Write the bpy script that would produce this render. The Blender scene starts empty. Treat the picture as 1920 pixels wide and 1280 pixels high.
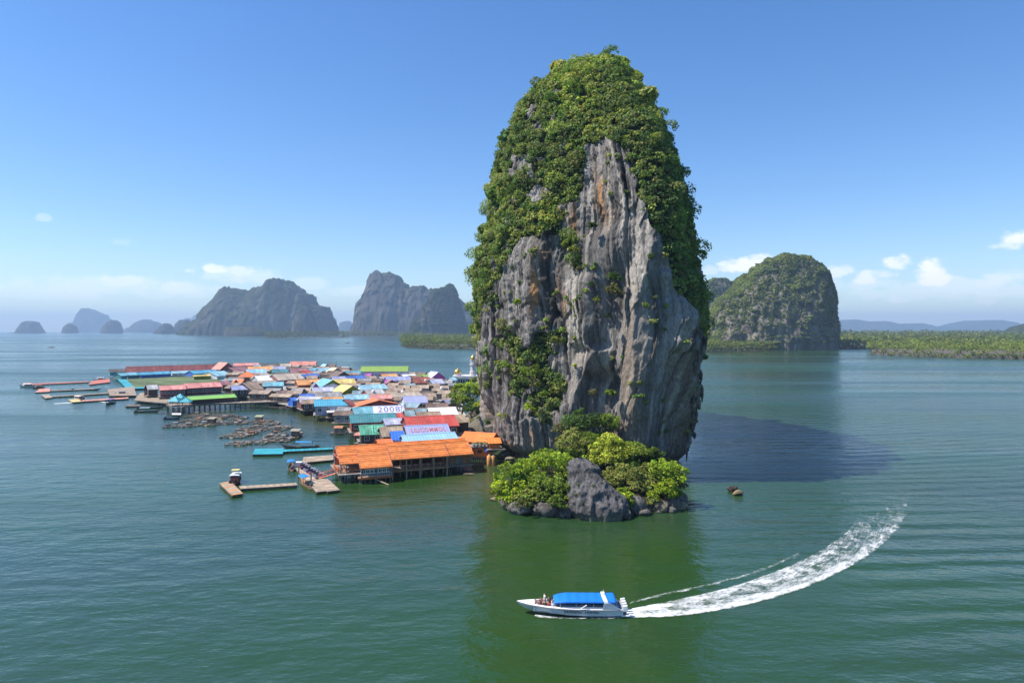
import bpy, bmesh, math, random
import numpy as np
from mathutils import Vector, Matrix
R = math.radians
scene = bpy.context.scene
C = scene.collection

# ------------------------------------------------------------------ camera
CAM_H = 33.0          # drone height above the sea
F = 1280.0            # focal length in photo pixels (1920 wide)
HY = 618.0            # eye level row in the photo
EARTH = 7.4e6         # effective earth radius (with refraction)
cam = bpy.data.cameras.new('camera')
cam.sensor_width = 36.0
cam.lens = 24.0
cam.clip_start = 1.0
cam.clip_end = 60000.0
camo = bpy.data.objects.new('camera', cam)
C.objects.link(camo)
camo.location = (0, 0, CAM_H)
camo.rotation_euler = (R(90) - math.atan(22.0 / F), 0, 0)
scene.camera = camo

# ------------------------------------------------------------------ sun, sky
SUN_EL = R(55)
SUN_AZ = R(-94)       # clockwise from +Y: the sun stands to the left, a little on the viewer's side
sd = Vector((math.sin(SUN_AZ) * math.cos(SUN_EL), math.cos(SUN_AZ) * math.cos(SUN_EL), math.sin(SUN_EL)))
sun = bpy.data.lights.new('sun', 'SUN')
sun.energy = 5.0
sun.angle = R(0.5)
sun.color = (1.0, 0.94, 0.85)
suno = bpy.data.objects.new('sun', sun)
C.objects.link(suno)
suno.rotation_euler = sd.to_track_quat('Z', 'Y').to_euler()
suno.location = sd * 500

world = bpy.data.worlds.new('World')
scene.world = world
world.use_nodes = True
SKY_STRENGTH = 0.12

def build_world():
    nt = world.node_tree
    N, L = nt.nodes, nt.links
    N.clear()
    out = N.new('ShaderNodeOutputWorld')
    bg = N.new('ShaderNodeBackground')
    bg.inputs['Strength'].default_value = SKY_STRENGTH
    L.new(bg.outputs[0], out.inputs[0])
    sky = N.new('ShaderNodeTexSky')
    sky.sky_type = 'NISHITA'
    sky.sun_disc = False
    sky.sun_elevation = SUN_EL
    sky.sun_rotation = SUN_AZ
    sky.altitude = 0
    sky.air_density = 1.0
    sky.dust_density = 0.25
    sky.ozone_density = 3.5
    hs = N.new('ShaderNodeHueSaturation')
    hs.inputs['Hue'].default_value = 0.507
    hs.inputs['Saturation'].default_value = 1.25
    hs.inputs['Value'].default_value = 1.0
    L.new(sky.outputs[0], hs.inputs['Color'])
    # clouds, by azimuth and elevation
    tc = N.new('ShaderNodeTexCoord')
    sep = N.new('ShaderNodeSeparateXYZ')
    L.new(tc.outputs['Generated'], sep.inputs[0])
    def M(op, a, b=None, clamp=False):
        n = N.new('ShaderNodeMath'); n.operation = op; n.use_clamp = clamp
        for i, v in enumerate((a, b)):
            if v is None: continue
            if isinstance(v, (int, float)): n.inputs[i].default_value = v
            else: L.new(v, n.inputs[i])
        return n.outputs[0]
    az = M('ARCTAN2', sep.outputs[0], sep.outputs[1])
    el = M('ARCSINE', sep.outputs[2])
    noi = N.new('ShaderNodeTexNoise')
    noi.inputs['Scale'].default_value = 34.0
    noi.inputs['Detail'].default_value = 6.0
    noi.inputs['Roughness'].default_value = 0.58
    mp = N.new('ShaderNodeMapping')
    mp.inputs['Scale'].default_value = (1, 1, 1.5)
    L.new(tc.outputs['Generated'], mp.inputs[0]); L.new(mp.outputs[0], noi.inputs[0])
    nz = M('SUBTRACT', noi.outputs[0], 0.5)
    # (px, py, half width, half height, opacity) of each cumulus in photo pixels
    cl = [(1392, 500, 40, 17, .85), (1420, 490, 25, 12, .6), (1570, 512, 26, 12, .6), (1618, 525, 24, 13, .7), (1682, 497, 26, 15, .75),
          (1748, 518, 34, 24, .9), (1660, 515, 26, 10, .5), (1900, 457, 42, 17, .8), (1805, 535, 60, 15, .4), (1875, 530, 50, 16, .5),
          (1680, 563, 20, 10, .45), (1845, 565, 22, 11, .35), (1540, 540, 50, 16, .2), (1330, 508, 16, 9, .35),
          (360, 508, 15, 8, .6), (405, 507, 24, 9, .8), (455, 512, 30, 13, .55), (440, 525, 40, 11, .4), (235, 530, 40, 12, .5),
          (320, 542, 55, 14, .5), (140, 545, 70, 14, .35), (575, 535, 35, 12, .3), (670, 545, 30, 11, .3), (640, 550, 40, 10, .2),
          (250, 543, 170, 20, .30), (455, 520, 75, 18, .35), (90, 552, 120, 16, .25), (1860, 545, 120, 20, .42), (1700, 550, 120, 16, .28), (1640, 535, 60, 12, .3), (85, 410, 14, 7, .22), (230, 455, 20, 8, .15), (2010, 520, 60, 20, .6), (-60, 540, 60, 15, .4), (2140, 470, 70, 22, .7), (-220, 520, 60, 16, .5)]
    tot = None
    for (px, py, w, h, op) in cl:
        a0 = math.atan2((px - 960) / F, 1.0)
        e0 = math.atan((HY - py) / F * math.cos(a0))
        k = 1.0 / F * math.cos(a0) ** 2
        w *= 1.2; h *= 1.2; op = min(1, op * .95)
        du = M('MULTIPLY', M('SUBTRACT', az, a0), 1 / (w * k))
        dv = M('MULTIPLY', M('SUBTRACT', el, e0), 1 / (h / F))
        # flat base: the lower half falls off faster
        dv2 = M('MULTIPLY', dv, M('ADD', 1.0, M('MULTIPLY', M('LESS_THAN', dv, 0.0), 0.7)))
        r2 = M('ADD', M('MULTIPLY', du, du), M('MULTIPLY', dv2, dv2))
        g = M('SUBTRACT', 1.0, r2)
        g = M('ADD', g, M('MULTIPLY', nz, 4.2))
        s = N.new('ShaderNodeMapRange'); s.interpolation_type = 'SMOOTHERSTEP'
        s.inputs['From Min'].default_value = -0.25; s.inputs['From Max'].default_value = 1.0
        s.inputs['To Min'].default_value = 0.0; s.inputs['To Max'].default_value = op
        L.new(g, s.inputs['Value'])
        tot = s.outputs[0] if tot is None else M('MAXIMUM', tot, s.outputs[0])
    mix = N.new('ShaderNodeMix'); mix.data_type = 'RGBA'
    L.new(tot, mix.inputs['Factor'])
    L.new(hs.outputs[0], mix.inputs[6])
    mix.inputs[7].default_value = (8.2, 7.9, 8.0, 1)
    bg2 = N.new('ShaderNodeBackground')
    bg2.inputs['Strength'].default_value = SKY_STRENGTH
    L.new(hs.outputs[0], bg.inputs['Color']); L.new(mix.outputs[2], bg2.inputs['Color'])
    # clouds only live in a band above the horizon: the rest of the sky skips their nodes
    ms = N.new('ShaderNodeMixShader')
    L.new(M('MULTIPLY', M('LESS_THAN', el, 0.2), M('GREATER_THAN', el, 0.005)), ms.inputs[0])
    L.new(bg.outputs[0], ms.inputs[1]); L.new(bg2.outputs[0], ms.inputs[2]); L.new(ms.outputs[0], out.inputs[0])
build_world()

vs = scene.view_settings
vs.view_transform = 'Standard'
vs.look = 'None'
vs.exposure = 0.58
vs.gamma = 1.0
vs.use_curve_mapping = False
scene.cycles.use_denoising = True
scene.cycles.max_bounces = 6
scene.cycles.diffuse_bounces = 2
scene.cycles.glossy_bounces = 2
scene.cycles.transmission_bounces = 2
scene.cycles.transparent_max_bounces = 8
scene.cycles.volume_bounces = 0
scene.cycles.caustics_reflective = False
scene.cycles.caustics_refractive = False

# ------------------------------------------------------------------ helpers
rng = np.random.default_rng(7)
random.seed(7)

def PZ(px, py, z=0.0):
    """world point at height z that stands at photo pixel (px, py)"""
    Y = (CAM_H - z) * F / (py - HY)
    return Vector(((px - 960) / F * Y, Y, z))
def PY(px, py, Y):
    return Vector(((px - 960) / F * Y, Y, CAM_H + (HY - py) / F * Y))

_h = rng.permutation(512).astype(np.int64)
def vnoise(x, y, z):
    """smooth value noise in -1..1 on arrays"""
    x = np.asarray(x, float); y = np.asarray(y, float) + 0 * x; z = np.asarray(z, float) + 0 * x
    xi, yi, zi = np.floor(x).astype(np.int64), np.floor(y).astype(np.int64), np.floor(z).astype(np.int64)
    fx, fy, fz = x - xi, y - yi, z - zi
    fx = fx * fx * (3 - 2 * fx); fy = fy * fy * (3 - 2 * fy); fz = fz * fz * (3 - 2 * fz)
    def h(a, b, c):
        return _h[(_h[(_h[a & 511] + b) & 511] + c) & 511] / 255.5 - 1.0
    def lerp(a, b, t): return a + (b - a) * t
    x00 = lerp(h(xi, yi, zi), h(xi + 1, yi, zi), fx); x10 = lerp(h(xi, yi + 1, zi), h(xi + 1, yi + 1, zi), fx)
    x01 = lerp(h(xi, yi, zi + 1), h(xi + 1, yi, zi + 1), fx); x11 = lerp(h(xi, yi + 1, zi + 1), h(xi + 1, yi + 1, zi + 1), fx)
    return lerp(lerp(x00, x10, fy), lerp(x01, x11, fy), fz)
def fbm(x, y, z, o=4, g=0.5):
    s = 0; a = 1; t = 0
    for i in range(o):
        s = s + a * vnoise(x * 2 ** i + 17.3 * i, y * 2 ** i + 5.1 * i, z * 2 ** i + 9.7 * i); t += a; a *= g
    return s / t
def sstep(a, b, x):
    t = np.clip((x - a) / (b - a), 0, 1)
    return t * t * (3 - 2 * t)

def set_props(o, label=None, cat=None, group=None, kind=None):
    if label: o['label'] = label
    if cat: o['category'] = cat
    if group: o['group'] = group
    if kind: o['kind'] = kind
    return o
def empty(name, loc=(0, 0, 0), rz=0.0):
    o = bpy.data.objects.new(name, None)
    o.empty_display_size = 0.5
    C.objects.link(o)
    o.location = loc
    o.rotation_euler = (0, 0, rz)
    return o
def link(name, me, parent=None, mat=None):
    o = bpy.data.objects.new(name, me)
    C.objects.link(o)
    if parent is not None: o.parent = parent
    if mat is not None:
        if len(me.materials): me.materials.clear()
        for m in (mat if isinstance(mat, (list, tuple)) else [mat]): me.materials.append(m)
    return o
def mesh_np(name, V, Fq, smooth=False, col=None):
    """quick mesh from numpy verts and an (n,k) face array; col = per vertex rgba"""
    me = bpy.data.meshes.new(name)
    V = np.asarray(V, np.float32); Fq = np.asarray(Fq, np.int32)
    k = Fq.shape[1]
    me.vertices.add(len(V)); me.vertices.foreach_set('co', V.ravel())
    me.loops.add(Fq.size); me.loops.foreach_set('vertex_index', Fq.ravel())
    me.polygons.add(len(Fq))
    me.polygons.foreach_set('loop_start', np.arange(0, Fq.size, k, dtype=np.int32))
    try: me.polygons.foreach_set('loop_total', np.full(len(Fq), k, np.int32))
    except Exception: pass
    if smooth: me.polygons.foreach_set('use_smooth', np.ones(len(Fq), bool))
    if col is not None:
        a = me.color_attributes.new('tint', 'FLOAT_COLOR', 'POINT')
        c = np.asarray(col, np.float32)
        if c.shape[1] == 3: c = np.concatenate([c, np.ones((len(c), 1), np.float32)], 1)
        a.data.foreach_set('color', c.ravel())
    me.update(calc_edges=True)
    return me

class MB:
    """collects simple solids into one mesh"""
    def __init__(s): s.v = []; s.f = []; s.m = []
    def add(s, vs, fs, mi=0):
        o = len(s.v); s.v += [tuple(v) for v in vs]
        s.f += [tuple(i + o for i in f) for f in fs]; s.m += [mi] * len(fs); return s
    def box(s, x0, x1, y0, y1, z0, z1, mi=0):
        return s.add([(x0, y0, z0), (x1, y0, z0), (x1, y1, z0), (x0, y1, z0), (x0, y0, z1), (x1, y0, z1), (x1, y1, z1), (x0, y1, z1)],
                     [(0, 3, 2, 1), (4, 5, 6, 7), (0, 1, 5, 4), (1, 2, 6, 5), (2, 3, 7, 6), (3, 0, 4, 7)], mi)
    def hexa(s, p, mi=0):
        """8 points: bottom ring of four, top ring of four"""
        return s.add(p, [(0, 3, 2, 1), (4, 5, 6, 7), (0, 1, 5, 4), (1, 2, 6, 5), (2, 3, 7, 6), (3, 0, 4, 7)], mi)
    def bar(s, a, b, r, n=6, r2=None, mi=0):
        a = Vector(a); b = Vector(b); r2 = r if r2 is None else r2
        d = (b - a).normalized(); u = d.orthogonal().normalized(); w = d.cross(u)
        vs = []
        for p, rr in ((a, r), (b, r2)):
            for i in range(n):
                t = 2 * math.pi * i / n
                vs.append(p + u * (rr * math.cos(t)) + w * (rr * math.sin(t)))
        fs = [(i, (i + 1) % n, n + (i + 1) % n, n + i) for i in range(n)] + [tuple(range(n - 1, -1, -1)), tuple(range(n, 2 * n))]
        return s.add(vs, fs, mi)
    def lathe(s, prof, n=16, c=(0, 0, 0), mi=0):
        vs = []
        for r, z in prof:
            for i in range(n):
                t = 2 * math.pi * i / n
                vs.append((c[0] + r * math.cos(t), c[1] + r * math.sin(t), c[2] + z))
        fs = []
        for j in range(len(prof) - 1):
            for i in range(n):
                fs.append((j * n + i, j * n + (i + 1) % n, (j + 1) * n + (i + 1) % n, (j + 1) * n + i))
        return s.add(vs, fs, mi)
    def loft(s, rings, closed=True, cap=True, mi=0):
        n = len(rings[0]); vs = [p for r in rings for p in r]; fs = []
        for j in range(len(rings) - 1):
            for i in range(n if closed else n - 1):
                fs.append((j * n + i, j * n + (i + 1) % n, (j + 1) * n + (i + 1) % n, (j + 1) * n + i))
        if cap: fs += [tuple(range(n - 1, -1, -1)), tuple(range((len(rings) - 1) * n, len(rings) * n))]
        return s.add(vs, fs, mi)
    def mesh(s, name, smooth=False):
        me = bpy.data.meshes.new(name); me.from_pydata(s.v, [], s.f)
        me.polygons.foreach_set('material_index', s.m)
        if smooth: me.polygons.foreach_set('use_smooth', [True] * len(s.f))
        me.update(); return me
    def build(s, name, mat, parent=None, smooth=False):
        return link(name, s.mesh(name, smooth), parent, mat)

# ------------------------------------------------------------------ materials
def new_mat(name):
    m = bpy.data.materials.new(name); m.use_nodes = True
    nt = m.node_tree; nt.nodes.clear()
    out = nt.nodes.new('ShaderNodeOutputMaterial')
    return m, nt.nodes, nt.links, out
def principled(N, L, out, rough=0.6, spec=0.3, metal=0.0):
    p = N.new('ShaderNodeBsdfPrincipled')
    p.inputs['Roughness'].default_value = rough
    p.inputs['Specular IOR Level'].default_value = spec
    p.inputs['Metallic'].default_value = metal
    L.new(p.outputs[0], out.inputs[0]); return p
_mc = {}
def paint(rgb, rough=0.6, var=0.18, scale=1.2, streak=False, spec=0.3, metal=0.0):
    """weathered paint or timber: colour with blotches, grime and a little relief"""
    key = (tuple(round(c, 4) for c in rgb), rough, var, scale, streak, metal)
    if key in _mc: return _mc[key]
    m, N, L, out = new_mat('surface')
    p = principled(N, L, out, rough, spec, metal)
    tc = N.new('ShaderNodeTexCoord'); mp = N.new('ShaderNodeMapping')
    mp.inputs['Scale'].default_value = (1, 1, 0.35) if streak else (1, 1, 1)
    L.new(tc.outputs['Object'], mp.inputs[0])
    n1 = N.new('ShaderNodeTexNoise'); n1.inputs['Scale'].default_value = scale; n1.inputs['Detail'].default_value = 5
    n2 = N.new('ShaderNodeTexNoise'); n2.inputs['Scale'].default_value = scale * 0.23; n2.inputs['Detail'].default_value = 3
    for n in (n1, n2): L.new(mp.outputs[0], n.inputs[0])
    ad = N.new('ShaderNodeMath'); ad.operation = 'ADD'
    L.new(n1.outputs[0], ad.inputs[0]); L.new(n2.outputs[0], ad.inputs[1])
    mr = N.new('ShaderNodeMapRange')
    mr.inputs['From Min'].default_value = 0.75; mr.inputs['From Max'].default_value = 1.3
    L.new(ad.outputs[0], mr.inputs[0])
    mx = N.new('ShaderNodeMix'); mx.data_type = 'RGBA'
    lo = [c * (1 - var * 1.5) + 0.02 * var for c in rgb]; hi = [min(1, c * (1 + var) + 0.02 * var) for c in rgb]
    mx.inputs[6].default_value = (*lo, 1); mx.inputs[7].default_value = (*hi, 1)
    L.new(mr.outputs[0], mx.inputs['Factor']); L.new(mx.outputs[2], p.inputs['Base Color'])
    _mc[key] = m; return m

def roof_mat(rgb, var=0.2, pitch=0.8):
    """corrugated sheet roofing: ribs run down the slope (uv.x along the ridge), rust and fading"""
    key = ('roof', tuple(round(c, 4) for c in rgb), var, pitch)
    if key in _mc: return _mc[key]
    m, N, L, out = new_mat('roof_sheet')
    p = principled(N, L, out, 0.55, 0.3)
    uv = N.new('ShaderNodeUVMap')
    sp = N.new('ShaderNodeSeparateXYZ'); L.new(uv.outputs[0], sp.inputs[0])
    w = N.new('ShaderNodeTexWave'); w.inputs['Scale'].default_value = 1.0 / pitch * 0.314; w.wave_profile = 'SIN'
    L.new(uv.outputs[0], w.inputs[0])
    mp = N.new('ShaderNodeMapping'); mp.inputs['Scale'].default_value = (0.9, 0.16, 1)
    L.new(uv.outputs[0], mp.inputs[0])
    n1 = N.new('ShaderNodeTexNoise'); n1.inputs['Scale'].default_value = 1.0; n1.inputs['Detail'].default_value = 5; n1.inputs['Roughness'].default_value = .65
    L.new(mp.outputs[0], n1.inputs[0])
    n2 = N.new('ShaderNodeTexNoise'); n2.inputs['Scale'].default_value = 0.35; n2.inputs['Detail'].default_value = 3
    L.new(uv.outputs[0], n2.inputs[0])
    # sheets of slightly different age
    wn = N.new('ShaderNodeTexWhiteNoise'); wn.noise_dimensions = '1D'
    fl = N.new('ShaderNodeMath'); fl.operation = 'FLOOR'
    L.new(sp.outputs[0], fl.inputs[0]); L.new(fl.outputs[0], wn.inputs['W'])
    a = N.new('ShaderNodeMath'); a.operation = 'ADD'; L.new(n1.outputs[0], a.inputs[0]); L.new(n2.outputs[0], a.inputs[1])
    b = N.new('ShaderNodeMath'); b.operation = 'MULTIPLY_ADD'; b.inputs[1].default_value = 0.22
    L.new(wn.outputs[0], b.inputs[0]); L.new(a.outputs[0], b.inputs[2])
    mr = N.new('ShaderNodeMapRange'); mr.inputs['From Min'].default_value = 0.8; mr.inputs['From Max'].default_value = 1.4
    L.new(b.outputs[0], mr.inputs[0])
    mx = N.new('ShaderNodeMix'); mx.data_type = 'RGBA'
    lo = [c * (1 - var * 1.6) + 0.03 * var for c in rgb]; hi = [min(1, c * (1 + var * .6) + 0.10 * var) for c in rgb]
    mx.inputs[6].default_value = (*lo, 1); mx.inputs[7].default_value = (*hi, 1)
    L.new(mr.outputs[0], mx.inputs['Factor'])
    n3 = N.new('ShaderNodeTexNoise'); n3.inputs['Scale'].default_value = 0.55; n3.inputs['Detail'].default_value = 6; n3.inputs['Roughness'].default_value = .7
    ob = N.new('ShaderNodeObjectInfo'); av = N.new('ShaderNodeVectorMath'); av.operation = 'ADD'
    mp3 = N.new('ShaderNodeMapping'); mp3.inputs['Scale'].default_value = (1, .5, 1); L.new(uv.outputs[0], mp3.inputs[0])
    sc3 = N.new('ShaderNodeVectorMath'); sc3.operation = 'SCALE'; sc3.inputs['Scale'].default_value = 90.0
    L.new(ob.outputs['Random'], sc3.inputs[0]); L.new(mp3.outputs[0], av.inputs[0]); L.new(sc3.outputs[0], av.inputs[1]); L.new(av.outputs[0], n3.inputs[0])
    rr_ = N.new('ShaderNodeMapRange'); rr_.inputs['From Min'].default_value = .56; rr_.inputs['From Max'].default_value = .70; rr_.inputs['To Max'].default_value = min(.8, var * 2.6); L.new(n3.outputs[0], rr_.inputs[0])
    mx3 = N.new('ShaderNodeMix'); mx3.data_type = 'RGBA'; L.new(rr_.outputs[0], mx3.inputs['Factor']); L.new(mx.outputs[2], mx3.inputs[6])
    mx3.inputs[7].default_value = (.22, .15, .105, 1)
    L.new(mx3.outputs[2], p.inputs['Base Color'])
    bp = N.new('ShaderNodeBump'); bp.inputs['Distance'].default_value = 0.05; bp.inputs['Strength'].default_value = 0.7
    L.new(w.outputs['Fac'], bp.inputs['Height']); L.new(bp.outputs[0], p.inputs['Normal'])
    _mc[key] = m; return m

def leaf_mat(name='leaves', trans=0.3):
    m, N, L, out = new_mat(name)
    at = N.new('ShaderNodeVertexColor'); at.layer_name = 'tint'
    d = N.new('ShaderNodeBsdfPrincipled'); d.inputs['Roughness'].default_value = 0.6; d.inputs['Specular IOR Level'].default_value = 0.12
    t = N.new('ShaderNodeBsdfTranslucent')
    mx = N.new('ShaderNodeMixShader'); mx.inputs[0].default_value = trans
    br = N.new('ShaderNodeMix'); br.data_type = 'RGBA'; br.blend_type = 'MULTIPLY'; br.inputs[0].default_value = 1
    br.inputs[7].default_value = (1.25, 1.3, 0.6, 1)
    L.new(at.outputs[0], d.inputs['Base Color']); L.new(at.outputs[0], br.inputs[6]); L.new(br.outputs[2], t.inputs[0])
    L.new(d.outputs[0], mx.inputs[1]); L.new(t.outputs[0], mx.inputs[2]); L.new(mx.outputs[0], out.inputs[0])
    return m
LEAF = leaf_mat()
BARK = paint((0.16, 0.12, 0.09), 0.9, 0.3, 3.0, True)

def leaf_cloud(centres, outward, radius, n_per, size, tint, jit=0.35, flat=0.75, half=True):
    """leaf-sized quads over the outer shells of many clumps. arrays: centres (n,3), outward (n,3), radius (n,), tint (n,3)"""
    n = len(centres); m = n * n_per
    ci = np.repeat(np.arange(n), n_per)
    d = rng.normal(size=(m, 3)); d /= np.linalg.norm(d, axis=1, keepdims=True)
    o = outward[ci]
    dot = np.sum(d * o, 1, keepdims=True)
    if half: d = np.where(dot < -0.25, d - 2 * dot * o, d)
    r = radius[ci][:, None] * (0.55 + 0.5 * rng.random((m, 1)) ** 0.6)
    p = centres[ci] + d * r * np.array([1, 1, flat])
    nrm = d + 0.7 * rng.normal(size=(m, 3)) + np.array([0, 0, 0.35]); nrm /= np.linalg.norm(nrm, axis=1, keepdims=True)
    a = np.cross(nrm, rng.normal(size=(m, 3))); a /= np.linalg.norm(a, axis=1, keepdims=True) + 1e-9
    b = np.cross(nrm, a)
    s = (size[ci] if np.ndim(size) else np.full(m, size))[:, None] * (0.6 + 0.8 * rng.random((m, 1)))
    w = s * (0.45 + 0.25 * rng.random((m, 1)))
    V = np.stack([p - a * s, p - b * w + nrm * s * .15, p + a * s, p + b * w + nrm * s * .15], 1).reshape(-1, 3)
    Fq = np.arange(m * 4).reshape(-1, 4)
    t = tint[ci] * (1 + jit * (rng.random((m, 1)) - 0.5) * 2)
    t = t * (1 + 0.15 * rng.normal(size=(m, 3)) * np.array([1, .4, .6]))
    return V, Fq, np.clip(np.repeat(t, 4, 0), 0.003, 0.8)
# ------------------------------------------------------------------ sea
def drop(r): return -(r * r) / (2 * EARTH)
def build_sea():
    m, N, L, out = new_mat('sea_water')
    p = principled(N, L, out, 0.22, 0.5)
    p.inputs['IOR'].default_value = 1.5
    ge = N.new('ShaderNodeNewGeometry')
    def noise(scale, rot, stretch, detail=3, rough=0.5, dim=None):
        mp = N.new('ShaderNodeMapping'); mp.inputs['Rotation'].default_value = (0, 0, R(rot)); mp.inputs['Scale'].default_value = (1 / stretch, 1, 1)
        mp.vector_type = 'TEXTURE' if False else 'POINT'
        n = N.new('ShaderNodeTexNoise'); n.inputs['Scale'].default_value = scale; n.inputs['Detail'].default_value = detail; n.inputs['Roughness'].default_value = rough
        L.new(ge.outputs['Position'], mp.inputs[0]); L.new(mp.outputs[0], n.inputs[0]); return n.outputs[0]
    def M(op, a, b=None, c=None):
        n = N.new('ShaderNodeMath'); n.operation = op
        for i, v in enumerate((a, b, c)):
            if v is None: continue
            if isinstance(v, (int, float)): n.inputs[i].default_value = v
            else: L.new(v, n.inputs[i])
        return n.outputs[0]
    def ramp(v, a, b, lo=0.0, hi=1.0):
        s = N.new('ShaderNodeMapRange'); s.interpolation_type = 'SMOOTHSTEP'
        s.inputs['From Min'].default_value = a; s.inputs['From Max'].default_value = b
        s.inputs['To Min'].default_value = lo; s.inputs['To Max'].default_value = hi
        L.new(v, s.inputs[0]); return s.outputs[0]
    # body colour: turbid green bay, paler silt in shallows and in drifting plumes
    plume = noise(0.012, 20, 2.5, 4, 0.55)
    fine = noise(0.05, -15, 2.0, 3, 0.5)
    mix = N.new('ShaderNodeMix'); mix.data_type = 'RGBA'
    L.new(ramp(M('MULTIPLY_ADD', fine, 0.25, plume), 0.5, 0.78), mix.inputs['Factor'])
    mix.inputs[6].default_value = (0.018, 0.055, 0.009, 1); mix.inputs[7].default_value = (0.024, 0.050, 0.030, 1)
    # silt around the village stilts and the foot of the rock
    sp = N.new('ShaderNodeSeparateXYZ'); L.new(ge.outputs['Position'], sp.inputs[0])
    def blob(x, y, rx, ry):
        a = M('MULTIPLY', M('SUBTRACT', sp.outputs[0], x), 1 / rx); b = M('MULTIPLY', M('SUBTRACT', sp.outputs[1], y), 1 / ry)
        return M('SUBTRACT', 1.0, M('SQRT', M('ADD', M('MULTIPLY', a, a), M('MULTIPLY', b, b))))
    silt = M('MAXIMUM', blob(-9, 147, 13, 20), M('MAXIMUM', blob(-55, 260, 60, 60), blob(-2, 168, 9, 10)))
    mix2 = N.new('ShaderNodeMix'); mix2.data_type = 'RGBA'
    L.new(ramp(M('ADD', silt, M('MULTIPLY', M('SUBTRACT', fine, 0.5), 0.9)), 0.05, 0.75, 0, 0.8), mix2.inputs['Factor'])
    L.new(mix.outputs[2], mix2.inputs[6]); mix2.inputs[7].default_value = (0.066, 0.074, 0.028, 1)
    L.new(mix2.outputs[2], p.inputs['Base Color'])
    # waves: a long swell, wind waves, ripples; calmer slicks in places
    slick = ramp(noise(0.006, 8, 5.0, 3, 0.5), 0.38, 0.62, 0.3, 1.0)
    L.new(ramp(noise(0.011, 6, 7.0, 4, 0.6), 0.40, 0.62, 0.10, 0.30), p.inputs['Roughness'])
    w1 = noise(0.30, -28, 3.2, 2, 0.45)
    w2 = noise(0.95, -20, 2.2, 3, 0.55)
    w3 = noise(2.6, -35, 1.8, 2, 0.5)
    w4 = noise(0.10, -15, 4.0, 2, 0.4)
    h = M('ADD', M('MULTIPLY', w1, 0.52), M('ADD', M('MULTIPLY', w2, 0.33), M('MULTIPLY', w3, 0.12)))
    h = M('MULTIPLY', h, slick)
    w5 = noise(0.26, 62, 1.6, 2, 0.5)
    h = M('ADD', h, M('ADD', M('MULTIPLY', w4, 0.30), M('MULTIPLY', w5, 0.27)))
    # old boat wash: rings of low swell right of the rock
    def rings(cx, cy, wl, r0, r1, amp, x0, x1):
        dx = M('SUBTRACT', sp.outputs[0], cx); dy = M('SUBTRACT', sp.outputs[1], cy)
        r = M('SQRT', M('ADD', M('MULTIPLY', dx, dx), M('MULTIPLY', dy, dy)))
        r = M('ADD', r, M('MULTIPLY', w4, wl * 1.1))
        s = M('SINE', M('MULTIPLY', r, 2 * math.pi / wl))
        msk = M('MULTIPLY', M('MULTIPLY', ramp(r, r0 - 25, r0 + 10), ramp(r, r1 - 30, r1 + 25, 1, 0)), M('MULTIPLY', ramp(sp.outputs[0], x0 - 15, x0 + 15), ramp(sp.outputs[0], x1 - 30, x1 + 30, 1, 0)))
        return M('MULTIPLY', M('MULTIPLY', s, amp), msk)
    h = M('ADD', h, rings(62, 420, 5.2, 170, 312, 0.075, 48, 150))
    h = M('ADD', h, rings(75, -330, 6.5, 400, 470, 0.11, 38, 90))
    bp = N.new('ShaderNodeBump'); bp.inputs['Strength'].default_value = 1.0; bp.inputs['Distance'].default_value = 1.0; bp.inputs['Filter Width'].default_value = 0.03
    L.new(h, bp.inputs['Height']); L.new(bp.outputs[0], p.inputs['Normal'])
    # mesh: rings round the drone's foot point, following the earth's curve
    rs = np.concatenate([[0.0], np.geomspace(20, 20500, 90)]); n = 128
    V = [(0, 0, 0)]
    for r in rs[1:]:
        for i in range(n):
            t = 2 * math.pi * i / n; V.append((r * math.cos(t), r * math.sin(t), drop(r)))
    fs = [(0, 1 + i, 1 + (i + 1) % n) for i in range(n)]
    for j in range(len(rs) - 2):
        a = 1 + j * n; b = a + n
        fs += [(a + i, b + i, b + (i + 1) % n, a + (i + 1) % n) for i in range(n)]
    me = bpy.data.meshes.new('sea'); me.from_pydata(V, [], fs); me.polygons.foreach_set('use_smooth', [True] * len(fs)); me.update()
    o = link('sea', me, None, m); o['kind'] = 'structure'; return o
build_sea()
# ------------------------------------------------------------------ the limestone tower
def in_poly(px, py, poly):
    c = np.zeros(px.shape, bool); n = len(poly)
    for i in range(n):
        x0, y0 = poly[i]; x1, y1 = poly[(i + 1) % n]
        if y0 == y1: continue
        k = ((y0 > py) != (y1 > py)) & (px < (x1 - x0) * (py - y0) / (y1 - y0) + x0)
        c ^= k
    return c

BARE = [(1112, 266), (1130, 258), (1150, 262), (1168, 282), (1186, 318), (1200, 352), (1208, 385), (1216, 412), (1226, 440), (1238, 475), (1252, 520), (1262, 560), (1276, 590), (1290, 632), (1345, 655),
        (1330, 1000), (850, 1000), (880, 700), (885, 640), (905, 590), (915, 545), (925, 515), (945, 505), (960, 480), (985, 452), (1010, 430), (1045, 428), (1055, 405), (1090, 385), (1092, 330), (1098, 290)]
PATCH = [[(912, 690), (930, 665), (960, 655), (1000, 652), (1018, 625), (1040, 612), (1058, 618), (1040, 650), (1052, 690), (1058, 730), (1062, 762), (1030, 792), (985, 778), (1000, 745), (960, 735), (925, 728)],
         [(880, 595), (915, 600), (920, 640), (895, 655), (885, 650)], [(900, 680), (930, 660), (932, 705), (910, 725)],
         [(925, 640), (960, 615), (985, 640), (950, 655)],
         [(1070, 455), (1085, 450), (1088, 495), (1072, 500)]]
HOLES = [[(968, 300), (1000, 298), (1002, 335), (965, 340)], [(1005, 345), (1040, 360), (1020, 392), (995, 380)]]

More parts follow.
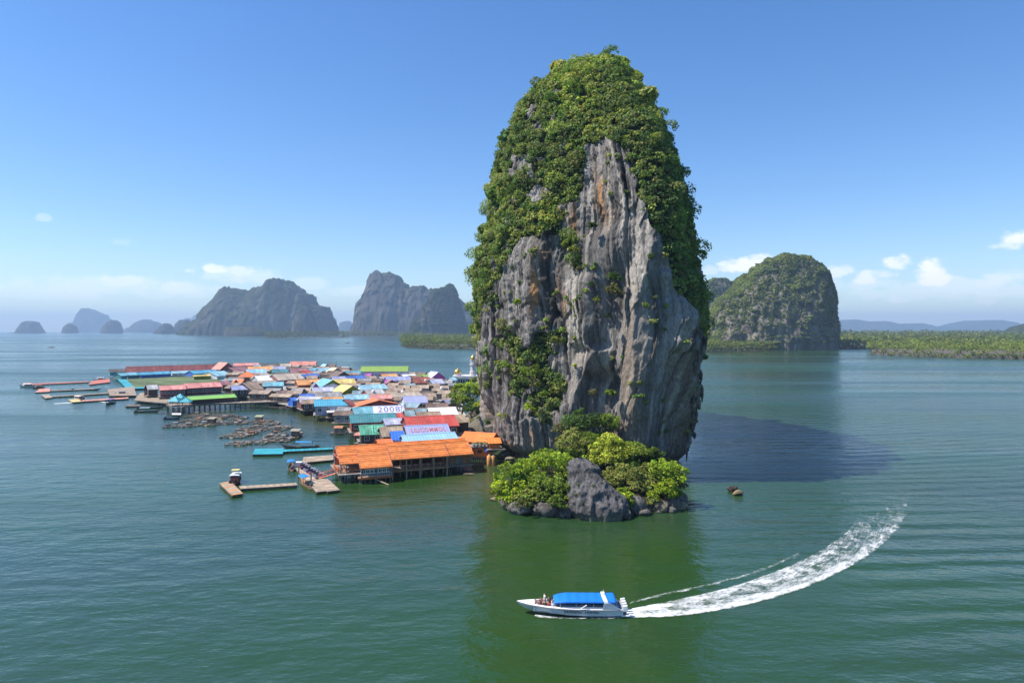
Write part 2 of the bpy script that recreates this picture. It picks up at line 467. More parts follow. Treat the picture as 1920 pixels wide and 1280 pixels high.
def build_tower():
    rows = [(100, 1112, 1138), (108, 1093, 1150), (118, 1074, 1162), (136, 1048, 1180), (164, 1020, 1202), (202, 984, 1230), (240, 958, 1253), (280, 942, 1268),
            (320, 922, 1278), (360, 914, 1286), (400, 910, 1292), (440, 908, 1297), (480, 898, 1302), (520, 890, 1308), (560, 893, 1314), (600, 897, 1318),
            (640, 900, 1309), (660, 902, 1304), (700, 904, 1300), (740, 906, 1292), (780, 910, 1285), (810, 922, 1280), (840, 940, 1275), (870, 948, 1272)]
    # allow for the scrub and relief that stand proud of the base surface
    rows = [(y, l + np.interp(y, [100, 164, 202, 300, 400, 480, 560, 600], [12, 16, 17, 18, 14, 8, 2, 0]), r - np.interp(y, [100, 136, 164, 202, 300, 400, 480, 560, 640, 700, 740, 800, 870], [4, 10, 15, 20, 20, 16, 12, 8, 8, 14, 17, 14, 6])) for y, l, r in rows]
    ry = np.array([r[0] for r in rows], float)
    rz = (CAM_H + (HY - ry) / F * np.interp(ry, [90, 200, 400], [184, 188, 193]))[::-1]
    rl = (np.array([r[1] for r in rows], float)[::-1] - 960) / F * 200
    rr = (np.array([r[2] for r in rows], float)[::-1] - 960) / F * 190
    plan = [(-12, 202), (-9, 184), (0, 171), (12, 163), (24, 155), (33, 149), (40, 149), (47, 158), (52, 172), (54, 190), (55, 222), (50, 262), (35, 292), (10, 300), (-8, 282), (-13, 240)]
    P = np.array(plan, float); P[:, 0] = (P[:, 0] - 21) / 33; P[:, 1] = np.where(P[:, 1] < 190, (P[:, 1] - 190) / 42, (P[:, 1] - 190) / 110)
    # dense closed Catmull-Rom
    n = len(P); pts = []
    for i in range(n):
        p0, p1, p2, p3 = P[i - 1], P[i], P[(i + 1) % n], P[(i + 2) % n]
        k = 60 if i < 9 else 14
        for t in np.arange(k) / k:
            pts.append(0.5 * ((2 * p1) + (-p0 + p2) * t + (2 * p0 - 5 * p1 + 4 * p2 - p3) * t * t + (-p0 + 3 * p1 - 3 * p2 + p3) * t ** 3))
    U = np.array(pts); nc = len(U)
    nr = 430
    ztop = rz[-1]; zbot = -3.0
    t = np.linspace(0, 1, nr)
    Z = zbot + (ztop - zbot) * (1 - (1 - t) ** 1.35)
    XL = np.interp(Z, rz, rl); XR = np.interp(Z, rz, rr)
    front = np.interp(Z, [0, 6, 30, 60, 80, 95, 104, ztop], [152, 150, 148, 151, 160, 172, 181, 190])
    back = np.interp(Z, [0, 40, 65, 85, 98, 106, ztop], [300, 292, 275, 250, 225, 208, 196])
    # fit the outline: move each row's sides until its tangents seen from the drone stand on the measured outline
    tl = np.array([r[1] for r in rows], float); tr = np.array([r[2] for r in rows], float)
    def place(XL, XR):
        cx = (XL + XR) / 2; a = (XR - XL) / 2
        X = cx[:, None] + a[:, None] * U[None, :, 0]
        Y = 190.0 + np.where(U[None, :, 1] < 0, (190.0 - front)[:, None] * U[None, :, 1], (back - 190.0)[:, None] * U[None, :, 1])
        return X, Y
    for it in range(6):
        X, Y = place(XL, XR)
        pxx = 960 + F * X / Y; ar = np.arange(nr); li = pxx.argmin(1); ri = pxx.argmax(1)
        pl = HY + F * (CAM_H - Z) / Y[ar, li]; pr = HY + F * (CAM_H - Z) / Y[ar, ri]
        wl = np.interp(pl, ry, tl); wr = np.interp(pr, ry, tr)
        XL = XL + (wl - pxx[ar, li]) / F * Y[ar, li] * .9; XR = XR + (wr - pxx[ar, ri]) / F * Y[ar, ri] * .9
        bad = XR - XL < 2; mid_ = (XL + XR) / 2; XL = np.where(bad, mid_ - 1, XL); XR = np.where(bad, mid_ + 1, XR)
    cx = (XL + XR) / 2; a = (XR - XL) / 2
    X = cx[:, None] + a[:, None] * U[None, :, 0]
    Yc = 190.0
    bf = (Yc - front)[:, None]; bb = (back - Yc)[:, None]
    Y = Yc + np.where(U[None, :, 1] < 0, bf * -U[None, :, 1] * -1, bb * U[None, :, 1])
    ZZ = np.repeat(Z[:, None], nc, 1)
    def normals(X, Y, ZZ):
        S = np.stack([X, Y, ZZ], -1)
        dc = np.roll(S, -1, 1) - np.roll(S, 1, 1); dr = np.gradient(S, axis=0)
        nn = np.cross(dc, dr); nn /= np.linalg.norm(nn, axis=-1, keepdims=True) + 1e-9
        return nn
    NN = normals(X, Y, ZZ)
    px = 960 + F * X / Y; py = HY + F * (CAM_H - ZZ) / Y
    vis = (NN[..., 1] * Y + NN[..., 0] * X + NN[..., 2] * (ZZ - CAM_H)) < 0
    wob = fbm(X / 7, Y / 7, ZZ / 7, 3)
    wob2 = fbm(X / 2.5 + 40, Y / 2.5, ZZ / 3.5, 3)
    qx = px + wob * 16 + wob2 * 10; qy = py + wob * 20 + wob2 * 18
    bare = in_poly(qx, qy, BARE)
    for pl in PATCH: bare &= ~in_poly(qx, qy, pl)
    for pl in HOLES: bare |= in_poly(qx, qy, pl)
    hid = ZZ + 14 * wob < 48
    bare = np.where(vis, bare, hid & ((NN[..., 0] < -0.1) | (ZZ + 20 * wob < 35) | (Y < 215) & (X > 20)))
    # the scrub thins out over steep steps and is patchy low on the wall
    hole = fbm(X / 3.4 + 90, Y / 3.4, ZZ / 5.0, 3)
    bare = bare | (hole > np.where(px > 1180, 0.6, 0.38)) | ((hole > 0.14) & vis & (py > 585) & (px < 1085))
    veg = ~bare
    # arc length along the section for the flutes
    seg = np.hypot(np.diff(X[150], append=X[150][:1]), np.diff(Y[150], append=Y[150][:1]))
    s = np.concatenate([[0], np.cumsum(seg)[:-1]])[None, :] + 0 * X
    sw = s + 0.9 * fbm(X / 6, Y / 6, ZZ / 22, 3)
    topf = sstep(ztop, ztop - 14, ZZ)
    big = fbm(s / 20, ZZ / 55, 0 * s + 3.3, 2) * 3.0
    mid = (1 - 2 * np.abs(fbm(sw / 7.5, ZZ / 60, 0 * s + 7.7, 2))) * 0.8
    # broken vertical ribs and drip curtains
    fl1 = (1 - 2.2 * np.abs(vnoise(sw / 2.3, ZZ / 42, 1.5 + 0 * s))) * 0.6
    fl2 = (1 - 2.2 * np.abs(vnoise(sw / 0.95, ZZ / 20, 4.5 + 0 * s))) * 0.42
    smooth_slab = np.clip(sum(np.exp(-(((px - a0) / w0) ** 2 + ((py - b0) / h0) ** 2) ** 2) for a0, b0, w0, h0 in
                  ((1130, 510, 46, 95), (1095, 710, 55, 75), (1232, 740, 26, 120), (1185, 700, 22, 160), (1150, 620, 30, 60))), 0, 1)
    flmask = sstep(-0.45, 0.25, fbm(s / 15 + 9, ZZ / 22, 0 * s, 2)) * (1 - 0.85 * smooth_slab)
    rough = fbm(X / .9, Y / .9, ZZ / 1.6, 4, .7) * 0.62
    # broken planes: blocks with flat faces
    cellz = np.floor(ZZ / 7 + 1.5 * fbm(s / 9, ZZ / 30, 0 * s, 2)); cells = np.floor(s / 5.5 + 1.2 * vnoise(cellz * 3.1, s / 20, 0 * s))
    blk = (((cells * 12.9898 + cellz * 78.233) % 1.37) / 1.37 - .5) * 1.1 + ((s / 5.5) % 1.0 - .5) * (((cells * 3.7 + cellz * 9.1) % 1.0) - .3) * 0.9
    ledge = fbm(s / 14, ZZ / 3.2, 0 * s + 21, 3) * 0.5
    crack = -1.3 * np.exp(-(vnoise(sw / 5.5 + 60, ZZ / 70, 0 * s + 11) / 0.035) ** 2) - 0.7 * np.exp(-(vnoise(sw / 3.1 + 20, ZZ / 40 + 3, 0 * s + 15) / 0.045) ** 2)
    D = crack * (1 - .5 * smooth_slab) + big * 0.8 + mid + (fl1 + fl2) * flmask + rough * (1 - 0.6 * smooth_slab) + ledge + blk * (1 - .7 * smooth_slab)
    # left-facing facets with sharp right edges (px of the edge by py, width of rise, width of fall, metres)
    def saw(pts, wl, wr, A, y0, y1):
        xe = np.interp(py + 8 * wob, [p[1] for p in pts], [p[0] for p in pts]) + wob2 * 5
        up = np.clip((px - (xe - wl)) / wl, 0, 1); dn = np.clip(1 - (px - xe) / wr, 0, 1)
        tp = sstep(y0, y0 + 50, py) * sstep(y1, y1 - 50, py)
        return A * np.where(px < xe, up, dn ** 1.0) * tp
    D = D + vis * (saw([(1232, 330), (1226, 450), (1206, 560), (1200, 660), (1196, 720), (1178, 860)], 38, 48, 3.6, 330, 900)
        + saw([(1282, 540), (1272, 640), (1266, 760), (1268, 860)], 20, 30, 3.2, 520, 920)
        + saw([(1105, 520), (1112, 640), (1128, 655), (1092, 740), (1086, 800)], 46, 34, 3.8, 500, 840)
        + saw([(1160, 400), (1162, 470), (1140, 560), (1130, 640)], 70, 30, 2.4, 390, 660)
        + saw([(1010, 440), (1000, 560), (1010, 640)], 30, 40, 2.0, 440, 660)
        + saw([(1118, 270), (1120, 420)], 26, 40, .8, 262, 430)
        + saw([(960, 780), (985, 880)], 40, 60, 2.4, 740, 960))
    # recesses
    for (a0, b0, w0, h0, A) in ((1150, 545, 26, 48, 3.0), (1065, 480, 16, 40, 2.2), (1040, 470, 30, 30, 1.2), (1130, 425, 30, 26, 1.8), (915, 790, 22, 40, 3.5), (1150, 740, 14, 40, 1.8), (940, 850, 20, 26, 2.0)):
        D = D - vis * A * np.exp(-((px - a0) / w0) ** 2 - ((py - b0) / h0) ** 2)
    # tide notch at the sea
    D = D - 2.5 * np.exp(-((ZZ - 1.0) / 1.8) ** 2)
    # vegetated slopes are lumpier
    D = np.where(veg, big * 0.8 + mid * .5 + rough * .6, D)
    D = D * topf
    X2 = X + NN[..., 0] * D; Y2 = Y + NN[..., 1] * D; Z2 = ZZ + NN[..., 2] * D * 0.6
    cap = np.array([[X2[-1].mean(), Y2[-1].mean(), ztop + 1.2]])
    V = np.concatenate([np.stack([X2, Y2, Z2], -1).reshape(-1, 3), cap])
    ii = np.arange(nr * nc).reshape(nr, nc)
    A0 = ii[:-1]; A1 = ii[1:]
    Fq = np.stack([A0, np.roll(A0, -1, 1), np.roll(A1, -1, 1), A1], -1).reshape(-1, 4)
    # --- colour of the stone: weathered grey, tufa streaks, rust stains, pale fresh breaks, soil under the scrub
    st = fbm(sw / 0.8, ZZ / 13, 0 * s + 2, 4, 0.6); st2 = fbm(sw / 3.2, ZZ / 24, 0 * s + 8, 3); bl = fbm(X / 5, Y / 5, ZZ / 7, 4)
    base = 0.25 + 0.27 * st + 0.06 * st2 + 0.06 * bl
    col = base[..., None] * np.array([1.0, 0.93, 0.87])
    dk = sstep(0.02, 0.42, fbm(sw / 1.7 + 31, ZZ / 20, 0 * s, 4)) * (1 - .6 * smooth_slab)
    col = col * (1 - 0.74 * dk[..., None])
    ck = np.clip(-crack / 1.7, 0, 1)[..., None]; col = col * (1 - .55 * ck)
    pale = sstep(0.22, 0.5, fbm(sw / 1.2 + 77, ZZ / 15, 0 * s, 4))
    pm = sum(k * np.exp(-(((px - a0) / w0) ** 2 + ((py - b0) / h0) ** 2)) for a0, b0, w0, h0, k in
             ((1085, 600, 20, 70, 1.6), (1072, 560, 14, 40, .9), (1200, 470, 14, 80, .9), (1105, 380, 16, 60, .6), (1255, 640, 40, 60, .5), (1180, 360, 20, 50, .5), (985, 860, 12, 26, 1.2), (1010, 845, 10, 20, 1.0), (905, 800, 8, 60, .9)))
    pf = np.clip(pale * 0.75 + pm * sstep(-.35, .4, st) * 0.9, 0, 1)[..., None]
    col = col * (1 - pf) + pf * np.array([0.52, 0.48, 0.42])
    warm = sstep(0.1, 0.5, fbm(s / 9 + 13, ZZ / 26, 0 * s + 4, 3)) * 0.4
    wm = sum(k * np.exp(-(((px - a0) / w0) ** 2 + ((py - b0) / h0) ** 2)) for a0, b0, w0, h0, k in ((1195, 640, 18, 120, .8), (1190, 780, 16, 70, .8), (1262, 780, 16, 80, .8), (1275, 690, 20, 60, .6), (1095, 690, 40, 40, .35)))
    wf = np.clip(warm + wm, 0, 1)[..., None] * 0.58
    col = col * (1 - wf) + wf * np.array([0.36, 0.275, 0.20])
    om = sum(k * np.exp(-(((px - a0) / w0) ** 2 + ((py - b0) / h0) ** 2) ** 1.5) for a0, b0, w0, h0, k in
             ((1128, 380, 9, 42, 1.3), (1147, 395, 7, 40, .9), (1118, 335, 5, 30, .7), (1012, 540, 7, 36, 1.4), (1004, 580, 5, 20, 1.0), (1045, 535, 5, 26, .7), (1060, 570, 8, 24, .7), (1015, 480, 12, 16, .6), (1075, 420, 8, 30, .7), (965, 850, 12, 34, .8), (903, 790, 6, 40, .6), (1000, 820, 7, 20, .6)))
    of = np.clip(om * sstep(-.5, .25, st), 0, 1)[..., None]
    col = col * (1 - of * .85) + of * .85 * np.array([0.50, 0.25, 0.09])
    # damp dark band and barnacle line at the sea
    tide = sstep(3.2, 1.8, ZZ + .8 * wob2)[..., None]
    col = col * (1 - tide * .5) + tide * .5 * np.array([0.2, 0.17, 0.12])
    soil = np.array([0.035, 0.042, 0.018]) * (1 + .4 * bl[..., None])
    vg = sstep(0.2, 0.8, veg.astype(float))[..., None]
    col = col * (1 - vg) + soil * vg
    col = np.clip(col, 0.012, 0.6)
    colv = np.concatenate([col.reshape(-1, 3), soil[-1, :1].reshape(1, 3)])
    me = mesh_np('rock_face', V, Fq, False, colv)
    m, N, L, out = new_mat('limestone')
    p = principled(N, L, out, 0.9, 0.15)
    at = N.new('ShaderNodeVertexColor'); at.layer_name = 'tint'
    tc = N.new('ShaderNodeTexCoord'); mp = N.new('ShaderNodeMapping'); mp.inputs['Scale'].default_value = (1, 1, 0.3)
    L.new(tc.outputs['Object'], mp.inputs[0])
    n1 = N.new('ShaderNodeTexNoise'); n1.inputs['Scale'].default_value = 2.6; n1.inputs['Detail'].default_value = 8; n1.inputs['Roughness'].default_value = 0.7
    L.new(mp.outputs[0], n1.inputs[0])
    mr = N.new('ShaderNodeMapRange'); mr.inputs['From Min'].default_value = .3; mr.inputs['From Max'].default_value = .7; mr.inputs['To Min'].default_value = .5; mr.inputs['To Max'].default_value = 1.5
    L.new(n1.outputs[0], mr.inputs[0])
    mx = N.new('ShaderNodeVectorMath'); mx.operation = 'SCALE'
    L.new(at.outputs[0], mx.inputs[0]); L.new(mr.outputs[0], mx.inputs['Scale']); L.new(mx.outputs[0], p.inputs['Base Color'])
    bp = N.new('ShaderNodeBump'); bp.inputs['Distance'].default_value = 1.0; bp.inputs['Strength'].default_value = 0.9
    L.new(n1.outputs[0], bp.inputs['Height']); L.new(bp.outputs[0], p.inputs['Normal'])
    globals()['LIME'] = m
    root = empty('limestone_tower', (25, 190, 0))
    set_props(root, 'tall grey limestone tower with a scrub-covered dome rising out of the sea', 'rock tower')
    V0 = np.array([25, 190, 0])
    me.vertices.foreach_set('co', (V - V0).astype(np.float32).ravel()); me.update()
    rock = link('rock_face', me, root, m)
    # --- scrub: clumps of leaves where soil holds
    S2 = np.stack([X2, Y2, Z2], -1); N2 = normals(X2, Y2, Z2)
    quad = np.linalg.norm(np.cross(np.roll(S2, -1, 1) - S2, np.gradient(S2, axis=0)), axis=-1)
    vis2 = (N2[..., 1] * Y2 + N2[..., 0] * X2 + N2[..., 2] * (Z2 - CAM_H)) < 12
    w = quad * veg * np.where(vis2, 1.0, 0.3)
    w[:8] = 0
    # stray tufts on the bare face
    tuft = bare & vis2 & (fbm(X / 4 + 3, Y / 4, ZZ / 3, 3) > 0.27)
    w = w + quad * tuft * 0.22
    w = w.ravel()
    pal = np.array([[0.060, 0.085, 0.018], [0.040, 0.068, 0.018], [0.085, 0.105, 0.020], [0.078, 0.086, 0.026], [0.034, 0.056, 0.016], [0.066, 0.080, 0.028]])
    parts = []
    for nclump, r0, r1, nl in ((9500, 0.4, 0.85, 36), (1000, 1.0, 1.3, 90), (110, 1.6, 1.4, 170)):
        ww = w * (1 if r0 < 1 else (~tuft.ravel()))
        idx = rng.choice(len(w), nclump, p=ww / ww.sum())
        c = S2.reshape(-1, 3)[idx]; nn = N2.reshape(-1, 3)[idx]
        onb = bare.ravel()[idx]
        rad = np.where(onb, 0.35 + 0.5 * rng.random(nclump), r0 + r1 * rng.random(nclump) ** 1.8)
        up = nn + np.array([0, 0, 0.6]); up /= np.linalg.norm(up, axis=1, keepdims=True)
        c = c + nn * ((0.2 if r0 < 1.5 else .75) * rad)[:, None] + np.array([0, 0, .2 if r0 < 1.5 else 1.0])
        patch = fbm(c[:, 0] / 8, c[:, 1] / 8, c[:, 2] / 8, 3)
        k = np.clip((rng.random(nclump) * 6 + patch * 2.0), 0, 5.99).astype(int)
        tint = pal[k] * (0.82 + 0.42 * rng.random((nclump, 1))) * 3.3
        bright = sstep(.0, .45, fbm(c[:, 0] / 13 + 50, c[:, 1] / 13, c[:, 2] / 10, 2))[:, None]
        tint = tint * (1 + bright * np.array([.55, .46, .0])); g_ = tint.mean(1, keepdims=True); tint = (tint * .9 + g_ * .1) * np.array([.97, .96, .9])
        parts.append(leaf_cloud(c - V0, up, rad, nl, np.where(vis2.ravel()[idx], 0.29, 0.7), tint, jit=.28))
    o_ = 0; LV, LF, LC = [], [], []
    for v_, f_, c_ in parts: LV.append(v_); LF.append(f_ + o_); LC.append(c_); o_ += len(v_)
    LV, LF, LC = map(np.concatenate, (LV, LF, LC))
    o = link('scrub_cover', mesh_np('scrub_cover', LV, LF, False, LC), root, LEAF); o['kind'] = 'stuff'
    # hanging drip stones along the right edge
    mb = MB()
    cand = np.argwhere((bare) & (px > 1262) & (py > 610) & (py < 850) & (NN[..., 0] > 0.45) & (Y < 215))
    for q in cand[rng.choice(len(cand), 70, replace=False)]:
        p0 = Vector(S2[q[0], q[1]]) - Vector(V0); nv = Vector(N2[q[0], q[1]])
        ln = random.uniform(1.2, 3.6); r0 = random.uniform(.3, .75)
        a = p0 + nv * random.uniform(0.1, .5) + Vector((0, 0, ln * .4))
        mid = a + Vector((random.uniform(-.2, .2), random.uniform(-.2, .2), -ln * .55))
        mb.bar(a - nv * .8 + Vector((0, 0, ln * .3)), a, r0 * .8, 6, r0); mb.bar(a, mid, r0, 6, r0 * .7); mb.bar(mid, mid + Vector((0, 0, -ln * .45)), r0 * .7, 6, .08)
    sm = mb.mesh('drip_stone', True)
    ca = sm.color_attributes.new('tint', 'FLOAT_COLOR', 'POINT')
    ca.data.foreach_set('color', np.tile(np.array([.17, .15, .125, 1], np.float32), len(sm.vertices)))
    link('drip_stones', sm, root, m)['kind'] = 'stuff'
    return S2, N2, px, py, vis
TOWER = build_tower()
# ------------------------------------------------------------------ far karst islands
def karst_mat():
    m, N, L, out = new_mat('karst_slope')
    p = principled(N, L, out, 0.95, 0.1)
    at = N.new('ShaderNodeVertexColor'); at.layer_name = 'tint'
    L.new(at.outputs[0], p.inputs['Base Color'])
    return m
KARST = karst_mat()
def island(name, label, poly, Yb, depth=0.6, nu=150, nv=70, rock=0.45, lump=1.0, tufts=0, cat='island', seed=0, kind=None, bright=0.62):
    """poly: outline in photo pixels (left to right), Yb: distance of its middle line; depth: thickness as a share of the width"""
    P = np.array(poly, float)
    k = Yb / F
    xs = (P[:, 0] - 960) * k; zs = CAM_H + (HY - P[:, 1]) * k
    base = drop(Yb)
    W = xs[-1] - xs[0]; H = zs.max() - base
    u = np.linspace(0, 1, nu); v = np.linspace(-1, 1, nv)
    # steeper sampling near the sides
    x = xs[0] + W * u
    h = np.interp(x, xs, zs) - base
    v = np.sign(v) * np.abs(v) ** 0.8
    Dh = W * depth * 0.5
    UU, VV = np.meshgrid(x, v, indexing='ij')
    cx = xs.mean()
    sc = H / 9.0
    n1 = fbm(UU / (sc * 2.2) + seed, VV * Dh / (sc * 2.2), 0 * UU + seed * 1.3, 4)
    # ridges and gullies reach in from the shore
    edge = (1 - np.abs(VV)) * (1 + 0.55 * n1)
    Hh = np.repeat(h[:, None], nv, 1)
    prof = np.clip(edge / 0.42, 0, 1) ** 0.55
    Zc = Hh * prof
    lumpy = fbm(UU / (sc * .55) + 9, VV * Dh / (sc * .55) + seed, Zc / (sc * .8), 3)
    Zc = Zc * (1 + 0.06 * lumpy * lump * (np.abs(VV) > 0.05))
    # rounded plan: ends draw in towards the middle line
    tt = (UU - xs[0]) / W * 2 - 1
    plan = np.sqrt(np.clip(1 - np.abs(tt) ** 2.6, 0.02, 1))
    YY = Yb + VV * Dh * plan + lumpy * sc * 0.35 * lump + n1 * sc * .5
    XX = UU + fbm(VV * 3 + seed, Zc / sc, UU / sc, 2) * sc * 0.25 * lump
    gx, gy = np.gradient(Zc)
    steep = np.abs(gy) / (np.abs(np.gradient(VV, axis=1)) * Dh * plan + 1e-3)
    st = fbm(UU / (sc * .35), Zc / (sc * 2.5), VV + seed, 3)
    rk = np.clip(sstep(0.9, 2.6, steep) * sstep(0.75 - rock, 1.05 - rock, 0.5 + 0.6 * fbm(UU / (sc * 1.5) + 3, Zc / (sc * 3), VV * 2 + seed, 3)), 0, 1)[..., None]
    g = fbm(UU / (sc * .4) + 4, VV * 4, Zc / (sc * .4) + seed, 3)[..., None]
    green = np.array([0.05, 0.062, 0.02]) * (1 + 0.55 * g) + np.array([0.02, 0.015, 0.0]) * np.clip(g, 0, 1)
    stone = np.array([0.13, 0.115, 0.095]) * (1 + 0.6 * st[..., None])
    green = green * bright; stone = stone * bright
    col = green * (1 - rk) + stone * rk
    V = np.stack([XX - cx, YY - Yb, Zc - 4.0 * (np.abs(VV) > 0.97)], -1).reshape(-1, 3)
    ii = np.arange(nu * nv).reshape(nu, nv)
    Fq = np.stack([ii[:-1, :-1], ii[1:, :-1], ii[1:, 1:], ii[:-1, 1:]], -1).reshape(-1, 4)
    root = empty(name, (cx, Yb, base))
    if kind: root['kind'] = kind
    else: set_props(root, label, cat)
    link('rock_slope', mesh_np('rock_slope', V, Fq, True, np.clip(col, .01, .6).reshape(-1, 3)), root, KARST)
    if tufts:
        S = V.reshape(nu, nv, 3)
        q = np.linalg.norm(np.cross(np.gradient(S, axis=0), np.gradient(S, axis=1)), axis=-1)
        w = q * (1 - 0.85 * rk[..., 0]) * (VV < 0.35) * (Zc > 2)
        w = w.ravel(); idx = rng.choice(len(w), tufts, p=w / w.sum())
        c = S.reshape(-1, 3)[idx]
        out = np.stack([-gx.ravel()[idx] * 0, -np.ones(tufts) * .6, np.ones(tufts)], -1); out /= np.linalg.norm(out, axis=1, keepdims=True)
        rad = sc * 0.11 * (0.6 + 0.9 * rng.random(tufts))
        tn = green.reshape(-1, 3)[idx] * (0.9 + .7 * rng.random((tufts, 1)))
        LV, LF, LC = leaf_cloud(c, out, rad, 14, sc * .07, tn * 2.2)
        o = link('scrub_cover', mesh_np('scrub_cover', LV, LF, False, LC), root, LEAF); o['kind'] = 'stuff'
    return root

island('karst_island', 'small dome-shaped blue island farthest left on the horizon', [(22, 624), (40, 622), (43, 612), (48, 605), (55, 602), (66, 604), (72, 612), (82, 624)], 7600, .7, 60, 40, seed=1)
island('karst_island', 'tiny rounded islet just left of the tall pale blue peak', [(117, 624), (122, 612), (131, 607), (140, 611), (146, 624)], 7600, .8, 50, 36, seed=2)
island('karst_island', 'tall pale blue peak in the haze on the left horizon', [(125, 623), (132, 606), (147, 604), (152, 588), (160, 578), (172, 582), (185, 588), (195, 590), (200, 598), (212, 606), (225, 615), (234, 623)], 12500, .5, 70, 40, seed=3)
island('karst_island', 'dark rounded islet in front of the tall pale blue peak', [(190, 624), (196, 612), (206, 603), (215, 600), (222, 606), (227, 615), (229, 624)], 7400, .8, 50, 36, seed=4)
island('karst_island', 'low pale blue hump between the tall pale peak and the dark massif', [(234, 623), (240, 614), (246, 616), (252, 609), (265, 602), (275, 599), (285, 602), (298, 606), (306, 615), (309, 623)], 10500, .6, 60, 40, seed=5)
island('karst_island', 'low pointed islet left of the big blue massif', [(288, 626), (303, 613), (312, 606), (320, 611), (327, 621), (330, 626)], 6000, .8, 50, 36, seed=6)
island('karst_island', 'small steep hump right beside the big blue massif', [(325, 625), (331, 608), (340, 600), (352, 599), (357, 606), (364, 625)], 6400, .8, 50, 36, seed=7)
island('karst_island', 'faint pale peaks fading behind the left end of the massif', [(338, 622), (350, 596), (360, 598), (364, 594), (372, 588), (380, 591), (386, 600), (394, 622)], 15000, .4, 60, 36, seed=8)
island('karst_island', 'big blue massif of several rounded peaks on the left horizon', [(336, 627), (350, 615), (365, 606), (385, 598), (398, 578), (410, 568), (425, 553), (438, 541), (450, 545), (465, 557), (477, 560), (482, 548), (495, 543), (508, 540), (513, 532), (522, 526), (535, 527), (545, 535), (555, 540), (560, 545), (565, 556), (572, 550), (580, 555), (585, 572), (600, 576), (612, 576), (620, 590), (626, 610), (634, 628)], 4700, .55, 260, 110, rock=.35, lump=1.3, seed=9)
island('karst_island', 'low dark rocky islet in front of the big blue massif', [(420, 632), (424, 618), (430, 613), (440, 616), (450, 612), (462, 615), (475, 612), (487, 618), (496, 622), (502, 632)], 3700, .5, 80, 44, rock=.7, seed=10)
island('karst_island', 'small steep spur at the right foot of the blue massif', [(545, 630), (552, 604), (560, 584), (570, 574), (580, 578), (588, 600), (598, 628)], 4100, .7, 60, 40, seed=11)
island('karst_island', 'tiny pale hump in the gap right of the massif', [(618, 623), (622, 600), (630, 597), (634, 623)], 12500, .8, 40, 30, seed=12)
island('karst_island', 'pale blue hump in the gap between the two big karst groups', [(633, 623), (638, 605), (648, 602), (656, 602), (662, 610), (666, 623)], 11000, .7, 44, 30, seed=13)
island('karst_island', 'high blue table-topped cliff left of the limestone tower', [(658, 628), (668, 590), (670, 568), (680, 560), (688, 548), (693, 530), (698, 518), (706, 512), (720, 516), (735, 515), (746, 518), (751, 530), (760, 533), (765, 543), (780, 540), (795, 538), (802, 546), (812, 545), (835, 545), (860, 560), (900, 590), (930, 628)], 4500, .45, 240, 110, rock=.75, lump=1.2, seed=14)
island('karst_island', 'dark sloping karst in front of the table-topped cliff', [(762, 630), (775, 605), (790, 588), (800, 570), (812, 552), (822, 543), (835, 540), (848, 536), (855, 546), (862, 570), (870, 595), (882, 630)], 3500, .6, 130, 80, rock=.3, lump=1.2, tufts=3000, seed=15)
island('karst_island', 'small green karst half hidden behind the right edge of the tower', [(1285, 645), (1300, 560), (1318, 532), (1335, 526), (1355, 525), (1368, 532), (1373, 545), (1385, 570), (1405, 645)], 1900, .7, 120, 80, rock=.3, tufts=3500, seed=16, bright=1.3)
island('karst_island', 'big dome-shaped green karst right of the limestone tower', [(1318, 652), (1328, 605), (1340, 575), (1360, 555), (1385, 540), (1393, 525), (1405, 518), (1418, 507), (1432, 496), (1450, 488), (1475, 487), (1490, 489), (1508, 495), (1526, 506), (1540, 520), (1549, 537), (1556, 556), (1561, 578), (1564, 602), (1565, 630), (1563, 652)], 1190, .8, 320, 170, rock=.62, lump=1.5, tufts=16000, seed=17, bright=1.25)
island('karst_island', 'dark green hill cut off by the right picture edge', [(1880, 628), (1895, 618), (1910, 612), (1940, 606), (1990, 600), (2050, 628)], 3200, .5, 60, 40, rock=.1, tufts=1200, seed=18)
island('hills', None, [(1480, 622), (1565, 605), (1585, 599), (1615, 604), (1640, 602), (1665, 609), (1700, 606), (1730, 613), (1760, 614), (1790, 612), (1815, 605), (1845, 600), (1870, 606), (1890, 612), (1920, 612), (2000, 604), (2100, 610), (2200, 622)], 12500, .25, 160, 40, rock=0.0, lump=.4, seed=19, kind='structure')

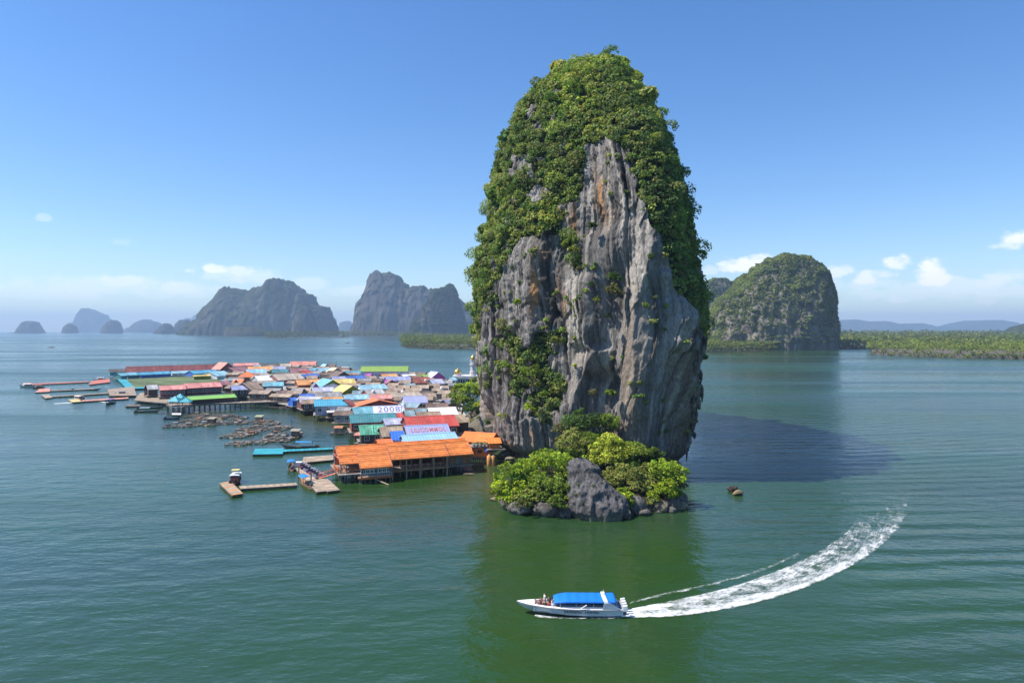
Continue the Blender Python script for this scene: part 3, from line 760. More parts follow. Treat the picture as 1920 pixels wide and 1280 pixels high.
# ------------------------------------------------------------------ mangrove woods
MUD = paint((0.13, 0.105, 0.075), 0.8, 0.25, 0.05)
def mangrove(shore, depth, label, step, can=11.0, seed=0, leaf=1.3, n_leaf=22, bright=1.0):
    """shore: front edge in photo pixels; a mud bank carrying a closed canopy of crowns, one mass"""
    S = np.array([[*PZ(px, py, 0.0)] for px, py in shore])
    x = np.linspace(S[0, 0], S[-1, 0], 200); fy = np.interp(x, S[:, 0], S[:, 1]) + 6 * fbm(x / 30, 0 * x, 0 * x + seed, 3)
    root = empty('mangrove_wood', (float(x.mean()), float(fy.mean()), 0))
    set_props(root, label, 'mangrove', None, 'stuff')
    o = np.array([x.mean(), fy.mean(), 0.0])
    d = np.linspace(0, 1, 30) ** 1.5
    XX = x[:, None] + 0 * d[None]; YY = fy[:, None] - 4 + (depth * 1.02) * d[None] * (1 + 0 * x[:, None]); XX = XX * (YY / fy[:, None])
    ZZ = drop(YY) + np.where(d[None] == 0, -0.4, 0.3) + 0 * XX
    ii = np.arange(XX.size).reshape(XX.shape)
    Fq = np.stack([ii[:-1, :-1], ii[1:, :-1], ii[1:, 1:], ii[:-1, 1:]], -1).reshape(-1, 4)
    b = link('mud_bank', mesh_np('mud_bank', np.stack([XX, YY, ZZ], -1).reshape(-1, 3) - o, Fq, True), root, MUD)
    # crowns, spaced wider with distance
    C_, R_ = [], []
    y = 2.0
    while y < depth:
        g = 1 + y / (fy.mean() * 0.8)
        st = step * g
        xx = np.arange(x[0], x[-1], st) + rng.uniform(-.4, .4, len(np.arange(x[0], x[-1], st))) * st
        f0 = np.interp(xx, x, fy)
        yy = f0 + y + rng.uniform(-.45, .45, len(xx)) * st
        C_.append(np.stack([xx * yy / f0, yy, drop(yy) + can * (0.62 + 0.35 * rng.random(len(xx))) + 2.0 * fbm(xx / 60, yy / 60, 0 * xx, 2)], -1)); R_.append(st * (.42 + .7 * rng.random(len(xx)) ** 1.3))
        y += st * (1.0 if y < 30 else 1.5)
    c = np.concatenate(C_); r = np.concatenate(R_)
    n = len(c)
    t = np.array([0.15, 0.185, 0.035]) * (0.75 + .5 * rng.random((n, 1))) * (1 + .3 * fbm(c[:, 0] / 40, c[:, 1] / 40, 0 * c[:, 0] + seed, 3)[:, None]) * bright
    up = np.tile(np.array([0, -.35, .94]), (n, 1))
    LV, LF, LC = leaf_cloud(c - o, up, r, n_leaf, leaf * r / step * 1.0, t, flat=.85)
    cr = link('canopy', mesh_np('canopy', LV, LF, False, LC), root, LEAF); cr['kind'] = 'stuff'
    # front row: leafy skirts down to the mud and prop roots
    fx = np.arange(x[0], x[-1], step * .36); f0 = np.interp(fx, x, fy)
    c2 = np.stack([fx, f0 - 3 + rng.uniform(-1.0, 3, len(fx)), 1.2 + 5.0 * rng.random(len(fx))], -1)
    LV, LF, LC = leaf_cloud(c2 - o, np.tile(np.array([0, -.8, .6]), (len(fx), 1)), np.full(len(fx), step * .5), n_leaf + 8, leaf * .8, np.tile(np.array([[.13, .165, .032]]), (len(fx), 1)) * bright * (.7 + .6 * rng.random((len(fx), 1))), flat=.9)
    sk = link('shore_foliage', mesh_np('shore_foliage', LV, LF, False, LC), root, LEAF); sk['kind'] = 'stuff'
    mb = MB()
    for i in range(0, len(fx)):
        p = Vector((fx[i] - o[0], f0[i] - o[1], 0))
        for q in range(3):
            mb.bar(p + Vector((random.uniform(-2, 2), random.uniform(-3, 0), -.3)), p + Vector((random.uniform(-.6, .6), random.uniform(-1, 1), 4.5)), .22, 4, .12)
    rt = link('prop_roots', mb.mesh('prop_roots'), root, BARK); rt['kind'] = 'stuff'
    return root
mangrove([(1582, 661), (1620, 664), (1700, 667), (1800, 670), (1930, 673), (2100, 678), (2300, 684)], 520, 'bright green mangrove wood along the right shore, nearest of the mangroves', 6.5, 11, 1, 1.35, 26, 1.1)
mangrove([(1500, 655), (1600, 654), (1700, 652), (1900, 650), (2200, 650)], 2400, 'darker mangrove belt behind the nearest wood below the far hills', 9, 12, 2, 2.0, 16, .8)
mangrove([(1300, 659), (1380, 658), (1440, 657), (1505, 655)], 150, 'green mangrove fringe at the foot of the dome-shaped karst', 6.5, 11.5, 3, 1.3, 24, .95)
mangrove([(756, 648), (764, 651), (830, 654), (900, 655)], 1300, 'mangrove spit left of the limestone tower below the dark karst', 6.5, 12, 4, 1.35, 22, .8)
mangrove([(498, 633), (560, 633), (655, 632)], 260, 'thin dark mangrove strip below the blue massif', 18, 17, 5, 3.0, 14, .6)
mangrove([(640, 630.5), (760, 630.5), (900, 630)], 300, 'thin mangrove line at the foot of the table-topped cliff', 20, 15, 6, 3.0, 12, .6)

# ------------------------------------------------------------------ air
def build_haze():
    m, N, L, out = new_mat('air')
    v = N.new('ShaderNodeVolumePrincipled')
    v.inputs['Color'].default_value = (0.50, 0.72, 1.0, 1)
    v.inputs['Density'].default_value = 9.0e-5
    v.inputs['Anisotropy'].default_value = 0.1
    L.new(v.outputs[0], out.inputs['Volume'])
    mb = MB(); mb.box(-21000, 21000, -21000, 21000, -40, 480)
    o = mb.build('haze', m); o['kind'] = 'stuff'
build_haze()
# ------------------------------------------------------------------ stones and trees at the foot of the tower
def stone_mesh(name, rx, ry, rz, seed, col=(.2, .185, .165), det=3, tide=True, amp=.22):
    bm = bmesh.new(); bmesh.ops.create_icosphere(bm, subdivisions=det, radius=1.0)
    V = np.array([v.co[:] for v in bm.verts]); Fq = np.array([[v.index for v in f.verts] for f in bm.faces]); bm.free()
    # flat broken faces: clip against random planes, then roughen
    r = np.random.default_rng(seed)
    for i in range(9):
        n = r.normal(size=3); n /= np.linalg.norm(n); d = r.uniform(.62, .88)
        k = V @ n; V = V - np.clip(k - d, 0, 1)[:, None] * n * .85
    f = fbm(V[:, 0] * 2 + seed, V[:, 1] * 2, V[:, 2] * 2, 4)[:, None]
    f2 = fbm(V[:, 0] * 7 + seed, V[:, 1] * 7, V[:, 2] * 4, 3)[:, None]
    V = V * (1 + amp * f + .07 * f2) * np.array([rx, ry, rz])
    c = np.array(col)[None] * (1 + .7 * f2 + .5 * f)
    c = c * (1 - .5 * sstep(.1, .5, fbm(V[:, 0] * 2 / rx, V[:, 1] * 2 / rx, V[:, 2] * .6 / rz + seed, 3)))[:, None]
    return mesh_np(name, V, Fq, False, np.clip(c, .02, .5))
def stone(px, py, w, Y, hz, label, seed, col=(.2, .185, .165), depth=.8, sink=.35, rz=0.0, group=None):
    """w: width in photo pixels, hz: height above the sea in metres"""
    rx = w * Y / F / 2
    p = PZ(px, py, 0)
    o = link('boulder', stone_mesh('boulder', rx, rx * depth, hz / (2 - sink) * 1.15, seed, col), None, LIME)
    o.location = (p.x * Y / p.y, Y, hz / (2 - sink) * (1 - sink)); o.rotation_euler = (0, 0, rz)
    set_props(o, label, 'rock', group); return o

def foreground_crag():
    # the grey crag in front of the bushes, narrow top leaning left
    rows = [(988, 1092, 1172), (975, 1070, 1188), (955, 1066, 1182), (935, 1066, 1168), (915, 1067, 1146), (900, 1067, 1134), (885, 1066, 1124), (875, 1068, 1114), (869, 1076, 1104), (866, 1086, 1098)]
    nr, nc = 90, 150
    Y0 = 120.0
    ry = np.array([r[0] for r in rows], float); t = np.linspace(0, 1, nr)
    py = 992 + (866 - 992) * (1 - (1 - t) ** 1.3)
    L = np.interp(-py, -ry, [r[1] for r in rows]); Rr = np.interp(-py, -ry, [r[2] for r in rows])
    Z = CAM_H - (py - HY) / F * Y0
    th = np.linspace(0, 2 * math.pi, nc, endpoint=False)
    cx = ((L + Rr) / 2 - 960) / F * Y0; a = (Rr - L) / 2 / F * Y0
    b = np.interp(Z, [-2, 0, 4, 8, 9.5], [4.4, 4.6, 3.6, 2.2, .6])
    X = cx[:, None] + a[:, None] * np.sign(np.cos(th)) * np.abs(np.cos(th)) ** .85
    Y = Y0 + 1.0 + .28 * Z[:, None] + b[:, None] * np.sign(np.sin(th)) * np.abs(np.sin(th)) ** .85
    ZZ = Z[:, None] + 0 * X
    nx = np.cos(th)[None] + 0 * X; ny = np.sin(th)[None] + 0 * X
    D = fbm(X / 3, Y / 3, ZZ / 4, 4) * .8 + (1 - 2 * np.abs(vnoise(X / 1.3, Y / 1.3, ZZ / 3))) * .35 + fbm(X / .8, Y / .8, ZZ / .9, 4, .7) * .42
    D -= 1.0 * np.exp(-((ZZ - .2) / .8) ** 2)
    top = np.clip((nr - 1 - np.arange(nr)) / 12, 0, 1)[:, None]
    D = D * top
    V = np.stack([X + nx * D, Y + ny * D, ZZ + .4 * D], -1)
    st = fbm(X / .5, Y / .5, ZZ / 3, 4); bl = fbm(X / 2.2 + 7, Y / 2.2, ZZ / 2.5, 4)
    c = (0.15 + .10 * st + .07 * bl)[..., None] * np.array([1, .95, .93])
    tide = np.exp(-((ZZ - .55 - .2 * bl) / .35) ** 2)[..., None] * .6
    c = c * (1 - tide) + tide * np.array([.36, .30, .20])
    low = sstep(.25, -.1, ZZ)[..., None]; c = c * (1 - low * .6)
    ii = np.arange(nr * nc).reshape(nr, nc)
    Fq = np.stack([ii[:-1], np.roll(ii[:-1], -1, 1), np.roll(ii[1:], -1, 1), ii[1:]], -1).reshape(-1, 4)
    o0 = np.array([cx[0], Y0, 0])
    Vf = np.concatenate([V.reshape(-1, 3), V[-1].mean(0, keepdims=True) + np.array([[0, 0, .15]])]) - o0
    cap = np.array([[ii[-1, i], ii[-1, (i + 1) % nc], nr * nc, nr * nc] for i in range(nc)])
    me = bpy.data.meshes.new('crag')
    me = mesh_np('crag', Vf, Fq, False, np.clip(np.concatenate([c.reshape(-1, 3), c[-1, :1]]), .02, .5))
    root = empty('sea_crag', o0)
    set_props(root, 'grey pitted crag with a narrow leaning top in front of the bushes', 'rock')
    link('crag_rock', me, root, LIME)
    ci = rng.choice(nr * nc, 14)
    cc = V.reshape(-1, 3)[ci] - o0; keep = (cc[:, 2] > 1.5)
    cc = cc[keep]
    LV, LF, LC = leaf_cloud(cc, np.tile(np.array([0, -.6, .8]), (len(cc), 1)), rng.uniform(.15, .4, len(cc)), 30, .13, np.tile([[.12, .15, .03]], (len(cc), 1)))
    q = link('fern_tufts', mesh_np('fern_tufts', LV, LF, False, LC), root, LEAF); q['kind'] = 'stuff'
foreground_crag()

def islet():
    # the stony shelf that carries the bushes
    nx, ny = 130, 110
    x = np.linspace(-4.5, 34, nx); y = np.linspace(118, 160, ny)
    X, Y = np.meshgrid(x, y, indexing='ij')
    e = np.interp(X, [-4.5, -1, 4, 9, 15, 22, 27, 31, 34], [136, 126, 122, 120.5, 121, 122, 123, 125.5, 138])
    e = e + 1.2 * fbm(X / 3, 0 * X, 0 * X + 5, 3)
    d = Y - e
    Z = np.where(d < 0, np.clip(d * 1.4, -2.5, 0), 1.5 * sstep(0, .9, d) + .16 * d) + .5 * fbm(X / 2, Y / 2, 0 * X, 4) * sstep(-.5, .5, d)
    Z = Z - 3.0 * sstep(31.5, 34, X) - 3.0 * sstep(-2.0, -4.5, X)
    Z = np.minimum(Z, np.interp(X, [-5, 6, 14, 30], [2.4, 3.5, 8.5, 8.0]))
    Z = Z - 6.0 * sstep(np.interp(X, [-5, 2, 10, 14], [134, 140, 150, 170]), np.interp(X, [-5, 2, 10, 14], [138, 144, 156, 180]), Y)
    bl = fbm(X / 1.1, Y / 1.1, Z / 1.1, 4)[..., None]
    c = np.array([.19, .165, .135]) * (1 + .8 * bl); s = sstep(1.6, 2.6, Z + bl[..., 0])[..., None]
    c = c * (1 - s) + s * np.array([.05, .05, .025])
    ii = np.arange(nx * ny).reshape(nx, ny)
    Fq = np.stack([ii[:-1, :-1], ii[1:, :-1], ii[1:, 1:], ii[:-1, 1:]], -1).reshape(-1, 4)
    o = link('rocky_islet', mesh_np('rocky_islet', np.stack([X, Y, Z], -1).reshape(-1, 3), Fq, True, np.clip(c, .01, .5).reshape(-1, 3)), None, LIME)
    o['kind'] = 'structure'
islet()

def tree(px, py, pr, Y, tint, label, name='bush', cat='bush', flat=.85, zb=None, leaves=1500, size=.24, trunk=True, group=None):
    """crown centre at photo pixel (px, py), crown radius pr pixels, at distance Y"""
    c = PY(px, py, Y); r = pr * Y / F
    zb = (max(0.2, c.z - r * 1.25)) if zb is None else zb
    root = empty(name, (c.x, c.y, zb)); set_props(root, label, cat, group)
    cz = c.z - zb
    nl = max(7, int(10 + r * 1.2))
    lob = []
    for i in range(nl):
        d = rng.normal(size=3); d /= np.linalg.norm(d); d[2] = abs(d[2]) * .9 - .25
        lob.append((np.array([0, 0, cz]) + d * r * rng.uniform(.35, .92) * np.array([1, .9, flat]), r * rng.uniform(.2, .46)))
    lob.append((np.array([0, 0, cz]), r * .55))
    cc = np.array([l[0] for l in lob]); rr = np.array([l[1] for l in lob])
    # small twig clumps over the lobes
    sub, sr, st = [], [], []
    for p, q in lob:
        k = 9
        d = rng.normal(size=(k, 3)); d /= np.linalg.norm(d, axis=1, keepdims=True); d[:, 2] = np.where(d[:, 2] < -.3, -d[:, 2], d[:, 2])
        sub.append(p + d * q * .8); sr.append(q * rng.uniform(.28, .5, k)); st.append(np.tile(np.array(tint) * rng.uniform(.6, 1.3), (k, 1)) * rng.uniform(.85, 1.15, (k, 1)))
    sub = np.concatenate(sub); sr = np.concatenate(sr); st = np.concatenate(st)
    up = sub - np.array([0, 0, cz - r * .4]); up /= np.linalg.norm(up, axis=1, keepdims=True)
    npl = max(6, leaves // len(sub))
    LV, LF, LC = leaf_cloud(sub, up, sr, npl, size, st, jit=.3)
    link('crown', mesh_np('crown', LV, LF, False, LC), root, LEAF)
    if trunk:
        mb = MB(); r0 = max(.09, r * .055)
        b = Vector((0, 0, -.4)); m = Vector((r * random.uniform(-.1, .1), r * random.uniform(-.1, .1), max(.6, cz * .5)))
        mb.bar(b, m, r0 * 1.3, 7, r0 * .9)
        for i in range(min(len(lob), 8)):
            e = Vector(lob[i][0]); k = m.lerp(e, .5) + Vector((0, 0, -.1 * r))
            mb.bar(m - Vector((0, 0, .1)), k, r0 * .6, 5, r0 * .4); mb.bar(k, e, r0 * .4, 5, r0 * .12)
        mb.build('trunk', BARK, root)
    return root
BR = (.27, .37, .037); MD = (.19, .265, .04); OL = (.24, .265, .066); YL = (.37, .41, .05); DK = (.08, .14, .034); GO = (.21, .20, .085); VB = (.31, .40, .03)
for a in [(985, 893, 44, 130, BR, 'bright green bush at the upper left of the islet', 3600), (1034, 876, 40, 134, BR, 'bright green bush left of the crag, touching the cliff foot', 3200),
          (958, 930, 30, 126, VB, 'lime green bush at the far left shore of the islet', 2200), (1030, 925, 42, 124, MD, 'dense mid-green bush just left of the grey crag', 3400),
          (990, 945, 30, 123, OL, 'low olive bush above the left shore ledge', 2000), (1050, 945, 20, 120.5, MD, 'small bush squeezed against the left side of the crag', 900),
          (1082, 842, 38, 143, OL, 'olive bush above the crag at the cliff foot', 2600), (1062, 812, 27, 147, GO, 'dry grey-olive bush high on the cliff foot', 1600),
          (1100, 800, 34, 147, DK, 'dark green tree high above the crag against the cliff', 2600), (1142, 797, 30, 148, MD, 'leafy green tree topping the bushes against the cliff', 2400),
          (1120, 838, 30, 142, MD, 'green bush between the crag and the highest trees', 2000),
          (1148, 858, 42, 138, YL, 'yellow-green tree crown right above the crag', 3600), (1198, 860, 36, 143, MD, 'green tree right of the yellow-green crown', 2600),
          (1228, 868, 28, 144, DK, 'dark-leaved tree at the right end of the upper bushes', 1800), (1160, 905, 32, 130, OL, 'olive bush on the right shoulder of the crag', 2200),
          (1195, 915, 38, 128, OL, 'broad olive bush right of the crag above the stones', 2800), (1165, 935, 20, 123, VB, 'small lime green bush against the right side of the crag', 1000),
          (1252, 893, 33, 128, BR, 'bright bush at the upper right corner of the islet', 2400), (1243, 928, 30, 125, VB, 'fresh green bush above the right shore stones', 2200),
          (1182, 950, 20, 122, OL, 'small olive bush low beside the crag foot', 900), (1275, 915, 16, 129, GO, 'scraggy bush at the right tip of the islet', 600)]:
    tree(a[0], a[1], a[2] * 1.28, *a[3:6], leaves=int(a[6] * 1.3))
for a in [(1150, 522, 17, 150, DK, 'dark bush growing in the hollow of the cliff face', 1100), (1152, 548, 20, 149.5, GO, 'pale-leaved bush hanging below the dark bush in the hollow', 1100),
          (1143, 738, 13, 148, MD, 'slim bush in a cleft low on the cliff face', 700), (1112, 738, 11, 151, GO, 'small dry bush left of the slim cleft bush', 500),
          (1078, 470, 13, 154, OL, 'upright bush beside the smooth slab of the cliff', 700), (1085, 505, 9, 153, GO, 'tiny bush at the lower tip of the smooth slab', 320),
          (1118, 565, 9, 150, OL, 'tiny tuft bush left below the hollow', 320), (970, 568, 9, 160, VB, 'small bright bush alone on the left cliff wall', 350),
          (992, 765, 13, 157, VB, 'lime green bush hanging at the lower end of the left scrub', 700), (1020, 745, 18, 155, MD, 'green bush at the lower right of the left scrub', 800),
          (1226, 525, 7, 149, OL, 'tiny bush on the pale right ridge of the cliff', 250), (1112, 425, 11, 155, DK, 'small dark bush below the orange stain', 450),
          (1040, 640, 14, 156, OL, 'bush at the top corner of the left scrub', 600), (945, 690, 18, 163, MD, 'round bush at the left end of the scrub band', 800), (1000, 700, 24, 157, MD, 'broad bush in the middle of the scrub band', 1200)]:
    tree(*a[:6], name='cliff_bush', leaves=a[6], size=.22, flat=1.0)
for a in [(1010, 908, 26, 128, MD, 'mid-green bush filling the middle of the left thicket', 1200), (1072, 884, 26, 136, OL, 'olive bush directly behind the crag top', 1200), (1112, 868, 26, 139, MD, 'green bush between crag top and yellow-green crown', 1200),
          (1182, 882, 28, 137, MD, 'green bush below the tree right of the yellow-green crown', 1300), (1216, 890, 28, 135, OL, 'olive bush in the middle of the right thicket', 1300), (1058, 858, 24, 141, MD, 'green bush at the cliff foot left of the crag', 1000),
          (972, 912, 28, 128, MD, 'mid-green bush at the left end of the thicket', 1300), (1222, 945, 17, 124, OL, 'low olive bush between the right shore stones', 600), (1132, 824, 22, 145, DK, 'dark bush under the highest leafy tree', 900),
          (1092, 824, 22, 146, MD, 'green bush under the high dark tree', 900), (1172, 846, 24, 143, BR, 'bright bush behind the yellow-green crown', 1000), (1268, 932, 15, 126, MD, 'small bush at the right corner above the stones', 500)]:
    tree(a[0], a[1], a[2] * 1.15, *a[3:6], leaves=a[6])
# trees on the bank left of the tower
for a in [(885, 735, 28, 250, BR, 'tall bright tree on the bank left of the tower', 2600, 3), (866, 752, 24, 246, MD, 'leafy tree beside the village at the tower bank', 2200, 3),
          (884, 770, 22, 240, DK, 'dark tree in front of the bank trees', 1800, 2.5), (862, 730, 18, 258, BR, 'leftmost small tree on the tower bank', 1400, 3),
          (895, 715, 16, 255, OL, 'yellowish tree high on the bank against the tower', 1200, 8), (893, 795, 17, 228, OL, 'grey-green shrub at the foot of the tower behind the orange terrace', 1200, 1.5), (850, 742, 12, 262, MD, 'low shrub at the village edge of the bank', 700, 3), (900, 760, 14, 236, YL, 'yellow-green shrub hugging the tower wall', 900, 4)]:
    tree(*a[:6], name='tree', cat='tree', leaves=a[6], size=.36, zb=a[7])
def bank():
    nx, ny = 60, 60
    X, Y = np.meshgrid(np.linspace(-26, 2, nx), np.linspace(205, 275, ny), indexing='ij')
    d = X + 21 + 3 * fbm(Y / 8, 0 * Y, 0 * Y, 2)
    Z = np.clip(-1.5 + .55 * d, -2, 9) * sstep(205, 214, Y) * sstep(275, 262, Y) - 1.5 * (1 - sstep(205, 214, Y) * sstep(275, 262, Y)) + .7 * fbm(X / 3, Y / 3, 0 * X, 4)
    bl = fbm(X / 1.5, Y / 1.5, Z / 1.5, 4)[..., None]
    c = np.array([.17, .15, .115]) * (1 + .7 * bl)
    ii = np.arange(nx * ny).reshape(nx, ny); Fq = np.stack([ii[:-1, :-1], ii[1:, :-1], ii[1:, 1:], ii[:-1, 1:]], -1).reshape(-1, 4)
    o = link('rocky_bank', mesh_np('rocky_bank', np.stack([X, Y, Z], -1).reshape(-1, 3), Fq, False, np.clip(c, .02, .5).reshape(-1, 3)), None, LIME); o['kind'] = 'structure'
bank()
TN = (.30, .245, .165); GR = (.19, .175, .155)
stone(1385, 930, 24, 136, 1.0, 'pale brown half of the lone rock standing out of the water', 31, (.33, .25, .15), .7, rz=.4)
stone(1376, 926, 22, 139, 1.1, 'dark back half of the lone rock in the water', 32, (.07, .06, .05), .5, rz=-.2)
stone(872, 889, 26, 157, .5, 'flat dark stone in the water beside the orange restaurant', 33, (.10, .085, .07), .7)
stone(880, 893, 22, 155, .35, 'flat brown stone in front of the dark one by the restaurant', 34, (.2, .16, .11), .5)
stone(928, 926, 20, 132, .6, 'low stone in the water left of the islet', 35, TN)
for i, (px, py, w, Y, h, lb) in enumerate([(975, 968, 46, 122, 2.2, 'long grey stone at the left shore of the islet'), (1030, 970, 62, 121.5, 2.6, 'big slab of rock left of the crag at the waterline'), (1060, 972, 26, 120, 1.6, 'small dark stone tucked beside the crag'),
        (1195, 960, 36, 122, 3.0, 'upright block right behind the crag'), (1240, 955, 34, 123.5, 1.9, 'rounded pale stone on the right shore'), (1208, 966, 24, 121, 1.0, 'low stone in front of the upright block'),
        (1218, 950, 22, 124, 2.2, 'dark stone between the upright block and the pale stone'), (1277, 950, 36, 126, 1.2, 'flat tan stone at the right tip of the islet'), (1275, 937, 34, 129, 2.2, 'grey stone above the flat tan one'), (1178, 975, 18, 119, 1.3, 'small stone at the right foot of the crag'),
        (1262, 958, 18, 123, .9, 'small stone between the pale and the flat one')]):
    stone(px, py, w, Y, h, lb, 40 + i, TN if i in (4, 7) else GR)
for i, (px, py, w, Y, h, lb) in enumerate([(948, 858, 22, 178, 1.6, 'pale boulder at the foot of the tower near the restaurant'), (940, 862, 16, 176, 1.1, 'small boulder in front of the pale one by the tower'), (955, 868, 18, 171, 1.2, 'dark boulder under the left corner of the tower'), (900, 812, 20, 215, 3.0, 'stacked boulder behind the orange terrace'), (888, 806, 18, 222, 2.4, 'brown boulder under the grey-green shrub')]):
    stone(px, py, w, Y, h, lb, 60 + i, (.3, .26, .2))
# ------------------------------------------------------------------ the stilt village
def lin(r, g, b, k=0.86):
    f = lambda c: (c / 12.92 if c <= .04045 else ((c + .055) / 1.055) ** 2.4)
    return tuple(f(c / 255) * k for c in (r, g, b))
COL = dict(pink=lin(240, 150, 140), salmon=lin(232, 140, 120), dkred=lin(135, 52, 48), red=lin(205, 68, 55), orange=lin(240, 122, 50), ltorange=lin(242, 165, 85), brown=lin(120, 95, 80), ltbrown=lin(165, 140, 118),
           beige=lin(200, 182, 160), tan=lin(178, 155, 128), grey=lin(150, 150, 150), ltgrey=lin(190, 190, 192), lav=lin(160, 170, 220), ltlav=lin(190, 195, 225), blue=lin(60, 115, 205), strong=lin(25, 110, 220), ltblue=lin(150, 205, 230), aqua=lin(110, 185, 205),
           cyan=lin(60, 170, 205), teal=lin(60, 140, 150), turq=lin(20, 175, 190), white=lin(240, 240, 238), cream=lin(240, 215, 160), yellow=lin(240, 210, 110), green=lin(140, 175, 70), olive=lin(140, 150, 35), lime=lin(140, 200, 90), mint=lin(80, 185, 150), purple=lin(180, 80, 175), mauve=lin(165, 110, 115),
           maroon=lin(140, 70, 70), rust=lin(160, 80, 55), umber=lin(95, 82, 72), slate=lin(120, 130, 145), dkgreen=lin(80, 110, 60), greyblue=lin(130, 165, 180))
for _k in COL:
    _m = sum(COL[_k]) / 3; COL[_k] = tuple(c * .86 + _m * .12 for c in COL[_k])
WOOD = paint((0.17, 0.135, 0.10), 0.85, 0.35, 1.4, True)
WOODG = paint((0.24, 0.215, 0.18), 0.85, 0.3, 1.2, True)
CONC = paint((0.36, 0.34, 0.30), 0.85, 0.25, 0.7)
POST = paint((0.20, 0.18, 0.155), 0.85, 0.4, 1.6, True)
GLASS = paint((0.025, 0.03, 0.035), 0.25, 0.2, 2.0, spec=.5)
WHITE = paint((0.72, 0.72, 0.71), 0.5, 0.06, 1.5)
RAIL = paint((0.42, 0.16, 0.07), 0.7, 0.25, 2.0)
_wall = {}
def wallmat(c): return paint(c, 0.8, 0.22, 0.9, True)
def uv_xy(me, sx=1.0, sy=1.1, swap=False):
    l = me.uv_layers.new(name='UVMap')
    co = np.empty(len(me.vertices) * 3, np.float32); me.vertices.foreach_get('co', co); co = co.reshape(-1, 3)
    vi = np.empty(len(me.loops), np.int32); me.loops.foreach_get('vertex_index', vi)
    p = co[vi][:, :2]
    if swap: p = p[:, ::-1]
    l.data.foreach_set('uv', (p * np.array([sx, sy], np.float32)).astype(np.float32).ravel())
def slab(mb, p, th=.09):
    """a roof sheet from four corner points, with thickness"""
    q = [Vector(a) for a in p]
    mb.hexa([a - Vector((0, 0, th)) for a in q] + q)
_stilt = {}
def stilt_mesh(h, r=.14):
    k = (round(h, 1), r)
    if k not in _stilt:
        _stilt[k] = MB().bar((0, 0, -1.2), (0, 0, h), r, 6, r * .9).mesh('stilt'); _stilt[k].materials.append(POST)
    return _stilt[k]
_win = {}
def window_mesh(w, h, fr=WHITE):
    k = (round(w, 1), round(h, 1), fr.name)
    if k not in _win:
        mb = MB(); t = .1
        mb.box(-w / 2, w / 2, -.03, .05, -h / 2, h / 2, 0)
        for a in ((-w / 2 - t, -w / 2, -h / 2 - t, h / 2 + t), (w / 2, w / 2 + t, -h / 2 - t, h / 2 + t), (-w / 2, w / 2, h / 2, h / 2 + t), (-w / 2, w / 2, -h / 2 - t, -h / 2), (-.03, .03, -h / 2, h / 2)):
            mb.box(a[0], a[1], -.08, .05, a[2], a[3], 1)
        me = mb.mesh('window'); me.materials.append(GLASS); me.materials.append(fr); _win[k] = me
    return _win[k]
NAMED = []; FILLED = []
FOOT = []      # footprints: (cx, cy, half length, half depth, angle)
def add_stilts(root, W, D, z, nx, ny=2, r=.14, rows=None):
    for j in range(ny):
        for i in range(nx):
            o = link('stilt', stilt_mesh(z, r), root); o.location = (-W / 2 + W * i / max(1, nx - 1), -D / 2 + (D * j / max(1, ny - 1) if ny > 1 else 0), 0)
def solve_depth(M, n, ze, slope, target):
    lo, hi = .3, 45.0
    f = lambda d: HY + F * (CAM_H - ze - slope * d) / (M.y + n.y * d) - target
    for _ in range(50):
        m = (lo + hi) / 2
        if f(m) > 0: lo = m
        else: hi = m
    return lo
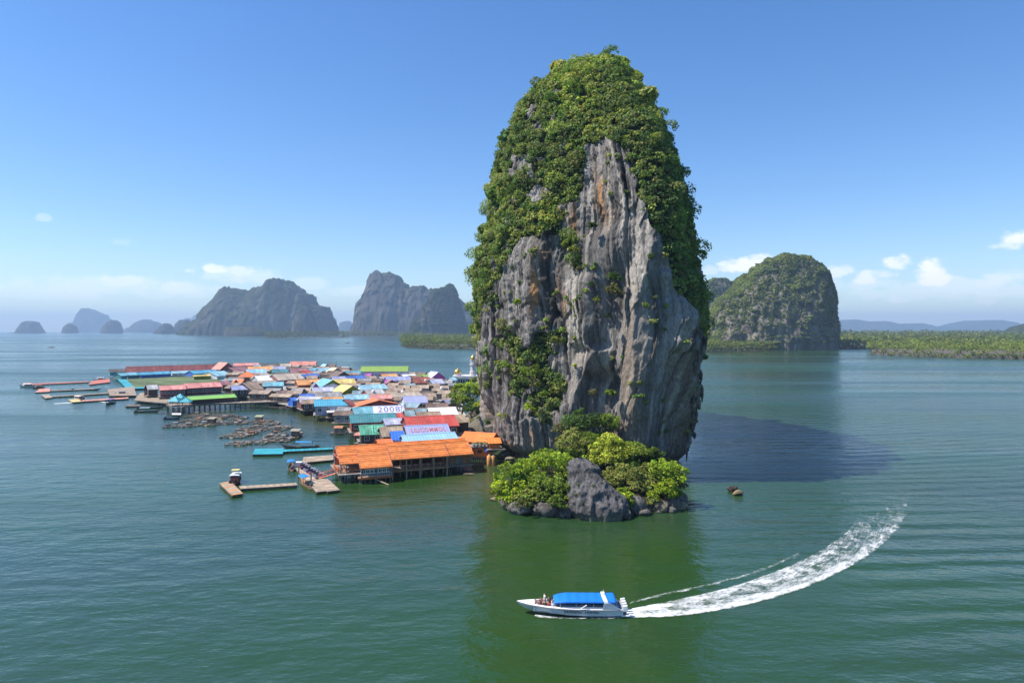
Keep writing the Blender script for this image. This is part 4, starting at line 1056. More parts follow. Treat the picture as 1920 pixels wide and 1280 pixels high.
def house(eL, eR, ridge, roof, wall, label, ze=5.0, slope=.42, deck=2.2, win=0, stilts=0, name='stilt_house', cat='house', group=None, back=None, var=.28, mono=False, wall_h=None, over=.45):
    """front eave from photo pixel eL to eR at height ze; the ridge shows at photo row `ridge`"""
    A = PZ(*eL, ze); B = PZ(*eR, ze); d = (B - A); d.z = 0; W = d.length; d.normalize(); n = Vector((-d.y, d.x, 0)); M = (A + B) / 2
    dp = max(1.2, solve_depth(M, n, ze, slope, ridge))
    bk = dp if back is None else back
    if mono: bk = 0
    zr = ze + slope * dp
    org = M + n * dp; org.z = 0
    root = empty(name, org, math.atan2(d.y, d.x)); set_props(root, label, cat, group)
    hw = W / 2
    mb = MB(); slab(mb, [(-hw, -dp, ze), (hw, -dp, ze), (hw, 0, zr), (-hw, 0, zr)])
    if bk: slab(mb, [(-hw, 0, zr), (hw, 0, zr), (hw, bk, zr - slope * bk), (-hw, bk, zr - slope * bk)])
    me = mb.mesh('roof'); uv_xy(me); rf = link('roof', me, root, roof_mat(COL[roof] if isinstance(roof, str) else roof, var))
    if W > 5 and not mono:
        link('ridge_cap', MB().hexa([(-hw, -.25, zr - .04), (hw, -.25, zr - .04), (hw, .25, zr - .04), (-hw, .25, zr - .04), (-hw, -.05, zr + .1), (hw, -.05, zr + .1), (hw, .05, zr + .1), (-hw, .05, zr + .1)]).mesh('ridge_cap'), rf, roof_mat(tuple(min(1, c * 1.08 + .02) for c in (COL[roof] if isinstance(roof, str) else roof)), .1))
    w0 = hw - over; f0 = -dp + over; b0 = bk - over if bk else -.15
    zt = ze - .12; zb = deck
    zb2 = zr - .14
    mb = MB()
    zf = ze + slope * over - .13; zk = (zr - slope * (bk - over) - .13) if bk else zr - .14
    vs = [(-w0, f0, zb), (w0, f0, zb), (w0, b0, zb), (-w0, b0, zb), (-w0, f0, zf), (w0, f0, zf), (w0, b0, zk), (-w0, b0, zk), (-w0, 0 if bk else b0 - .01, zb2), (w0, 0 if bk else b0 - .01, zb2)]
    mb.add(vs, [(0, 1, 5, 4), (2, 3, 7, 6), (1, 2, 6, 9, 5), (3, 0, 4, 8, 7), (0, 3, 2, 1)])
    mb.build('wall', wallmat(COL[wall] if isinstance(wall, str) else wall), root)
    link('deck', MB().box(-hw - .3, hw + .3, -dp - .5, (bk or 0) + .3, deck - .22, deck - .004).mesh('deck'), root, WOODG)
    if win:
        zc = (deck + ze) / 2 + .15; wh = min(1.1, (ze - deck) * .42)
        for i in range(win):
            o = link('window', window_mesh(min(1.2, W / win * .5), wh), root); o.location = (-w0 + 2 * w0 * (i + .5) / win, f0 - .01, zc)
    if stilts: add_stilts(root, 2 * hw, (dp + (bk or 0)) * .96, deck - .2, stilts, 2)
    FOOT.append((org.x, org.y, hw, max(dp, bk or 0), math.atan2(d.y, d.x)))
    NAMED.append(((eL[0] + eR[0]) / 2, (eL[1] + eR[1] + 2 * ridge) / 4, root))
    return root
def gable(eL, eR, apex, depth, roof, wall, label, ze=5.0, deck=2.2, roof2=None, win=1, name='gabled_house', group=None, over=.5, rz=0.0, stilts=0):
    """gable end towards the viewer: eaves at pixels eL, eR, apex at photo row"""
    A = PZ(*eL, ze); B = PZ(*eR, ze); d = (B - A); d.z = 0; W = d.length; d.normalize(); n = Vector((-d.y, d.x, 0)); M = (A + B) / 2
    zr = CAM_H - (apex - HY) / F * M.y
    root = empty(name, (M.x, M.y, 0), math.atan2(d.y, d.x) + rz); set_props(root, label, 'house', group)
    hw = W / 2; s = (zr - ze) / hw
    for nm, sg, c in (('roof', -1, roof), ('roof', 1, roof2 or roof)):
        mb = MB(); slab(mb, [(sg * hw, 0, ze), (0, 0, zr), (0, depth, zr), (sg * hw, depth, ze)] if sg > 0 else [(0, 0, zr), (sg * hw, 0, ze), (sg * hw, depth, ze), (0, depth, zr)])
        me = mb.mesh('roof'); uv_xy(me, 1.1, 1, True); link(nm, me, root, roof_mat(COL[c]))
    w0 = hw - over * .6
    mb = MB(); zs = ze + s * (hw - w0) - .12
    mb.add([(-w0, over, deck), (w0, over, deck), (w0, depth - .2, deck), (-w0, depth - .2, deck), (-w0, over, zs), (w0, over, zs), (w0, depth - .2, zs), (-w0, depth - .2, zs), (0, over, zr - .15), (0, depth - .2, zr - .15)],
           [(0, 1, 5, 8, 4), (2, 3, 7, 9, 6), (1, 2, 6, 5), (3, 0, 4, 7), (0, 3, 2, 1)])
    mb.build('wall', wallmat(COL[wall]), root)
    link('deck', MB().box(-hw, hw, -.3, depth, deck - .22, deck - .004).mesh('deck'), root, WOODG)
    for i in range(win):
        o = link('window', window_mesh(min(1.0, W / max(1, win) * .3), .9), root); o.location = (-w0 + 2 * w0 * (i + .5) / win, over - .01, (deck + ze) / 2 + .2)
    if stilts: add_stilts(root, 2 * w0, depth * .9, deck - .2, stilts, 2)
    NAMED.append(((eL[0] + eR[0]) / 2, (eL[1] + eR[1] + 2 * apex) / 4, root))
    c = Vector((M.x, M.y, 0)) + n * (depth / 2)
    FOOT.append((c.x, c.y, hw, depth / 2, math.atan2(d.y, d.x)))
    return root

# --- back rows
H = house
H((236, 698), (412, 693), 685, 'dkred', 'maroon', 'very long dark red roofed hall at the back left of the village', ze=3.6, deck=1.2, name='market_hall', cat='hall', slope=.5, var=.3, back=5)
H((204, 698), (238, 697), 692, 'umber', 'turq', 'open dark roofed shelter at the left end of the long red hall', ze=3.4, deck=1.2, slope=.35, cat='shelter', name='shelter', back=3)
gable((412, 693), (442, 691.5), 679.5, 12, 'salmon', 'maroon', 'pale red gabled house end closing the long red hall', ze=4.4, deck=1.4)
H((437, 686), (486, 685), 680.5, 'pink', 'maroon', 'flat pink and white roof behind the pale red gable', ze=4.5)
H((484, 686.5), (528, 686), 682, 'umber', 'brown', 'dark brown strip roof at the far back edge', ze=4.5)
H((526, 687.5), (546, 687), 681.5, 'beige', 'tan', 'pale beige roof left of the far salmon hall', ze=4.6)
H((542, 685), (592, 684.5), 677.5, 'salmon', 'white', 'salmon pink hall roof farthest back in the village', ze=4.6, cat='hall', name='market_hall')
H((440, 697), (470, 695), 688, 'mauve', 'umber', 'dusty pink roof behind the orange pyramid', ze=4.6)
H((464, 694.5), (512, 693.5), 687, 'ltorange', 'orange', 'light orange roof with an orange wall in the back row', ze=5, win=5)
H((511, 692.5), (536, 692), 687.5, 'lav', 'teal', 'lavender roof right of the light orange one', ze=5)
H((510, 699), (545, 698), 692, 'teal', 'dkgreen', 'dull teal roof below the lavender strip', ze=4.8, win=3)
H((462, 700), (500, 699), 692, 'ltblue', 'slate', 'light blue roof between orange pyramid and teal roof', ze=4.8, win=3)
H((545, 699.5), (582, 698.5), 690.5, 'mauve', 'maroon', 'faded mauve roof in the back middle', ze=4.8)
H((570, 701), (588, 700), 695, 'red', 'ltorange', 'small red roof beside the mauve one', ze=4.6)
H((580, 694.5), (598, 694), 689.5, 'aqua', 'white', 'small pale aqua roof at the back middle', ze=4.8)
H((600, 696), (624, 695), 690, 'ltblue', 'ltgrey', 'small pale blue roof left of the cream roof', ze=4.8)
gable((620, 698), (644, 697), 689.5, 9, 'cream', 'beige', 'cream gabled roof left of the green school hall', ze=4.6)
gable((606, 689), (620, 688.5), 682.5, 8, 'ltblue', 'slate', 'tiny white-blue gable standing alone at the far edge', ze=4.6)
gable((629, 707), (660, 705.5), 696.5, 10, 'brown', 'umber', 'brown gabled house left of the green school hall', ze=4.6)
H((651, 701.5), (679, 700.5), 695, 'cyan', 'white', 'light cyan roof just left of the green school hall', ze=4.6, win=2)
H((675, 696.5), (765, 696), 686.5, 'green', 'ltlav', 'long school hall with an apple green roof and lilac walls', ze=7.6, deck=2.2, win=14, cat='school', name='school_hall', slope=.5, var=.08)
H((682, 707), (694, 707), 700, 'purple', 'purple', 'small purple annex under the left end of the green hall', ze=5)
H((484, 714), (524, 712), 703.5, 'white', 'ltgrey', 'white and pale blue framed roof in the middle left', ze=5, var=.1)
H((521, 713), (572, 710), 700.5, 'beige', 'mauve', 'wide washed-out beige roof beside the white framed one', ze=5.2, var=.25)
H((566, 707), (600, 705.5), 701, 'blue', 'brown', 'deep blue roof behind the bright orange one', ze=5)
H((623, 712), (657, 711), 705.5, 'lav', 'brown', 'lavender half of the long blue roof before the school', ze=5)
H((656, 711.5), (689, 709.5), 704, 'blue', 'slate', 'blue half of the long roof before the school', ze=5, win=3)
H((558, 722), (612, 720), 711.5, 'ltorange', 'rust', 'bright orange roof in the middle of the village', ze=5)
gable((576, 722.5), (596, 722), 715.5, 8, 'rust', 'maroon', 'rust gable peeking in front of the bright orange roof', ze=4.6)
gable((584, 728), (600, 727.5), 718.5, 8, 'slate', 'purple', 'small purple fronted gable house', ze=4.6, win=1)
gable((602, 726), (645, 724), 712, 16, 'aqua', 'olive', 'house with a big olive green gable and pale blue roof side', ze=4.8, roof2='cream')
H((624, 719.5), (668, 718), 710.5, 'yellow', 'olive', 'yellow roof behind the olive gable', ze=5.2)
H((718, 708), (748, 707), 701, 'ltorange', 'rust', 'light orange roof in front of the school hall', ze=5)
H((726, 714.5), (772, 713), 706, 'lav', 'purple', 'blue-lavender roof with a magenta edge right of the middle', ze=5, win=4)
gable((724, 719), (746, 718.5), 712, 8, 'mauve', 'maroon', 'mauve gable below the blue-lavender roof', ze=4.6)
H((757, 707.5), (782, 706.5), 701.5, 'white', 'ltgrey', 'white curved roof right of the school', ze=4.8, var=.06)
H((784, 707.5), (806, 707), 702, 'green', 'olive', 'small green roof behind the brick red house', ze=5.2)
H((778, 718.5), (811, 717.5), 707, 'rust', 'brown', 'brick red house roof near the magenta gable', ze=5, win=3)
gable((808, 709), (836, 708), 697.5, 12, 'ltlav', 'purple', 'magenta house with white gable edges near the mosque', ze=5, win=3)
H((812, 720), (834, 719), 711, 'ltlav', 'slate', 'pale lavender tarpaulin roof below the magenta house', ze=4.8)
H((848, 713), (858, 712.5), 707, 'ltblue', 'white', 'tiny white and blue roof below the mosque', ze=5)
# --- left group along the pier
H((298, 731.5), (349, 729.5), 722.5, 'pink', 'maroon', 'left half of the long pink roof above the pier', ze=5.5, deck=2.4, win=6, stilts=9)
H((348, 728.2), (417, 724.5), 717.5, 'pink', 'maroon', 'right half of the long pink roof above the pier', ze=5.7, deck=2.4, win=8, stilts=11)
H((276, 730.5), (297, 729.5), 721.5, 'ltgrey', 'umber', 'small grey-mauve roof at the left end of the pink roof', ze=5.2, deck=2.4, stilts=4)
gable((268, 730), (278, 729.7), 720.5, 6, 'pink', 'maroon', 'narrow pink gable closing the left end of the long roof', ze=5.0, deck=2.4)
H((416, 722), (434, 721), 713, 'mauve', 'umber', 'dusty red roof joining the pink roof and the orange gables', ze=5.2, win=1)
gable((434, 720.5), (450, 720), 711.5, 9, 'orange', 'umber', 'first small orange gable behind the lavender roof', ze=5)
gable((450, 720), (466, 719.2), 711, 9, 'orange', 'umber', 'second small orange gable behind the lavender roof', ze=5)
H((434, 731.5), (472, 730), 722.5, 'lav', 'umber', 'lavender roof over dark stilts behind the pier', ze=5.2, deck=2.6, win=3, stilts=6)
H((470, 731), (495, 729), 716.5, 'ltbrown', 'umber', 'brown hip roofed house beside the lavender roof', ze=5.2, deck=2.4, win=2, stilts=4)
H((492, 724.5), (532, 723.5), 716, 'aqua', 'slate', 'pale blue roofed house with a dark grey front wall', ze=6, deck=2.2, win=3)
H((354, 750), (444, 744.5), 741, 'lime', 'umber', 'long bright green canopy along the pier', ze=4.6, slope=.3, deck=2.8, cat='canopy', name='pier_canopy', var=.08, over=.9)
# --- middle right
H((586, 734.5), (628, 733), 726, 'ltlav', 'grey', 'grey-lavender roof left of the yellow roofed house', ze=5)
H((626, 731), (642, 726), 721, 'slate', 'grey', 'slanted blue-grey roof before the olive gable', ze=5)
gable((640, 737), (681, 734.5), 723, 12, 'yellow', 'olive', 'yellow roofed house with a pale round front', ze=4.8, roof2='beige')
H((677, 731), (728, 728.5), 721, 'ltblue', 'white', 'wide pale blue roof in the middle right', ze=5.4, win=4)
H((690, 740.5), (724, 738.5), 730, 'ltgrey', 'red', 'grey roof with a red edge below the pale blue one', ze=5)
H((590, 745), (642, 743.5), 735, 'grey', 'umber', 'large weathered grey roof behind the cyan roof', ze=5, var=.3)
H((562, 744), (590, 742.5), 738, 'blue', 'maroon', 'narrow blue roof above the red and lavender stall', ze=5)
H((562, 755), (584, 754), 746, 'ltlav', 'maroon', 'lavender and maroon stall roof at the water corner', ze=4.6, deck=2.0, stilts=4)
H((547, 752), (561, 751), 745, 'strong', 'strong', 'small bright blue hut at the water corner', ze=4.2, deck=2.0, stilts=3, name='hut', cat='hut')
H((604, 749.5), (648, 748), 744.5, 'ltorange', 'rust', 'thin light orange roof strip behind the cyan roof', ze=5.2)
H((646, 750), (695, 748), 740, 'ltblue', 'brown', 'pale blue roof right of the cyan roof', ze=5.2)
H((694, 748.5), (736, 747), 740, 'pink', 'maroon', 'pink roof beside the pale blue one', ze=5.2)
H((588, 762), (658, 760), 748.5, 'cyan', 'ltlav', 'big cyan roofed house with a grey-lilac front over the water', ze=5.4, deck=2.2, win=4, stilts=9, var=.1)
H((655, 761), (667, 760), 748.5, 'maroon', 'brown', 'brown-red end piece of the cyan roof', ze=5.4, stilts=2)
H((758, 756), (803, 754.5), 742.5, 'lav', 'white', 'large lavender roof in the right of the village', ze=5.2, win=4, var=.08)
H((736, 745), (792, 741.5), 735.5, 'beige', 'brown', 'beige roof with a curved pale edge', ze=5.2, var=.25)
gable((663, 764), (757, 759), 750, 9, 'orange', 'maroon', 'low wide gable with orange roof edges', ze=5.0, win=0)
H((840, 757.5), (858, 756), 748.5, 'lav', 'brown', 'small blue roof half hidden by the bank trees', ze=4.8)
H((612, 773.5), (656, 772), 769.5, 'white', 'umber', 'thin white roofed stall on tall stilts over the water', ze=3.4, deck=1.6, stilts=6, slope=.25, cat='stall', name='stall')
# --- near right
R2008 = H((700, 776.5), (760, 774.5), 760.5, 'ltlav', 'maroon', 'lavender roof painted with the number 2008', ze=5.2, deck=2.2, slope=.45, var=.06)
H((664, 778), (704, 776), 763, 'aqua', 'brown', 'pale aqua roof left of the painted number roof', ze=5, deck=2.2, stilts=4)
H((656, 793.5), (745, 790), 775.5, 'teal', 'rust', 'long teal roof over the water in front of the painted roof', ze=5, deck=2.2, win=5, stilts=9, var=.15)
H((744, 783), (757, 782.5), 774, 'red', 'rust', 'small red roof patch beside the long teal roof', ze=5.4)
H((762, 783), (782, 782), 769, 'greyblue', 'brown', 'grey-green sheet roof left of the white roof', ze=5)
H((780, 776), (808, 775), 766, 'greyblue', 'brown', 'patched blue-grey roof beside the white roof', ze=5.2)
H((806, 779), (860, 777), 764, 'white', 'brown', 'big plain white roof near the bank trees', ze=5.2, var=.05)
H((784, 786), (830, 784), 772, 'ltbrown', 'umber', 'weathered brown roof in front of the white roof', ze=4.8, var=.3)
H((722, 797), (758, 795), 784.5, 'ltlav', 'slate', 'striped lavender and pale blue roof below the teal roof', ze=4.8, win=2)
H((674, 816), (721, 814), 797, 'mint', 'umber', 'green weathered roof at the water left of the blue one', ze=4.6, deck=2.2, win=2, stilts=6, var=.35)
H((716, 819.5), (760, 817), 800, 'tan', 'brown', 'tan sheet roof between the green and the lettered roof', ze=4.8)
H((764, 803), (862, 798), 779.5, 'red', 'maroon', 'large faded red roof behind the lettered roof', ze=5, win=6, var=.2)
H((860, 793), (882, 791), 777, 'tan', 'umber', 'tan roof beside the right end of the red roof', ze=4.8, deck=2.0, stilts=3)
RLET = H((762, 816.5), (846, 812.5), 796.5, 'lav', 'brown', 'pale blue roof painted with red letters', ze=5, slope=.45, var=.06)
H((733, 826), (759, 825), 808, 'strong', 'white', 'strong blue roof between the tan and the pale long roof', ze=5.2, var=.04)
H((757, 829), (860, 822), 813, 'ltblue', 'ltgrey', 'long pale blue roof directly behind the orange restaurant', ze=5.4, var=.08)
H((708, 834), (738, 832), 823, 'orange', 'orange', 'small bright orange roof behind the restaurant', ze=4.6, var=.1)

# hip roofs: orange pyramid, orange parasol stall
def hip(px0, px1, py, apex, roof, wall, label, ze=4.8, dpt=None, deck=2.2, name='pavilion', cat='pavilion', posts=True, rz=.25):
    A = PZ(px0, py, ze); B = PZ(px1, py, ze); W = (B - A).length; hw = W / 2; dp = dpt or hw
    M = (A + B) / 2; zr = CAM_H - (apex - HY) / F * (M.y + dp)
    root = empty(name, (M.x, M.y + dp, 0), rz); set_props(root, label, cat)
    mb = MB(); mb.add([(-hw, -dp, ze), (hw, -dp, ze), (hw, dp, ze), (-hw, dp, ze), (0, 0, zr), (-hw, -dp, ze - .1), (hw, -dp, ze - .1), (hw, dp, ze - .1), (-hw, dp, ze - .1)],
           [(0, 1, 4), (1, 2, 4), (2, 3, 4), (3, 0, 4), (5, 8, 7, 6), (0, 5, 6, 1), (1, 6, 7, 2), (2, 7, 8, 3), (3, 8, 5, 0)])
    me = mb.mesh('roof'); uv_xy(me); link('roof', me, root, roof_mat(COL[roof], .12))
    if posts:
        for x in (-hw * .85, hw * .85):
            for y in (-dp * .85, dp * .85):
                o = link('post', stilt_mesh(ze + .3, .11), root); o.location = (x, y, 0)
    if wall: MB().box(-hw * .8, hw * .8, -dp * .8, dp * .8, deck, ze - .05).build('wall', wallmat(COL[wall]), root)
    link('deck', MB().box(-hw, hw, -dp, dp, deck - .2, deck - .004).mesh('deck'), root, WOODG)
    FOOT.append((M.x, M.y + dp, hw, dp, rz)); return root
hip(440, 474, 707, 695.5, 'orange', 'brown', 'orange pyramid roofed pavilion in the left middle', ze=4.6)
hip(661, 678, 816.5, 809.5, 'salmon', None, 'small faded orange parasol roof over the water', ze=4.4, name='pavilion')
for i, (a, b, p, ap, lb) in enumerate([(311, 333, 753, 742, 'left turquoise peaked awning at the pier head'), (324, 341, 746, 737.5, 'back turquoise peaked awning at the pier head'), (332, 353, 754, 745, 'right turquoise peaked awning at the pier head')]):
    hip(a, b, p, ap, 'turq', None, lb, ze=4.6, deck=2.75, name='awning', cat='awning', rz=.1 * i)

# painted lettering on the two roofs (flat print lying on the sheets)
def roof_text(root, txt, col, size, x, y, slope, zr, name='lettering', sx=1.0):
    cu = bpy.data.curves.new(name, 'FONT'); cu.body = txt; cu.size = size; cu.align_x = 'CENTER'; cu.align_y = 'CENTER'; cu.extrude = .004; cu.offset = .03
    cu.resolution_u = 3; cu.space_character = 1.15
    to = bpy.data.objects.new(name, cu); C.objects.link(to)
    dg = bpy.context.evaluated_depsgraph_get(); me = bpy.data.meshes.new_from_object(to.evaluated_get(dg))
    bpy.data.objects.remove(to); bpy.data.curves.remove(cu)
    ob = link(name, me, root, paint(col, .7, .15, 1.5))
    ob.location = (x, y, zr + slope * y + .06); ob.rotation_euler = (math.atan(slope), 0, 0); ob.scale = (sx, 1, 1)
    return ob
def roof_dims(root):
    rf = [c for c in root.children if c.name.split('.')[0] == 'roof'][0]
    zs = [v.co for v in rf.data.vertices]
    return max(v.x for v in zs), -min(v.y for v in zs), max(v.z for v in zs)
hw_, dp_, zr_ = roof_dims(R2008)
mbp = MB(); slab(mbp, [(-hw_ * .98, -dp_ * .93, zr_ - .45 * dp_ * .93 + .045), (hw_ * .9, -dp_ * .93, zr_ - .45 * dp_ * .93 + .045), (hw_ * .9, -dp_ * .07, zr_ - .45 * dp_ * .07 + .045), (-hw_ * .98, -dp_ * .07, zr_ - .45 * dp_ * .07 + .045)], .03)
mbp.build('painted_panel', paint((.62, .64, .78), .6, .1, 1), R2008)
roof_text(R2008, '2008', (.16, .15, .33), dp_ * 1.02, 0, -dp_ * .52, .45, zr_, sx=hw_ * 2 * .86 / (dp_ * 2.75))
hw_, dp_, zr_ = roof_dims(RLET)
roof_text(RLET, 'LILICOMMOL', (.50, .13, .12), dp_ * .66, hw_ * .02, -dp_ * .55, .45, zr_, sx=hw_ * 2 * .84 / (dp_ * 4.6))

# --- crowded unlabelled-in-detail roofs between the named ones
def overlaps(x, y, r):
    for (cx, cy, hx, hy, a) in FOOT:
        dx, dy = x - cx, y - cy; ca, sa = math.cos(-a), math.sin(-a)
        lx, ly = dx * ca - dy * sa, dx * sa + dy * ca
        if abs(lx) < hx + r * .62 and abs(ly) < hy + r * .62: return True
    return False
FILL = [('brown', 'weathered brown sheet-roofed house packed between the coloured roofs'), ('ltbrown', 'pale brown sheet-roofed house packed between the coloured roofs'), ('tan', 'tan sheet-roofed house packed between the coloured roofs'), ('grey', 'dull grey sheet-roofed house packed between the coloured roofs'),
        ('umber', 'dark umber roofed house packed between the coloured roofs'), ('ltgrey', 'light grey roofed house packed between the coloured roofs'), ('greyblue', 'faded blue-grey roofed house packed between the coloured roofs')]
VILL = [(440, 688), (600, 684), (690, 696), (770, 700), (850, 712), (862, 735), (862, 760), (882, 790), (860, 806), (770, 820), (680, 812), (660, 790), (612, 768), (560, 752), (480, 740), (425, 726), (428, 705)]
rr = random.Random(3)
npx = np.array([p[0] for p in VILL]); nfill = 0
for py in (687, 690, 693, 696, 699, 702.5, 706, 710, 714, 718.5, 723, 728, 733, 738.5, 744, 750, 757, 764, 771, 779, 788, 797):
    px = 430.0 + rr.uniform(0, 12)
    while px < 885:
        Yq = 28.0 * F / (py - HY)
        w = rr.uniform(5.0, 9.5); wp = w * F / Yq
        if in_poly(np.array([px]), np.array([float(py)]), VILL)[0]:
            p = PZ(px, py, 4.6)
            if not overlaps(p.x, p.y + 2.4, 3.4):
                c, lb = FILL[rr.choices(range(7), (5, 5, 4, 3, 2, 1.5, 1.2))[0]]
                rz_ = rr.uniform(.2, .9); sl = rr.uniform(.28, .45)
                Yd = rr.uniform(2.2, 3.8)
                ridge_py = HY + F * (CAM_H - 4.6 - sl * Yd) / (p.y + Yd)
                tilt = rr.uniform(-.12, .12) * wp * .12
                FILLED.append(H((px - wp / 2, py + tilt), (px + wp / 2, py - tilt), ridge_py, c, rr.choice(['brown', 'umber', 'tan', 'slate', 'grey']), lb, ze=rr.uniform(4.3, 5.0), slope=sl, win=2 if py > 735 else 0, group='weathered sheet-roofed houses filling the village', var=.32))
                nfill += 1
        px += wp * rr.uniform(.55, .9)
# each of them is told by the named house it stands next to
_fs = set(o.name for o in FILLED); _ref = [n_ for n_ in NAMED if n_[2].name not in _fs]; _used = set()
for (fx, fy, o) in [n_ for n_ in NAMED if n_[2].name in _fs]:
    adj = o['label'].split(' roofed')[0].split(' sheet')[0]
    best = None
    for (rx, ry_, ro) in sorted(_ref, key=lambda n_: ((n_[0] - fx) / 1.6) ** 2 + ((n_[1] - fy) * 2) ** 2):
        k = ' '.join(ro['label'].split(' at the ')[0].split(' in the ')[0].split(' near ')[0].split()[:9])
        dx, dy = fx - rx, (fy - ry_) * 2.2
        rel = ('right of' if dx > 0 else 'left of') if abs(dx) > abs(dy) else ('just before' if dy > 0 else 'just behind')
        lb = '%s roofed house %s the %s' % (adj, rel, k)
        if lb not in _used: best = lb; break
    _used.add(best); o['label'] = best
# walkways under and between the houses
def polygon_deck(name, pts, z, th, mat):
    P3 = [PZ(px, py, z) for px, py in pts]
    bm = bmesh.new(); vs = [bm.verts.new(p) for p in P3]; f = bm.faces.new(vs)
    if f.normal.z < 0: bmesh.ops.reverse_faces(bm, faces=[f])
    r = bmesh.ops.extrude_face_region(bm, geom=[f]); ev = [v for v in r['geom'] if isinstance(v, bmesh.types.BMVert)]
    bmesh.ops.translate(bm, verts=ev, vec=(0, 0, -th)); bmesh.ops.recalc_face_normals(bm, faces=bm.faces[:])
    bmesh.ops.triangulate(bm, faces=[q for q in bm.faces if len(q.verts) > 4])
    me = bpy.data.meshes.new(name); bm.to_mesh(me); bm.free()
    return link(name, me, None, mat)
wk = polygon_deck('walkway', [(436, 692), (540, 690.5), (600, 690), (660, 702), (770, 706), (850, 717), (866, 742), (868, 770), (890, 800), (866, 822), (768, 832), (690, 826), (672, 800), (652, 782), (616, 772), (566, 764), (500, 752), (424, 736), (418, 712)], 1.9, .25, CONC)
wk['kind'] = 'structure'
edge = [(690, 826), (672, 800), (652, 782), (616, 772), (566, 764), (500, 752), (424, 736)]
for (a, b) in zip(edge[:-1], edge[1:]):
    A = PZ(*a, 1.9); B = PZ(*b, 1.9); n = max(2, int((B - A).length / 2.2))
    for i in range(n):
        o = link('stilt', stilt_mesh(1.7, .15), wk); o.location = A.lerp(B, i / n) + Vector((.3, .3, 0)); o.location.z = 0

# --- floating football pitch
def pitch():
    root = empty('football_pitch', PZ(330, 708, 1.0)); o = root.location
    set_props(root, 'green floating football pitch with turquoise margins behind the pink roofs', 'football pitch')
    q = [PZ(*p, 1.0) - o for p in [(238, 729), (425, 720), (432, 700.5), (212, 703)]]
    for v in q: v.z = 0
    MB().hexa([v - Vector((0, 0, .5)) for v in q] + q).build('platform', paint(COL['turq'], .6, .3, .2), root)
    c = sum(q, Vector()) / 4
    g = [c + (v - c) * .86 for v in q]; g = [Vector((v.x, v.y, .006)) for v in g]
    MB().hexa([v - Vector((0, 0, .004)) for v in g] + g).build('turf', paint((.105, .145, .055), .9, .35, .12), root)
    # white goals at both ends
    for a, b in ((g[0], g[3]), (g[1], g[2])):
        m = (a + b) / 2; d = (b - a).normalized()
        mb = MB(); mb.bar(m - d * 2.2, m - d * 2.2 + Vector((0, 0, 2)), .08); mb.bar(m + d * 2.2, m + d * 2.2 + Vector((0, 0, 2)), .08); mb.bar(m - d * 2.2 + Vector((0, 0, 2)), m + d * 2.2 + Vector((0, 0, 2)), .08)
        mb.build('goal', WHITE, root)
pitch()
for a in [((226, 704.5), (264, 702.5), 698.5, 'aqua', 'teal', 'pale aqua stall roof at the back left of the pitch'), ((262, 703), (322, 700.2), 697, 'cyan', 'blue', 'long blue stall roof along the back of the pitch'), ((322, 700), (362, 698.5), 695.5, 'ltblue', 'white', 'white-blue stall roof behind the pitch'),
          ((362, 701), (412, 698.5), 694, 'cyan', 'blue', 'deep cyan stall roof at the right back of the pitch'), ((406, 705), (436, 703), 696, 'ltblue', 'white', 'pale blue roof between the pitch and the orange pyramid'), ((362, 705.5), (416, 703.5), 702.5, 'yellow', 'olive', 'thin yellow awning at the right edge of the pitch')]:
    H(*a, ze=3.2, deck=1.2, slope=.3, name='stall', cat='stall')

# --- mosque
def mosque():
    c = PZ(868, 713, 4.0)
    root = empty('mosque', (c.x, c.y, 0)); set_props(root, 'white mosque with a gold dome and arcade beside the tower', 'mosque')
    GOLD = paint((.62, .40, .10), .3, .1, 1, metal=.75); MW = paint((.62, .58, .56), .6, .12, .6)
    MB().box(-6, 9, 0, 13, 2, 5.2).build('wall', MW, root)
    MB().box(-6.4, 9.4, -.4, 13.4, 5.2, 5.65).build('cornice', WHITE, root)
    MB().box(-6.2, 9.2, -.2, 13.2, 5.65, 6.5).build('parapet', MW, root)
    for i in range(11):
        x = -5.4 + i * 1.38
        MB().add([(x, -.06, 2.6), (x + .8, -.06, 2.6), (x + .8, -.06, 4.2), (x + .4, -.06, 4.75), (x, -.06, 4.2), (x, .02, 2.6), (x + .8, .02, 2.6), (x + .8, .02, 4.2), (x + .4, .02, 4.75), (x, .02, 4.2)],
                 [(0, 1, 2, 3, 4), (9, 8, 7, 6, 5), (0, 5, 6, 1), (1, 6, 7, 2), (2, 7, 8, 3), (3, 8, 9, 4), (4, 9, 5, 0)]).build('arch_window', GLASS, root)
    MB().lathe([(2.0, 0), (2.0, .9), (2.1, .9), (2.1, 1.0)], 20, (-3.4, 5, 6.5)).build('drum', MW, root)
    d = MB().lathe([(1.9, 0), (2.15, .5), (2.1, 1.2), (1.7, 1.95), (1.0, 2.5), (.35, 2.9), (.1, 3.3), (.02, 4.1)], 24, (-3.4, 5, 7.5)).build('dome', GOLD, root, True)
    for cx in (5.5,):
        m = MB(); m.lathe([(1.9, 0), (1.9, 5.0), (1.4, 5.2), (1.4, 8.3), (1.9, 8.5), (1.9, 9.0), (1.15, 9.0), (1.15, 11.2), (1.6, 11.4), (1.6, 11.8), (.0, 11.8)], 12, (cx, 4, 4))
        mt = m.build('minaret', MW, root)
        MB().lathe([(1.3, 0), (1.55, .45), (1.5, 1.0), (1.1, 1.7), (.5, 2.2), (.12, 2.6), (.02, 3.6)], 20, (cx, 4, 15.8)).build('minaret_dome', GOLD, mt, True)
        for k in range(8):
            t = k * math.pi / 4 + .2
            MB().bar((cx + 1.75 * math.cos(t), 4 + 1.75 * math.sin(t), 13), (cx + 1.75 * math.cos(t), 4 + 1.75 * math.sin(t), 15.3), .1).build('column', WHITE, mt)
mosque()
